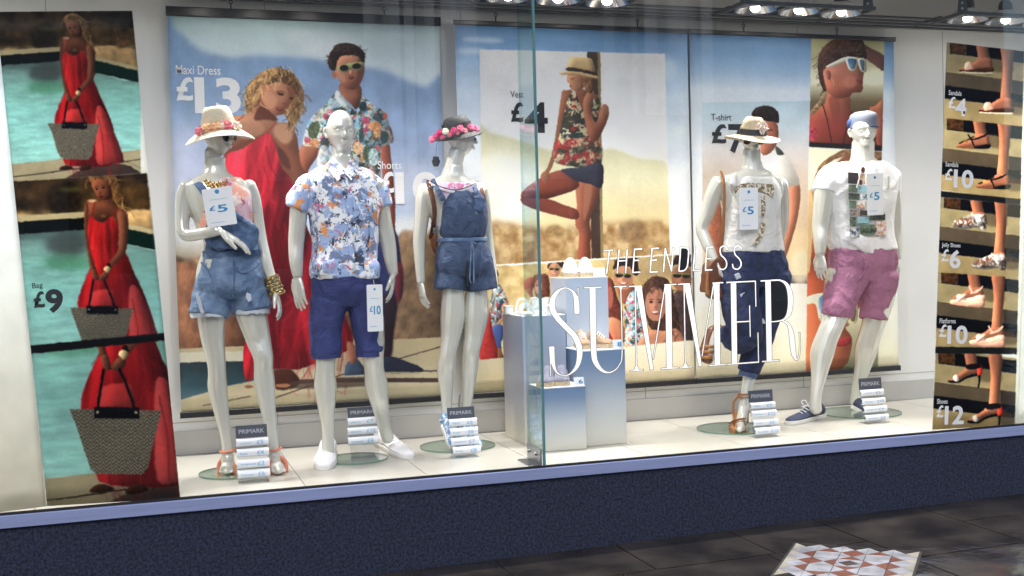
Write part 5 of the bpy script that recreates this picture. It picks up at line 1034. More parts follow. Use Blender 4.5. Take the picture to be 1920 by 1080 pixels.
for k in range(16):
    b.ell(P_(385+k*2.6,338+6*math.sin(k*.2)+4*(k%3),Y-.085-.012*math.sin(k*.2)),(.009,.007,.010),n=8,m=5)
b.build('necklace',M['gold'],t,label='chunky gold necklace')
b=MB(); p0,p1=P_(508,521,Y-.05),P_(521,552,Y-.06)
for k in range(6):
    c=p0+(p1-p0)*k/5; b.tube([c-(p1-p0)*.07,c+(p1-p0)*.07],[.041-.001*k]*2,n=20,round_=False,sub=1)
for k in range(26): 
    a=k*2.4; c=p0+(p1-p0)*(k/26.); b.ell(c+V(math.cos(a)*.038,math.sin(a)*.038,0),(.008,.008,.007),n=7,m=5)
b.build('cuff',M['gold'],t,label='wide gold cuff bracelet on the wrist')
# hat with roses, sunglasses
C=P_(410,243,Y-.005); lat=nrm(V(1,.0,.10)); up=nrm(V(-.10,-.10,1)); back=np.cross(up,lat)
h=hat(t,C,lat,back,up,.088,.100,.118,.084,M['straw'],band=None,droop=.045,wave=-.016,top=.84)
for k,(x,y,r,c) in enumerate([(375,247,8,'lpink'),(389,241,8.5,'lpeach'),(406,239,9,'lpeach'),(400,246,6,'lpink'),(427,237,9,'lpink'),(443,237,8.5,'lcream'),(416,237,6,'lcream')]):
    rose(P_(x,y,Y-.085-.025*math.sin((x-370)/75*3.1)),r*pxm(Y)*1.3,M[c],h,nv=((x-410)/60,-1,.35))
b=MB()
for x,y in((382,251),(434,243),(417,244)): b.ell(P_(x,y,Y-.11),(.012,.006,.006),n=8,m=5)
b.build('leaf',M['green'],h)
g_=MB()
for x,r in((424,7.5),(441,3.6)):
    c=P_(x,257,Y-.078+(.0 if x<430 else -.005)); th=np.linspace(0,2*math.pi,20,endpoint=False); nn=nrm(V(.55,-.8,0)) if x<430 else nrm(V(.9,-.4,0)); u_=nrm(np.cross(nn,V(0,0,1)))
    g_.prism([c+u_*math.cos(a)*r*pxm(Y)*(1 if x<430 else 1.6)+V(0,0,1)*math.sin(a)*7.5*pxm(Y) for a in th],tuple(nn*.004))
g_.tube([P_(414,256,Y-.06),P_(398,258,Y-.03)],[.002]*2,n=6); g_.build('sunglasses',M['lens'],t)
tagcard(382,352,441,423,Y-.20,'white five pound price tag on the strap of the denim dungarees','5',tilt=.13)
# ================= mannequin 2: bald, floral shirt, navy shorts =================
Y=5.99
t=thing('mannequin','bald pearl white male mannequin in floral short-sleeved shirt and navy shorts','mannequin',onZ(665,866,FZ)); m2=t
b=MB()
torso(b,[(622,659,292,.055),(618,662,312,.06),(606,674,322,.08),(584,694,336,.10),(574,706,360,.12),(582,706,400,.125),(590,704,440,.115),(592,702,480,.115),(590,706,520,.10),(602,698,548,.05)],Y)
head(b,638.5,247,Y-.01,.228,yaw=.36)
limb(b,[(640,275,Y,18),(640,300,Y,18.5),(640,325,Y,22)])
limb(b,[(572,352,Y,20),(562,380,Y,18),(558,420,Y,16.5),(555,455,Y,15),(555,492,Y-.02,13),(558,518,Y-.03,9.5)])
hand(b,P_(558,521,Y-.03),P_(564,585,Y-.05)-P_(558,521,Y-.03),V(.75,.5,0),s=1.08,curl=.18,spread=.1,thumb=-1)
limb(b,[(703,348,Y,20),(712,380,Y,17),(719,415,Y+.01,15.5),(728,455,Y+.01,14),(733,490,Y,12),(737,512,Y-.01,9)])
hand(b,P_(737,514,Y-.01),P_(733,575,Y-.02)-P_(737,514,Y-.01),V(-.9,.3,0),s=1.0,curl=.25,spread=.08,thumb=-1)
limb(b,[(612,600,Y,28),(610,650,Y,24),(610,680,Y-.01,18.5),(609,700,Y,19),(610,724,Y+.02,21.5),(612,760,Y+.02,17),(614,800,Y+.02,11.5),(615,850,Y+.01,11.5)])
limb(b,[(692,600,Y,28),(697,645,Y,24),(700,675,Y-.01,19),(702,698,Y+.01,19),(706,724,Y+.03,21.5),(713,762,Y+.04,16),(720,798,Y+.09,11.5),(727,822,Y+.11,11.5)])
finish_body(b,t)
A=V(*onZ(616,853,FZ)); sneaker(t,onZ(617,852,FZ),onZ(607,882,FZ),M['wcan'],h=.10,w=.056)
sneaker(t,onZ(712,833,FZ),onZ(768,861,FZ),M['wcan'],h=.09,w=.053)
c=base_plate(t,668,862,58)
b=MB()
torso(b,[(600,678,313,.085),(586,693,322,.105),(572,706,336,.125),(570,712,356,.14),(578,712,385,.148),(583,708,415,.142),(587,706,450,.134),(585,705,480,.140),(581,706,503,.146),(584,708,520,.146)],Y)
cloth(b,[(592,334,Y,13),(573,350,Y,19.5),(565,368,Y,22.5),(557,391,Y,23.5)],n=20); cloth(b,[(688,334,Y,13),(703,350,Y,19),(711,367,Y,20.5),(716,387,Y,20)],n=20)
# shirt tails
cloth(b,[(612,495,Y-.07,30),(612,515,Y-.07,24)],n=20); cloth(b,[(690,500,Y-.07,22),(693,522,Y-.075,16)],n=20)
sh=b.build('shirt',M['floral'],t,remesh=.0065,smooth_it=2,disp=folds(.009,(11,11,6),seed=5))
b=MB()
for pts in([(626,294,.062),(610,311,.085),(633,340,.158),(645,325,.140)],[(657,298,.062),(671,313,.085),(659,338,.158),(647,325,.140)]): b.prism([P_(x,y,Y-d_) for x,y,d_ in pts],(0,.006,.004))
b.build('collar',M['floral'],sh,shade=False)
b=MB(); b.tube([P_(646,334,Y-.146),P_(655,380,Y-.158),P_(658,440,Y-.150),P_(660,500,Y-.158)],[.014]*4,n=8,flat=.22,up=(0,-1,0)); b.build('placket',M['floral'],sh)
for k in range(5):
    b=MB(); p=P_(650+3*k,352+36*k,Y-.166); b.cyl(p,p+V(0,-.002,0),.0045,10); b.build('button',M['lace'],sh)
b=MB(); torso(b,[(590,706,500,.128),(586,710,520,.134),(585,713,545,.128),(592,708,572,.085)],Y)
cloth(b,[(620,560,Y,34),(612,600,Y,32),(611,640,Y,29),(611,664,Y-.005,27)],n=22); cloth(b,[(682,560,Y,33),(688,600,Y,30),(692,640,Y,26),(693,660,Y-.005,24)],n=22)
s2=b.build('shorts',M['navyc'],t,remesh=.006,smooth_it=2,disp=folds(.0075,(12,12,7),seed=8))
for cx,cy,rx in((611,663,27.5),(693,660,24.5)):
    b=MB(); th=np.linspace(0,2*math.pi,40,endpoint=False); c=P_(cx,cy,Y); r=rx*pxm(Y,cx); rr=[]
    for q,z in((r*.98,.018),(r*1.035,.016),(r*1.03,-.022),(r*.97,-.022)): rr.append(np.stack([c[0]+np.cos(th)*q,c[1]+np.sin(th)*q,c[2]+z+0*th],1))
    b.loft(rr,cap=False); b.build('turn_up',M['navyc'],s2)
tagcard(687,534,720,621,Y-.16,'tall narrow ten pound price tag at the hem of the floral shirt','10',tilt=.0)
# ================= mannequin 3: black hat, chambray playsuit =================
Y=6.14
t=thing('mannequin','pearl white mannequin in black flowered hat and blue drawstring playsuit, head turned right','mannequin',onZ(858,838,FZ)); m3=t
b=MB()
torso(b,[(836,868,312,.05),(828,870,326,.055),(812,880,336,.07),(795,900,346,.09),(786,908,360,.10),(798,906,385,.112),(808,907,410,.108),(818,908,435,.095),(822,910,450,.088),(822,910,470,.09),(824,912,492,.08),(834,904,512,.04)],Y)
head(b,862,258,Y,.205,yaw=1.30,fem=True,tilt=.05)
limb(b,[(857,285,Y,15),(852,305,Y,15.5),(846,330,Y+.01,19)])
limb(b,[(799,356,Y,16),(794,375,Y,15.5),(790,415,Y,13.5),(786,452,Y,12),(787,490,Y-.01,10),(789,528,Y-.02,7.8)])
hand(b,P_(789,530,Y-.02),P_(797,590,Y-.03)-P_(789,530,Y-.02),V(.95,.2,0),s=.95,curl=.28,spread=.08,thumb=-1)
limb(b,[(899,356,Y+.02,15),(906,385,Y+.05,13),(911,430,Y+.10,12),(918,480,Y+.10,10.5),(926,535,Y+.07,8)])
hand(b,P_(926,540,Y+.07),P_(929,590,Y+.06)-P_(926,540,Y+.07),V(-.9,.2,0),s=.9,curl=.25,spread=.08,thumb=-1)
limb(b,[(850,535,Y,19),(849,590,Y,22.5),(845,630,Y,18.5),(841,657,Y-.01,15.5),(838,680,Y,16),(836,700,Y+.02,16),(837,735,Y+.02,11.5),(838,775,Y+.02,8.8),(838,795,Y+.02,8.8)])
limb(b,[(893,535,Y+.02,19),(892,590,Y+.02,22.5),(888,630,Y+.02,18),(884,657,Y+.01,15.5),(881,690,Y+.04,15),(878,735,Y+.05,10.5),(874,775,Y+.05,8.5),(872,810,Y+.04,8.5)])
finish_body(b,t)
base_plate(t,858,838,68)
# high-top shoe on a raised heel plus its partner behind the sign
for (ax,ay,hx,hy,tx,ty,Ya) in((838,790,836,800,855,845,Y+.02),(872,800,872,808,893,845,Y+.04)):
    A=P_(ax,ay-16,Ya); H_=P_(hx,hy,Ya); T_=onZ(tx,ty,FZ+.006)
    o=sneaker(t,H_,T_,M['scarf'],name='high_top',h=.078,w=.042)
    b=MB(); b.tube([H_+V(0,.0,.05),H_*.45+A*.55+V(0,0,.0),A],[.040,.037,.036],n=14,round_=False); b.build('ankle_collar',M['scarf'],o)
b=MB(); b.cyl(onZ(858,838,FZ)+V(.0,0,0),P_(862,740,Y),.006,8); b.build('support_rod',M['steel'],t)
b=MB(); torso(b,[(802,900,344,.098),(796,906,356,.110),(800,908,378,.116),(806,909,400,.114),(814,909,425,.106)],Y); v_=b.build('striped_vest',M['stripeprint'],t,remesh=.006,smooth_it=2)
b=MB()
b.tube([P_(x,y,Y-d_) for x,y,d_ in((806,342,.07),(826,354,.10),(850,360,.112),(872,356,.105),(893,345,.08))],[.007]*5,n=8,up=(0,-1,0)); b.build('neck_trim',M['tee'],v_)
b=MB(); b.tube([P_(x,y,Y-d_) for x,y,d_ in((806,339,.075),(826,350,.104),(850,356,.117),(872,352,.110),(893,342,.085))],[.0025]*5,n=6); b.build('dark_piping',M['blackband'],v_)
b=MB(); torso(b,[(824,898,360,.128),(816,906,374,.138),(815,909,392,.144),(818,910,415,.140),(822,908,438,.118),(826,906,450,.100),(821,911,462,.122),(817,919,485,.134),(818,921,502,.128),(824,918,516,.095)],Y)
cloth(b,[(850,492,Y,30),(847,515,Y,28),(844,543,Y-.005,28.5)],n=22); cloth(b,[(890,492,Y,30),(899,515,Y,27.5),(904,543,Y-.005,27)],n=22)
pl=b.build('playsuit',M['chambray'],t,remesh=.006,smooth_it=2,disp=folds(.0075,(13,13,4),seed=12))
b=MB(); b.tube([P_(876,y,Y-d_) for y,d_ in((490,.142),(505,.132),(520,.112),(536,.090))],[.006]*4,n=6); b.build('seam_or_crease',M['blackband'],pl)  # black tube drawn in as the shade of the gap between the legs
for pts in([(830,372,.142),(822,358,.128),(815,345,.075),(812,337,.04)],[(893,370,.140),(893,356,.122),(888,348,.08),(884,340,.045)]):
    b=MB(); b.tube([P_(x,y,Y-d_) for x,y,d_ in pts],[.018,.014,.013,.012],n=10,flat=.35,up=(0,-1,0)); b.build('shoulder_strap',M['chambray'],pl)
b=MB(); rr=[]
for yy,g in((446,1.),(447,1.03),(452,1.03),(453,1.)):
    R_=body_ring(821,911,yy,Y,.109); c=R_.mean(0); rr.append(c+(R_-c)*g)
b.loft(rr,cap=False)
for dx in(-2,3): b.tube([P_(884+dx*.4,450,Y-.118),P_(885+dx,480,Y-.145),P_(884+dx*1.5,520,Y-.148),P_(885+dx,530,Y-.148)],[.0032]*4,n=6)
b.tube([P_(884,450,Y-.118),P_(878,456,Y-.13),P_(884,452,Y-.12),P_(892,457,Y-.13),P_(884,450,Y-.118)],[.003]*5,n=6)
b.build('drawstring',M['denim_l'],pl)
b=MB(); b.prism([P_(x,y,Y-.152) for x,y in((889,373),(908,373),(909,390),(899,397),(889,391))],(0,.008,0)); b.build('chest_pocket',M['denim'],pl,shade=False)
bp=thing('backpack','brown leather backpack with two straps worn by the mannequin in the black hat','backpack',P_(810,470,Y+.16))
b=MB(); b.ell(P_(855,420,Y+.19),(.15,.085,.17),n=22,m=14); b.ell(P_(818,445,Y+.15),(.035,.06,.10)); b.build('bag_body',M['brown'],bp,remesh=.008,smooth_it=4)
for pts in([(804,340,-.02),(806,352,-.075),(812,375,-.112),(815,400,-.10),(812,425,-.03),(808,445,.08)],[(894,342,-.02),(900,352,-.07),(906,372,-.09),(908,392,-.06),(908,415,.05)]):
    b=MB(); b.tube([P_(x,y,Y+d_) for x,y,d_ in pts],[.016]*len(pts),n=10,flat=.3,up=(0,-1,0)); b.build('strap',M['brown'],bp)
b=MB(); b.box(P_(815,432,Y-.03),(.02,.03,.03)); b.box(P_(808,352,Y-.085),(.024,.006,.02)); b.build('buckle',M['steel'],bp,bevel=.003)
C=P_(858,247,Y); lat=nrm(V(1,0,.20)); up=nrm(V(-.20,-.12,1)); back=np.cross(up,lat)
h=hat(t,C,lat,back,up,.088,.090,.085,.048,M['blackhat'],droop=.028,dent=False,top=.86,wave=.004)
fl=[(811,262,8,'lhot'),(818,256,7,'lmag'),(825,249,8,'lmag'),(835,247,8,'lwhite'),(830,257,6,'lhot'),(843,253,6,'lpink'),(851,245,7.5,'lmag'),(847,250,6,'lmag'),(863,242,9,'lhot'),(871,247,8,'lpink'),(882,240,9,'lhot'),(892,243,8.5,'lhot'),(888,250,7,'lhot'),(897,250,6,'lwhite'),(877,251,5,'lmag'),(858,250,5,'lpink')]
for k,(x,y,r,c) in enumerate(fl): rose(P_(x,y,Y-.045-.055*math.sin((x-805)/95*3.1)),r*pxm(Y),M[c],h,nv=((x-855)/50,-1,.3),name='flower')
b=MB(); c=P_(889,262,Y-.03); b.ell(c,(.012,.034,.012)); b.tube([c,P_(852,259,Y-.05)],[.002]*2,n=6); b.build('sunglasses',M['lens'],t)
sk=thing('security_tag','small black plastic security tag hanging beside the black hat','security tag',P_(818,318,6.3))
b=MB(); pts=[(812.5,293),(823,293),(823,298),(825.5,302),(824,307),(822,312),(814,312),(812,307),(810.5,302),(812.5,298)]; b.prism([P_(x,y,6.3) for x,y in pts],(0,.018,0)); b.build('tag_body',M['dark'],sk,bevel=.002)
b=MB(); c=P_(818,315.5,6.305); th=np.linspace(0,2*math.pi,15); b.tube([c+V(math.cos(a)*.012,0,math.sin(a)*.011) for a in th],[.002]*15,n=6,sub=1); b.build('ring',M['steel'],sk)
b=MB(); b.tube([P_(818,293,6.31),P_(819,270,6.31),P_(830,262,6.28)],[.001]*3,n=5); b.build('string',M['cable'],sk)
# ================= mannequin 4: straw hat, vest, jeans, one foot raised =================
Y=6.02
t=thing('mannequin','pearl white mannequin in wide straw hat, white vest and ripped jeans with one foot raised','mannequin',onZ(1388,808,FZ)); m4=t
b=MB()
torso(b,[(1394,1426,304,.05),(1390,1430,316,.055),(1370,1446,324,.07),(1352,1460,332,.09),(1347,1466,346,.10),(1352,1462,370,.112),(1358,1456,395,.11),(1364,1456,420,.095),(1364,1460,445,.092),(1360,1466,470,.10),(1358,1468,498,.095),(1368,1460,518,.05)],Y)
head(b,1410,258,Y,.205,yaw=.05,fem=True,tilt=.10)
limb(b,[(1409,285,Y,15),(1409,305,Y,15.5),(1410,328,Y,19)])
limb(b,[(1349,344,Y,15.5),(1338,364,Y+.02,14),(1326,400,Y+.05,12),(1316,428,Y+.07,11),(1325,455,Y+.04,10),(1340,490,Y,8)])
hand(b,P_(1341,492,Y-.01),P_(1352,540,Y-.02)-P_(1341,492,Y-.01),V(.9,.3,0),s=.9,curl=.35,spread=.08,thumb=-1)
limb(b,[(1460,346,Y,15),(1464,365,Y+.03,13.5),(1466,400,Y+.08,12),(1464,430,Y+.12,11),(1450,460,Y+.16,9)])
# standing leg and raised leg
limb(b,[(1440,520,Y+.02,32),(1440,570,Y+.02,25),(1428,625,Y+.01,19),(1415,670,Y+.02,17),(1406,705,Y+.01,11.5),(1398,745,Y,10),(1395,762,Y,10)])
limb(b,[(1385,520,Y,32),(1388,565,Y-.03,27),(1398,615,Y-.06,22),(1388,628,Y-.01,18),(1370,626,Y+.07,14),(1352,624,Y+.14,10.5),(1345,628,Y+.16,10.5)])
b.tube([P_(1346,622,Y+.15),P_(1340,640,Y+.15),P_(1336,660,Y+.15),P_(1331,678,Y+.15)],[.030,.032,.030,.016],n=12)
A=P_(1395,760,Y); b.tube([A,P_(1392,778,Y-.03),P_(1389,795,Y-.06),onZ(1387,806,FZ+.03)],[.030,.031,.032,.018],n=12)
for k in range(5): b.tube([P_(1381+k*3.3,794,Y-.07),onZ(1381+k*3.3,806,FZ+.022)],[.0095,.008],n=8)
finish_body(b,t)
base_plate(t,1378,805,63)
def wedge(o0,anklep,heelp,toep,w=.042,hz=.085):
    b=MB(); H_=np.array(heelp,float); T_=np.array(toep,float); d=T_-H_; sd=nrm(np.cross(d,V(0,0,1))) if abs(nrm(d)[2])<.95 else V(1,0,0)
    rr=[]
    return b
o=None
b=MB(); H_=onZ(1390,795,FZ); T_=onZ(1387,812,FZ)   # standing wedge: sole block, straps
b.loft([np.array(q) for q in([H_+V(-.034,.02,0),H_+V(.034,.02,0),H_+V(.034,.02,.085),H_+V(-.034,.02,.085)],[T_+V(-.046,.03,0),T_+V(.046,.03,0),T_+V(.046,.03,.034),T_+V(-.046,.03,.034)],[T_+V(-.040,-.012,.002),T_+V(.040,-.012,.002),T_+V(.040,-.012,.028),T_+V(-.040,-.012,.028)])])
o=b.build('wedge_sandal',M['tan'],t,bevel=.006,label='tan wedge sandal standing on the glass plate')
b=MB()
for y,dz in((789,.0),(794,.0),(799,0)): 
    p=P_(1388,y,Y-.10+(799-y)*.004); b.tube([p+V(-.040,.05,-.02),p+V(-.030,.0,.006),p+V(0,-.012,.012),p+V(.030,0,.006),p+V(.040,.05,-.02)],[.011]*5,n=8,flat=.4)
b.build('toe_strap',M['tan'],o)
b=MB()
for y in(738,744):
    c=P_(1396,y,Y); th=np.linspace(0,2*math.pi,17); b.tube([c+V(math.cos(a)*.038,math.sin(a)*.036,0) for a in th],[.0055]*17,n=6,sub=1)
b.tube([P_(1384,742,Y+.01),P_(1375,756,Y+.03),P_(1375,776,Y+.03),P_(1378,794,Y)],[.0075]*4,n=6); b.tube([P_(1401,742,Y+.01),P_(1402,770,Y),P_(1402,792,Y-.02)],[.006]*3,n=6); b.build('ankle_strap',M['tan'],o)
b=MB(); sol=[P_(1348,612,Y+.19),P_(1334,620,Y+.20),P_(1324,645,Y+.20),P_(1320,668,Y+.18),P_(1330,676,Y+.14)]
b.tube(sol,[.018,.026,.030,.032,.024],n=12,flat=1.0)
o=b.build('wedge_sandal',M['brown'],t,remesh=.006,smooth_it=2,label='brown wedge sandal on the raised foot')
b=MB()
for x,y in((1334,650),(1332,660),(1330,670)): p=P_(x,y,Y+.115); b.tube([p+V(-.034,.05,0),p+V(-.02,.0,0),p+V(.02,0,0),p+V(.034,.05,0)],[.010]*4,n=8,flat=.4)
c=P_(1350,621,Y+.15); b.tube([c+V(0,math.cos(a)*.038,math.sin(a)*.038) for a in np.linspace(0,2*math.pi,17)],[.006]*17,n=6,sub=1); b.build('strap',M['tan'],o)
# vest and print
b=MB(); torso(b,[(1370,1446,334,.104),(1362,1455,348,.126),(1358,1457,372,.136),(1359,1458,395,.134),(1360,1458,420,.126),(1358,1461,445,.122),(1356,1464,472,.126)],Y)
vs=b.build('vest',M['vest'],t,remesh=.006,smooth_it=2,disp=folds(.0075,(12,12,4),seed=21))
for pts in([(1376,344,.105),(1376,334,.085),(1382,326,.04)],[(1444,344,.105),(1441,334,.085),(1434,325,.04)]):
    b=MB(); b.tube([P_(x,y,Y-d_) for x,y,d_ in pts],[.026,.020,.016],n=10,flat=.4,up=(0,-1,0)); b.build('shoulder_strap',M['vest'],vs)
M['printgold']=floral('palm_print',[(S(220,214,200),.5,1.5),(S(96,76,56),.56,1.8)],S(140,122,88),sc=30,seed=9)
def patch(pts,Y0,name,m,par,thick=.004):
    b=MB(); b.prism([P_(x,y,Y0) for x,y in pts],(0,thick,0)); return b.build(name,m,par,shade=False)
for pts in([(1377,353),(1388,345),(1402,343),(1428,344),(1450,346),(1453,358),(1449,370),(1440,364),(1425,358),(1402,352),(1384,356),(1378,366)],[(1427,368),(1434,366),(1436,392),(1432,406),(1428,404)],[(1428,414),(1436,420),(1432,440),(1424,452),(1418,460),(1410,456),(1420,446),(1424,432)]):
    patch(pts,Y-.142,'printed_motif',M['printgold'],vs)
b=MB(); torso(b,[(1355,1466,470,.118),(1354,1469,485,.126),(1356,1471,508,.13),(1362,1466,536,.10)],Y)
cloth(b,[(1443,515,Y+.01,34),(1443,550,Y+.01,29),(1436,590,Y+.01,24),(1426,630,Y+.01,22),(1412,670,Y+.01,20),(1403,697,Y+.01,17.5)],n=20)
cloth(b,[(1385,515,Y,36),(1385,555,Y-.03,32),(1394,600,Y-.07,29),(1400,628,Y-.07,26),(1385,636,Y,24),(1369,630,Y+.07,19),(1363,627,Y+.11,17)],n=20)
js=b.build('jeans',M['jeans'],t,remesh=.006,smooth_it=2,disp=folds(.007,(12,12,8),seed=31))
b=MB(); c0,c1=P_(1405,692,Y+.01),P_(1401,707,Y+.01); b.tube([c0,c1],[.054,.056],n=24,round_=False,sub=1); b.build('turn_up',M['cuffd'],js)
b=MB(); b.tube([P_(1366,630,Y+.09),P_(1359,626,Y+.13)],[.056,.054],n=24,round_=False,sub=1); b.build('turn_up',M['cuffd'],js)
for pts in([(1388,552),(1396,548),(1404,556),(1408,568),(1400,572),(1392,566)],[(1378,515),(1386,512),(1390,520),(1382,524)],[(1424,595),(1432,598),(1436,606),(1428,608)]):
    patch([(x,y) for x,y in pts],Y-.140 if pts[0][1]<580 else Y-.07,'worn_patch',M['fray'],js,.012)
tagcard(1386,352,1424,430,Y-.155,'white five pound price tag on the vest of the mannequin in the wide straw hat','5',tilt=.0)
C=P_(1411,254,Y); lat=nrm(V(1,0,-.03)); up=nrm(V(.02,-.16,1)); back=np.cross(up,lat)
h=hat(t,C,lat,back,up,.078,.092,.112,.085,M['straw2'],band=M['blackband'],droop=.022,bandh=.036,top=.78,upturn=.0,wave=.012)
b=MB()
for k in range(26):
    a=random.random()*6.3; r=random.uniform(.008,.034); c=P_(1431,241,Y-.105)+V(math.cos(a)*r*1.1,random.uniform(-.01,.012),math.sin(a)*r); R=np.array(Matrix.Rotation(a,3,'Y'))
    b.ell(c,(.016,.003,.006),R,n=8,m=5)
b.build('fabric_flower',M['petal'] if 'petal' in M else mat('blush_petals',S(214,200,192),.8),h)
g_=MB()
for x in(1400,1426):
    c=P_(x,266.5,Y-.092); th=np.linspace(0,2*math.pi,18,endpoint=False); g_.prism([c+V(math.cos(a)*.023,0,math.sin(a)*.015) for a in th],(0,-.004,0))
g_.tube([P_(1407,264,Y-.095),P_(1419,264,Y-.095)],[.003]*2,n=6); g_.build('sunglasses',M['lens'],t)
sb=thing('shoulder_bag','brown leather shoulder bag hanging at the hip of the mannequin in jeans','bag',P_(1340,520,Y+.02))
b=MB(); b.tube([P_(x,y,Y+d_) for x,y,d_ in((1352,322,.0),(1357,345,-.09),(1358,380,-.10),(1356,430,-.09),(1352,470,-.05),(1348,495,0))],[.012]*6,n=10,flat=.3,up=(0,-1,0)); b.build('strap',M['tan'],sb)
b=MB(); b.prism(crc(np.array([P_(x,y,Y-.03) for x,y in((1330,498),(1352,482),(1372,500),(1376,530),(1364,556),(1340,560),(1332,540),(1325,548))]),3),(0,.09,0)); b.build('bag_body',M['brown'],sb,remesh=.006,smooth_it=4,disp=folds(.004,(14,14,14),seed=3))
b=MB(); b.tube([P_(x,y,Y-.04) for x,y in((1328,506),(1326,530),(1327,552))],[.008,.01,.012],n=8,flat=.5); b.build('tassel',M['tan'],sb)
# ================= mannequin 5: blue cap, white t-shirt, pink shorts =================
Y=6.18
t=thing('mannequin','pearl white male mannequin in blue cap, printed white t-shirt and pink shorts','mannequin',onZ(1575,785,FZ)); m5=t
b=MB()
torso(b,[(1599,1634,285,.055),(1596,1637,300,.06),(1580,1652,310,.08),(1562,1668,322,.10),(1552,1674,345,.12),(1560,1668,380,.125),(1562,1664,420,.115),(1562,1666,460,.115),(1560,1672,488,.105),(1574,1662,510,.05)],Y)
head(b,1618,247,Y-.01,.232,yaw=0,tilt=.03)
limb(b,[(1618,270,Y,18),(1617,295,Y,18.5),(1616,315,Y,22)])
limb(b,[(1552,338,Y,18),(1546,360,Y,17),(1542,395,Y,15.5),(1538,425,Y,13.5),(1538,450,Y-.02,11.5),(1538,474,Y-.03,8.8)])
hand(b,P_(1538,477,Y-.03),P_(1541,525,Y-.05)-P_(1538,477,Y-.03),V(.9,.4,0),s=1.02,curl=.25,spread=.08,thumb=-1)
limb(b,[(1666,340,Y,17),(1671,370,Y,15),(1674,405,Y+.02,13.5),(1676,435,Y+.03,12),(1679,462,Y+.02,10),(1681,482,Y+.01,8)])
hand(b,P_(1681,486,Y+.01),P_(1684,535,Y-.0)-P_(1681,486,Y+.01),V(-.9,.3,0),s=1.0,curl=.45,spread=.08,thumb=-1)
limb(b,[(1582,520,Y,30),(1572,570,Y-.02,24),(1562,605,Y-.05,19),(1556,620,Y-.06,18.5),(1548,640,Y-.06,18.5),(1541,665,Y-.06,19),(1536,700,Y-.08,13.5),(1530,740,Y-.11,9.5),(1529,768,Y-.12,10.5)])
limb(b,[(1650,520,Y+.02,30),(1645,570,Y+.03,24),(1638,605,Y+.05,18.5),(1630,632,Y+.06,17.5),(1624,655,Y+.08,18),(1617,690,Y+.11,13),(1608,725,Y+.15,9.5),(1605,755,Y+.16,10)])
finish_body(b,t)
base_plate(t,1612,775,64)
sneaker(t,onZ(1540,782,FZ),onZ(1478,797,FZ),M['ncan'],h=.088,w=.048,eyel=True)
sneaker(t,P_(1596,764,Y+.17),P_(1626,780,Y+.10),M['ncan'],h=.075,w=.045)
b=MB(); torso(b,[(1580,1654,305,.090),(1560,1668,314,.112),(1546,1676,326,.130),(1544,1678,345,.142),(1552,1672,375,.150),(1556,1668,405,.146),(1558,1667,435,.140),(1560,1670,455,.142),(1565,1674,468,.142)],Y)
cloth(b,[(1576,318,Y,12),(1558,328,Y,16.5),(1551,342,Y,19),(1547,360,Y,20)],n=20); cloth(b,[(1654,320,Y,12),(1667,332,Y,16),(1671,346,Y,16.5),(1671,366,Y,14.5)],n=20)
cloth(b,[(1600,455,Y-.02,36),(1592,468,Y-.02,32)],n=20)
ts=b.build('t_shirt',M['tee'],t,remesh=.0065,smooth_it=2,disp=folds(.0075,(11,11,7),seed=44))
def snap(name,col,x0,y0,x1,y1,Y0,par,sl=.0): return patch([(x0,y0),(x1,y0+sl),(x1,y1+sl),(x0,y1)],Y0,name,col,par,.006)
pcs=[S(70,60,58),S(196,170,140),S(120,140,120),S(150,190,200),S(60,54,60),S(230,232,226),S(90,110,90),S(186,120,90),S(200,205,190),S(70,86,110)]
pm=[mat('photo_print',c,.8,col2=pcs[(i*3+4)%10],vscale=50) for i,c in enumerate(pcs)]
rows=[(1591,1610,323,344),(1612,1622,325,344),(1592,1608,346,360),(1610,1626,347,360),(1592,1612,362,374),(1614,1628,363,374),(1593,1606,376,390),(1608,1622,377,390),(1624,1640,378,390),(1594,1612,393,404),(1614,1640,394,403),(1642,1658,396,404),(1594,1606,406,424),(1608,1630,406,418),(1632,1660,400,412),(1594,1612,426,444),(1614,1640,420,440),(1642,1662,414,440),(1664,1668,330,352)]
for i,(x0,x1,y0,y1) in enumerate(rows): snap('print_panel',pm[i%10],x0,y0,x1,y1,Y-.158,ts,1)
text('LAGUNA','print_lettering',ts,P_(1614,437,Y-.160),V(1,0,0),V(0,0,1),.12,.03,M['seal'],bold=.02)
tagcard(1625,325,1659,403,Y-.20,'white five pound price tag on the t-shirt of the mannequin in the blue cap','5',tilt=.03)
b=MB(); torso(b,[(1562,1672,466,.128),(1560,1675,482,.134),(1560,1676,500,.132),(1568,1668,524,.09)],Y)
cloth(b,[(1590,515,Y,32),(1579,550,Y-.02,27.5),(1571,575,Y-.04,25.5),(1568,592,Y-.04,25)],n=22); cloth(b,[(1648,515,Y,31),(1644,550,Y+.02,25.5),(1639,580,Y+.04,22.5),(1637,598,Y+.04,22)],n=22)
s5=b.build('shorts',M['pink'],t,remesh=.006,smooth_it=2,disp=folds(.008,(13,13,8),seed=51))
b=MB(); b.tube([P_(x,y,Y-.150) for x,y in((1620,484),(1622,505),(1612,522))],[.003]*3,n=6); b.tube([P_(x,y,Y-.148) for x,y in((1566,488),(1580,500),(1586,488))],[.003]*3,n=6); b.build('seam_or_crease',M['pink'],s5)
C=P_(1619,241,Y-.005); b=MB(); th=np.linspace(0,2*math.pi,36,endpoint=False); rr=[]
for k,z in((.0,-.004),(.004,-.004),(.004,.02),(.003,.05),(.0,.075),(-.010,.092),(-.032,.103),(-.065,.107)): rr.append(np.stack([C[0]+np.cos(th)*(.077+k),C[1]+np.sin(th)*(.100+k),C[2]+z+0*th],1))
b.loft(rr); cp=b.build('cap',M['capb'],t,disp=folds(.0012,(30,30,30)))
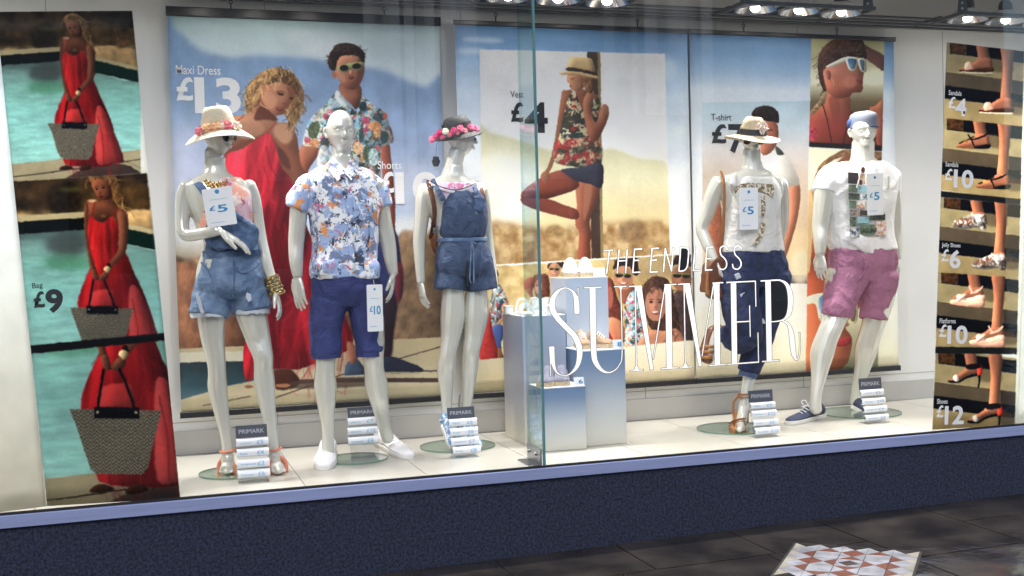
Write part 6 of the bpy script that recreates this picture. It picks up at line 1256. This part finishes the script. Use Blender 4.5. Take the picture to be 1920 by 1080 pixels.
b=MB(); b.ell(C+V(-.067,.03,.035),(.015,.05,.034)); b.build('side_panel',M['capb2'],cp)
b=MB(); b.tube([C+V(math.cos(a)*.081,math.sin(a)*.103,.002) for a in np.linspace(0,2*math.pi,25)],[.0045]*25,n=6,sub=1); b.build('hem_band',M['ncan'],cp)
sg=thing('sunglasses','white framed sunglasses hooked into the neck of the printed t-shirt','sunglasses',P_(1615,330,Y-.18))
b=MB(); 
for cx,cy,sx in((1618,319,5.5),(1614,342,5)): 
    c=P_(cx,cy,Y-.185); th=np.linspace(0,2*math.pi,17); b.tube([c+V(math.cos(a)*.016,0,math.sin(a)*.021) for a in th],[.003]*17,n=6,sub=1)
b.tube([P_(1613,308,Y-.17),P_(1612,330,Y-.185),P_(1606,352,Y-.18)],[.003]*3,n=6); b.build('frame',M['rubber'],sg)
for cx,cy in((1618,319),(1614,342)):
    b=MB(); c=P_(cx,cy,Y-.183); b.ell(c,(.014,.003,.019)); b.build('lens',M['brown'],sg)

M['seam_or_crease']=mat('joint_line',(.20,.20,.18,1),.5)  # dark grey of the thin joint line at the wrists
def joint(t,x,y,Y0,r,tilt=0):
    c=P_(x,y,Y0); R=r*pxm(Y0,x)+.0006; th=np.linspace(0,2*math.pi,21); b=MB(); b.tube([c+V(math.cos(a)*R,math.sin(a)*R,tilt*math.cos(a)*R) for a in th],[.0011]*21,n=5,sub=1); b.build('wrist_joint',M['seam_or_crease'],t)
joint(m2,558,518,5.96,9.6); joint(m2,737,512,5.98,9.1); joint(m3,789,529,6.12,7.9); joint(m5,1538,474,6.15,8.9)
# ---------------- pedestals with shoes ----------------
def gradmat(name,stops):
    m=bpy.data.materials.new(name); m.use_nodes=True; n=m.node_tree; b=n.nodes['Principled BSDF']; b.inputs['Roughness'].default_value=.35
    tc=n.nodes.new('ShaderNodeTexCoord'); sp=n.nodes.new('ShaderNodeSeparateXYZ'); r=n.nodes.new('ShaderNodeValToRGB'); n.links.new(tc.outputs['Generated'],sp.inputs[0]); n.links.new(sp.outputs[2],r.inputs[0]); n.links.new(r.outputs[0],b.inputs['Base Color'])
    e=r.color_ramp.elements; e[0].position=stops[0][0]; e[0].color=S(*stops[0][1]); e[1].position=stops[-1][0]; e[1].color=S(*stops[-1][1])
    for p,c_ in stops[1:-1]: q_=e.new(p); q_.color=S(*c_)
    return m
ga=gradmat('sky_blue_print',[(0,(214,206,186)),(.35,(206,214,222)),(1,(186,202,224))]); gb=gradmat('deep_blue_print',[(0,(206,203,190)),(.45,(184,192,200)),(.85,(122,146,178)),(1,(112,138,174))]); gd=gradmat('rose_blue_print',[(0,(212,206,188)),(.4,(176,178,190)),(.8,(160,174,198)),(1,(166,182,206))])
def pedestal(x0,x1,y0,y1,zt,m,lab):
    t=thing('pedestal',lab,'pedestal',((x0+x1)/2,(y0+y1)/2,FZ),'printed display pedestals')
    b=MB(); b.bb(x0,x1,y0,y1,FZ+.001,zt-.006); b.build('cabinet',m,t,shade=False,bevel=.002)
    b=MB(); b.bb(x0,x1,y0,y1,zt-.0055,zt); b.build('top_panel',M['card'],t,shade=False,bevel=.001); return t
ZA,ZB,ZC,ZD=1.366,.966,.780,1.162
AX,BX,CX,DX=(2.326,2.590),(2.302,2.562),(2.046,2.294),(2.022,2.280)
pedestal(*AX,6.15,6.41,ZA,ga,'tallest pale blue pedestal carrying white knitted slip-on shoes')
pedestal(*BX,5.86,6.13,ZB,gb,'mid-height blue pedestal in front, carrying tan lace-up shoes')
pedestal(*CX,5.80,6.03,ZC,gb,'lowest blue pedestal beside the glass fin, carrying speckled espadrilles')
pedestal(*DX,6.05,6.42,ZD,gd,'blue pedestal with rosy side behind the glass fin, carrying white sandals')
M['knit']=mat('white_knit',(.72,.70,.68,1),.9,var=.25,vscale=120,bump=1,bscale=160); M['violet']=mat('violet_canvas',S(110,112,160),.85); M['jute']=mat('jute_sole',S(196,176,146),.9,var=.3,vscale=120,bump=.8,bscale=200)
M['speck']=mat('speckled_navy',S(60,64,88),.9,col2=S(150,150,164),vscale=200,bump=.6,bscale=240,detail=2); M['tanc']=mat('tan_suede',S(168,138,112),.85,var=.2,vscale=60,bump=.4,bscale=200)
def shoe_thing(name,label,cat,heel,toe,m,sole,grp,**k):
    t=thing(name,label,cat,(np.array(heel)+np.array(toe))/2,grp); sneaker(t,heel,toe,m,name='upper',sole=sole,**k); return t
def on(x,y,z): return onZ(x,y,z)
shoe_thing('slip_on_shoe','white and violet knitted slip-on shoe, left one of the pair on the tallest pedestal','shoe',(2.44,6.37,ZA),(2.375,6.20,ZA),M['knit'],M['jute'],'white knitted slip-ons',h=.10,w=.05,laces=False)
shoe_thing('slip_on_shoe','white and violet knitted slip-on shoe, right one of the pair on the tallest pedestal','shoe',(2.53,6.36,ZA),(2.475,6.19,ZA),M['knit'],M['jute'],'white knitted slip-ons',h=.10,w=.05,laces=False)
shoe_thing('espadrille','dark speckled espadrille, left one of the pair on the lowest pedestal','shoe',(2.145,5.99,ZC),(2.065,5.83,ZC),M['speck'],M['jute'],'speckled espadrilles',h=.088,w=.048,laces=False)
shoe_thing('espadrille','dark speckled espadrille, right one of the pair on the lowest pedestal','shoe',(2.225,5.99,ZC),(2.165,5.83,ZC),M['speck'],M['jute'],'speckled espadrilles',h=.088,w=.048,laces=False)
shoe_thing('boat_shoe','tan suede lace-up shoe, left one of the pair on the mid-height pedestal','shoe',(2.38,6.09,ZB),(2.345,5.91,ZB),M['tanc'],M['jute'],'tan suede shoes',h=.088,w=.042)
shoe_thing('boat_shoe','tan suede lace-up shoe, right one of the pair on the mid-height pedestal','shoe',(2.40,6.02,ZB),(2.52,5.92,ZB),M['tanc'],M['jute'],'tan suede shoes',h=.088,w=.042)
for k,(x,y) in enumerate(((2.06,6.14),(2.15,6.18))):
    t=thing('sandal','white strappy sandal, '+['left','right'][k]+' one of the pair on the pedestal behind the glass fin','sandal',(x,y,ZD),'white sandals on the rosy pedestal')
    H_=V(x+.03,y+.14,ZD); T_=V(x,y-.08,ZD); d=T_-H_; sd=nrm(np.cross(d,V(0,0,1)))
    b=MB(); b.prism(crc(np.array([H_+d*u+sd*w for u,w in((-.04,.018),(.1,.03),(.5,.028),(.8,.038),(1.05,.02),(1.05,-.02),(.8,-.038),(.5,-.028),(.1,-.03),(-.04,-.018))]),3),(0,0,.014)); b.build('sole',M['wcan'],t)
    b=MB()
    for u,hz in((.85,.05),(.72,.06),(.58,.065),(.2,.09)):
        c_=H_+d*u; b.tube([c_+sd*.038+V(0,0,.01),c_+sd*.026+V(0,0,hz*.8),c_+V(0,0,hz),c_-sd*.026+V(0,0,hz*.8),c_-sd*.038+V(0,0,.01)],[.007]*5,n=7,flat=.5)
    b.build('strap',M['wcan'],t)
for k,(x,y) in enumerate(((2.02,6.30),(2.20,6.09),(2.235,6.19))):
    t=thing('pebble_box','small white trinket box, '+['rear left','front right','rear right'][k]+' of those among the white sandals','box',(x,y,ZD),'white boxes among the sandals'); b=MB(); b.box((x,y,ZD+.022),(.045,.05,.04)); b.build('box_body',M['card'],t,bevel=.003,shade=False); b=MB(); b.box((x,y,ZD+.0465),(.049,.054,.008)); b.build('lid',M['rubber'],t,bevel=.002,shade=False)
def card(x,y,z,w,h,body,lab):
    t=thing('price_card',lab,'price card',(x,y,z),'white price cards on the pedestals'); b=MB(); b.prism([(x-w/2,y,z+.001),(x+w/2,y,z+.001),(x+w/2,y+.012,z+h),(x-w/2,y+.012,z+h)],(0,.05,0) if 0 else (0,.003,0)); b.prism([(x-w/2,y+.003,z+.001),(x+w/2,y+.003,z+.001),(x+w/2,y+.045,z+.001),(x-w/2,y+.045,z+.001)],(0,0,.002)); b.build('card_stock',M['card'],t,shade=False)
    if body: text(body,'lettering',t,V(x-w*.1,y-.002,z+h*.25),V(1,0,0),V(0,.2,1),w*.45,h*.5,M['tagblue'],bold=.02,out=V(0,-1,0))
card(2.545,6.165,ZA,.075,.052,'','blank white price card beside the knitted slip-ons'); card(2.525,5.865,ZB,.06,.05,'8','white price card beside the tan lace-up shoes'); card(2.262,5.805,ZC,.058,.045,'6','white price card beside the speckled espadrilles')
# ---------------- price stands ----------------
M['acry']=glassmat('clear_acrylic',(.90,.91,.92,1)); M['header']=mat('charcoal_header',S(72,76,88),.5); M['strip']=mat('white_price_strip',(.74,.76,.80,1),.35); M['acedge']=mat('acrylic_edge',(.5,.52,.52,1),.2); M['inkb']=mat('faded_blue_ink',S(110,170,215),.5); M['headtxt']=mat('pale_sign_letters',S(186,190,200),.5)
def stand(lab,hd,strips,basey,words,prices):
    xc=(strips[-1][0]+strips[-1][2])/2; c0=onZ(xc,basey,FZ); Yb=c0[1]; n=len(strips)
    t=thing('price_stand',lab,'price stand',c0,'clear price stands with charcoal headers'); lean=.055
    zb=FZ; A=onY(strips[-1][0],strips[-1][3],Yb); 
    def row(k,tot): return Yb+lean*(1-k/tot)
    tot=n
    x0,y0,x1,y1=hd; Yh=Yb+lean*1.0; sk=(y1-y0)*.0
    TLp,TRp,BLp=onY(x0,y0+2,Yh+.008),onY(x1,y0-1,Yh+.008),onY(x0+1.5,y1,Yh)
    wv=V(TRp[0]-TLp[0],0,0); hv=TLp-BLp
    W_=wv[0]; b=MB(); b.prism([BLp,BLp+wv,BLp+wv+hv,BLp+hv],(0,.004,0)); h_=b.build('header_panel',M['header'],t,shade=False,bevel=.001)
    text('PRIMARK','lettering',t,BLp+wv*.10+hv*.34+V(0,-.0005,0),nrm(wv),nrm(hv),W_*.80,np.linalg.norm(hv)*.34,M['headtxt'],bold=.0,out=V(0,-1,0))
    for k,(a,y0,c_,y1) in enumerate(strips):
        Yk=row(k+1,tot)+.004; P0=onY(a,(y0+y1)/2,Yk); P1_=onY(c_,(y0+y1)/2,Yk); r=abs(onY(a,y0,Yk)[2]-onY(a,y1,Yk)[2])/2; P1_[2]=P0[2]; P1_[0]=P0[0]+W_*1.02
        b=MB(); th=np.linspace(-math.pi*.62,math.pi*.62,13); rr=[]
        for x in(P0[0],P1_[0]):
            o_=[(x,P0[1]+.010-math.cos(a_)*r*.75,P0[2]+math.sin(a_)*r) for a_ in th]; i_=[(x,P0[1]+.010-math.cos(a_)*(r*.75-.002),P0[2]+math.sin(a_)*(r-.0025)) for a_ in th[::-1]]; rr.append(np.array(o_+i_))
        b.loft(rr); s__=b.build('price_strip',M['strip'],t)
        yy=P0[1]+.010-r*.75-.0012
        text(words[k],'lettering',s__,V(P0[0]+W_*.10,yy,P0[2]-r*.28),V(1,0,0),V(0,0,1),W_*(.14+.035*len(words[k])),r*.5,M['inkb'],bold=.0,out=V(0,-1,0))
        text('£'+prices[k],'lettering',s__,V(P0[0]+W_*.64,yy,P0[2]-r*.42),V(1,0,0),V(0,0,1),W_*(.13+.08*len(prices[k])),r*.95,M['inkb'],bold=.0,out=V(0,-1,0))
    xl=onY(strips[-1][0],basey,Yb)[0]; b=MB()
    zt=BLp[2]; x0_=BLp[0]+.003
    b.prism([(x0_,Yb+.012,FZ+.004),(x0_+W_-.006,Yb+.012,FZ+.004),(x0_+W_-.006,Yb+lean+.012,zt),(x0_,Yb+lean+.012,zt)],(0,.003,0)); b.bb(x0_,x0_+W_-.006,Yb-.02,Yb+.07,FZ+.0012,FZ+.004); b.build('acrylic_plate',M['acry'],t,shade=False)
    b=MB(); b.bb(x0_,x0_+W_-.006,Yb-.0212,Yb-.0202,FZ+.001,FZ+.0042); b.build('plate_edge',M['acedge'],t,shade=False)
    return t
stand('clear price stand with four strips between the coral sandals',(441,797,500,822),[(443,824,503,839),(444,843,504,859),(445,863,505,880),(446,883,506,899)],906,['t-shirt','hat','sunglasses','footwear'],['5','4','2','6'])
stand('clear price stand with three strips between the white trainers',(651,763,706,784),[(652,785,707,799),(652,803,708,817),(653,821,709,836)],860,['shirt','shorts','footwear'],['7','10','6'])
stand('clear price stand covering the blue patterned high-top shoe',(838,763,889,786),[(842,787,893,801),(844,804,895,819),(846,822,897,837),(849,839,900,854)],858,['vest','hat','playsuit','bag'],['6','6','7','8'])
stand('clear price stand beside the tan wedge sandal',(1403,731,1448,755),[(1408,756,1452,768),(1410,771,1455,784),(1413,788,1458,800),(1416,803,1461,817)],820,['vest','jeans','hat','footwear'],['5','12','6','12'])
stand('clear price stand before the rear navy lace-up shoe',(1610,708,1652,732),[(1614,732,1656,744),(1617,748,1659,760),(1620,763,1662,775),(1623,779,1665,791)],794,['t-shirt','shorts','sunglasses','footwear'],['5','10','4','2'])
# ---------------- white vinyl lettering on the glass ----------------
def vin(name,col,tr):
    m=mat(name,col,.5); n=m.node_tree; o=n.nodes['Material Output']; b=n.nodes['Principled BSDF']; t_=n.nodes.new('ShaderNodeBsdfTranslucent'); t_.inputs[0].default_value=col; mx=n.nodes.new('ShaderNodeMixShader'); mx.inputs[0].default_value=tr; n.links.new(b.outputs[0],mx.inputs[1]); n.links.new(t_.outputs[0],mx.inputs[2]); n.links.new(mx.outputs[0],o.inputs[0]); return m
M['vin']=vin('white_vinyl',(.9,.9,.92,1),.75); M['vout']=mat('black_vinyl',(.012,.012,.014,1),.5)
from mathutils.geometry import delaunay_2d_cdt
def ribpoly(pts,ws,grow,sub=5):
    P=np.array(pts,float); w=np.array(ws,float)*np.ones(len(P))
    if len(P)>2: P,w=cr(P,sub),cr(w[:,None],sub)[:,0]
    T_=np.gradient(P,axis=0); T_/=np.linalg.norm(T_,axis=1)[:,None]+1e-9
    if grow: P=P.copy(); P[0]-=T_[0]*grow; P[-1]+=T_[-1]*grow
    n=np.stack([-T_[:,1],T_[:,0]],1)*(w[:,None]/2+grow); return np.concatenate([P+n,(P-n)[::-1]])
def word(name,label,letters):
    allp=[]; t=thing(name,label,'lettering',onY(1260,600,GY+.01))
    for strokes in letters:
        vs=[]; fs=[]; nw=len(strokes)
        for g in(0,.85):
            for (k,ox,oy,pts,ws) in strokes:
                p=ribpoly(pts,ws,g*k)/k+np.array([ox,oy]); n0=len(vs); vs+=[Vector((float(a),float(-b_))) for a,b_ in p]; fs.append(list(range(n0,n0+len(p))))
        ov,oe,of,_,_,src=delaunay_2d_cdt(vs,[],fs,1,1e-4)
        b=MB(); P3_=np.array([onY(q.x,-q.y,GY+.009) for q in ov])
        for wh in(1,0):
            ff=[tuple(f) for f,q in zip(of,src) if bool([i_ for i_ in q if i_<nw])==bool(wh)]
            b.cm=0 if wh else 1
            if ff: b.add(P3_,ff)
        b.build('letter',[M['vin'],M['vout']],t,shade=False)
    return t
c1=lambda pts,ws:(3.857,1120,440,pts,ws); c2=lambda pts,ws:(4.91,1010,500,pts,ws)
w=8.5
word('window_lettering','white outlined line reading THE ENDLESS on the right window pane',[
 [c1([(46,115),(114,112)],w),c1([(88,112),(66,286)],w)],
 [c1([(158,106),(144,280)],w),c1([(217,104),(204,278)],w),c1([(151,190),(212,187)],w)],
 [c1([(270,101),(256,276)],w),c1([(268,106),(325,103)],w),c1([(262,187),(305,185)],w),c1([(254,274),(312,271)],w)],
 [c1([(396,95),(382,274)],w),c1([(394,100),(447,97)],w),c1([(389,185),(432,183)],w),c1([(380,271),(438,268)],w)],
 [c1([(492,96),(478,270)],w),c1([(490,98),(538,265)],w),c1([(550,94),(536,266)],w)],
 [c1([(603,92),(590,266)],w),c1([(600,94),(636,94),(656,106),(660,130),(655,200),(646,240),(625,260),(588,264)],w)],
 [c1([(706,90),(694,262)],w),c1([(690,260),(742,257)],w)],
 [c1([(792,88),(781,260)],w),c1([(790,92),(841,89),],w),c1([(786,175),(826,173)],w),c1([(779,257),(832,254)],w)],
 [c1([(938,112),(934,92),(914,83),(894,92),(888,118),(896,148),(918,170),(934,198),(932,232),(914,250),(892,250),(877,236),(875,216)],w)],
 [c1([(1042,108),(1037,90),(1016,80),(997,90),(990,116),(998,146),(1020,168),(1038,196),(1037,228),(1018,248),(997,248),(981,234),(978,212)],w)]])
word('window_lettering','white outlined word SUMMER in tall serif letters on the right window pane',[
 [c2([(353,434),(350,340),(338,275),(306,222),(244,196),(176,228),(130,300),(126,385),(168,465),(250,555),(330,640),(370,730),(377,820),(352,920),(292,985),(236,1003),(180,985),(148,940),(126,850),(120,734)],[46,46,34,16,9,26,46,52,50,48,50,52,50,34,14,8,12,24,44,50]),c2([(364,194),(362,300)],7),c2([(106,735),(108,1008)],8)],
 [c2([(496,190),(500,500),(508,800),(530,890),(582,953),(640,975),(702,953),(745,900),(767,820),(764,500),(755,190)],[54,52,50,44,28,14,9,8,8,8,8]),c2([(415,195),(582,188)],9),c2([(693,185),(808,181)],9),c2([(756,184),(757,215)],[36,8])],
 [c1([(228,375),(320,371)],8),c1([(274,376),(283,978)],7),c1([(237,987),(332,977)],8),c1([(283,945),(284,982)],[8,40]),c1([(298,371),(394,976)],[42,22]),c1([(492,362),(404,900)],7),c1([(512,362),(522,968)],42),c1([(484,364),(580,358)],8),c1([(460,971),(582,962)],9)],
 [c1([(575,360),(668,355)],8),c1([(627,360),(637,958)],7),c1([(595,964),(688,955)],8),c1([(637,925),(638,960)],[8,40]),c1([(648,356),(745,952)],[42,22]),c1([(842,350),(757,880)],7),c1([(862,348),(869,942)],41),c1([(832,351),(930,345)],8),c1([(808,947),(928,938)],9)],
 [c1([(915,347),(1145,336)],8),c1([(1143,336),(1147,520)],6),c1([(984,343),(993,934)],38),c1([(940,938),(1168,921)],9),c1([(1162,708),(1166,924)],6),c1([(1003,632),(1107,626)],8),c1([(1101,512),(1106,738)],6)],
 [c1([(1180,335),(1325,328)],8),c1([(1234,332),(1244,915)],38),c1([(1192,918),(1316,909)],9),c1([(1255,329),(1318,330),(1366,356),(1392,420),(1396,500),(1384,572),(1350,612),(1302,626),(1256,630)],[7,9,22,34,34,30,12,8,7]),c1([(1340,622),(1382,650),(1404,720),(1412,800),(1424,876),(1442,904),(1458,880),(1465,800),(1462,708)],[8,18,34,36,28,10,8,7,7])]])
# ---------------- the other side of the street, seen only as reflections ----------------
M['fac']=mat('grey_render_wall',(.22,.225,.24,1),.85,var=.15,vscale=1.5); M['facd']=mat('dark_window_glass',(.02,.025,.03,1),.1)
fb_=thing('shop_building','grey rendered building across the street, seen as faint reflections in the glass','building',(2,-14,0))
b=MB(); b.bb(-16,22,-20,-14,-.3,8); b.build('wall',M['fac'],fb_,shade=False)
wm=None
for r_ in range(2):
    for i in range(11):
        x=-13+i*3.1; z=1.6+3.2*r_
        b=MB(); b.bb(x-.8,x+.8,-14.02,-13.98,z-.3,z+1.6)
        if wm is None: o=b.build('window',M['facd'],fb_,shade=False); wm=o.data; x0w,z0w=x,z
        else: o=bpy.data.objects.new('window',wm); COL.objects.link(o); o.parent=fb_; o.location=(x-x0w,0,z-z0w)

# glowing strips added opposite, placed to mirror as pale vertical streaks in the glass
M['lit']=mat('streak_glow',(.5,.5,.5,1),.8,emit=(.86,.9,1,1),estr=.32); M['lit2']=mat('dim_streak_glow',(.4,.4,.4,1),.8,emit=(.86,.9,1,1),estr=.13)
def mirror_at(x,y,Yf):
    d=ray(x,y); k=GY/d[1]; return O3+d*k+np.array([d[0],-d[1],d[2]])*((GY-Yf)/d[1])
for xa,xb,y0,y1 in((690,890,-60,330),(1135,1345,-60,215)):
    rr_=random.Random(int(xa)); x=xa
    while x<xb:
        w_=rr_.uniform(4,20); P0=mirror_at(x,y1,-13.97); P1_=mirror_at(min(x+w_,xb),y0,-13.97)
        if rr_.random()<.75:
            b=MB(); b.bb(min(P0[0],P1_[0]),max(P0[0],P1_[0]),-13.975,-13.95,P0[2],min(P1_[2],7.8)); b.build('streak_strip',M['lit' if rr_.random()<.5 else 'lit2'],fb_,shade=False)  # added glow strip, there only for its reflection
        x+=w_+rr_.uniform(1,4)
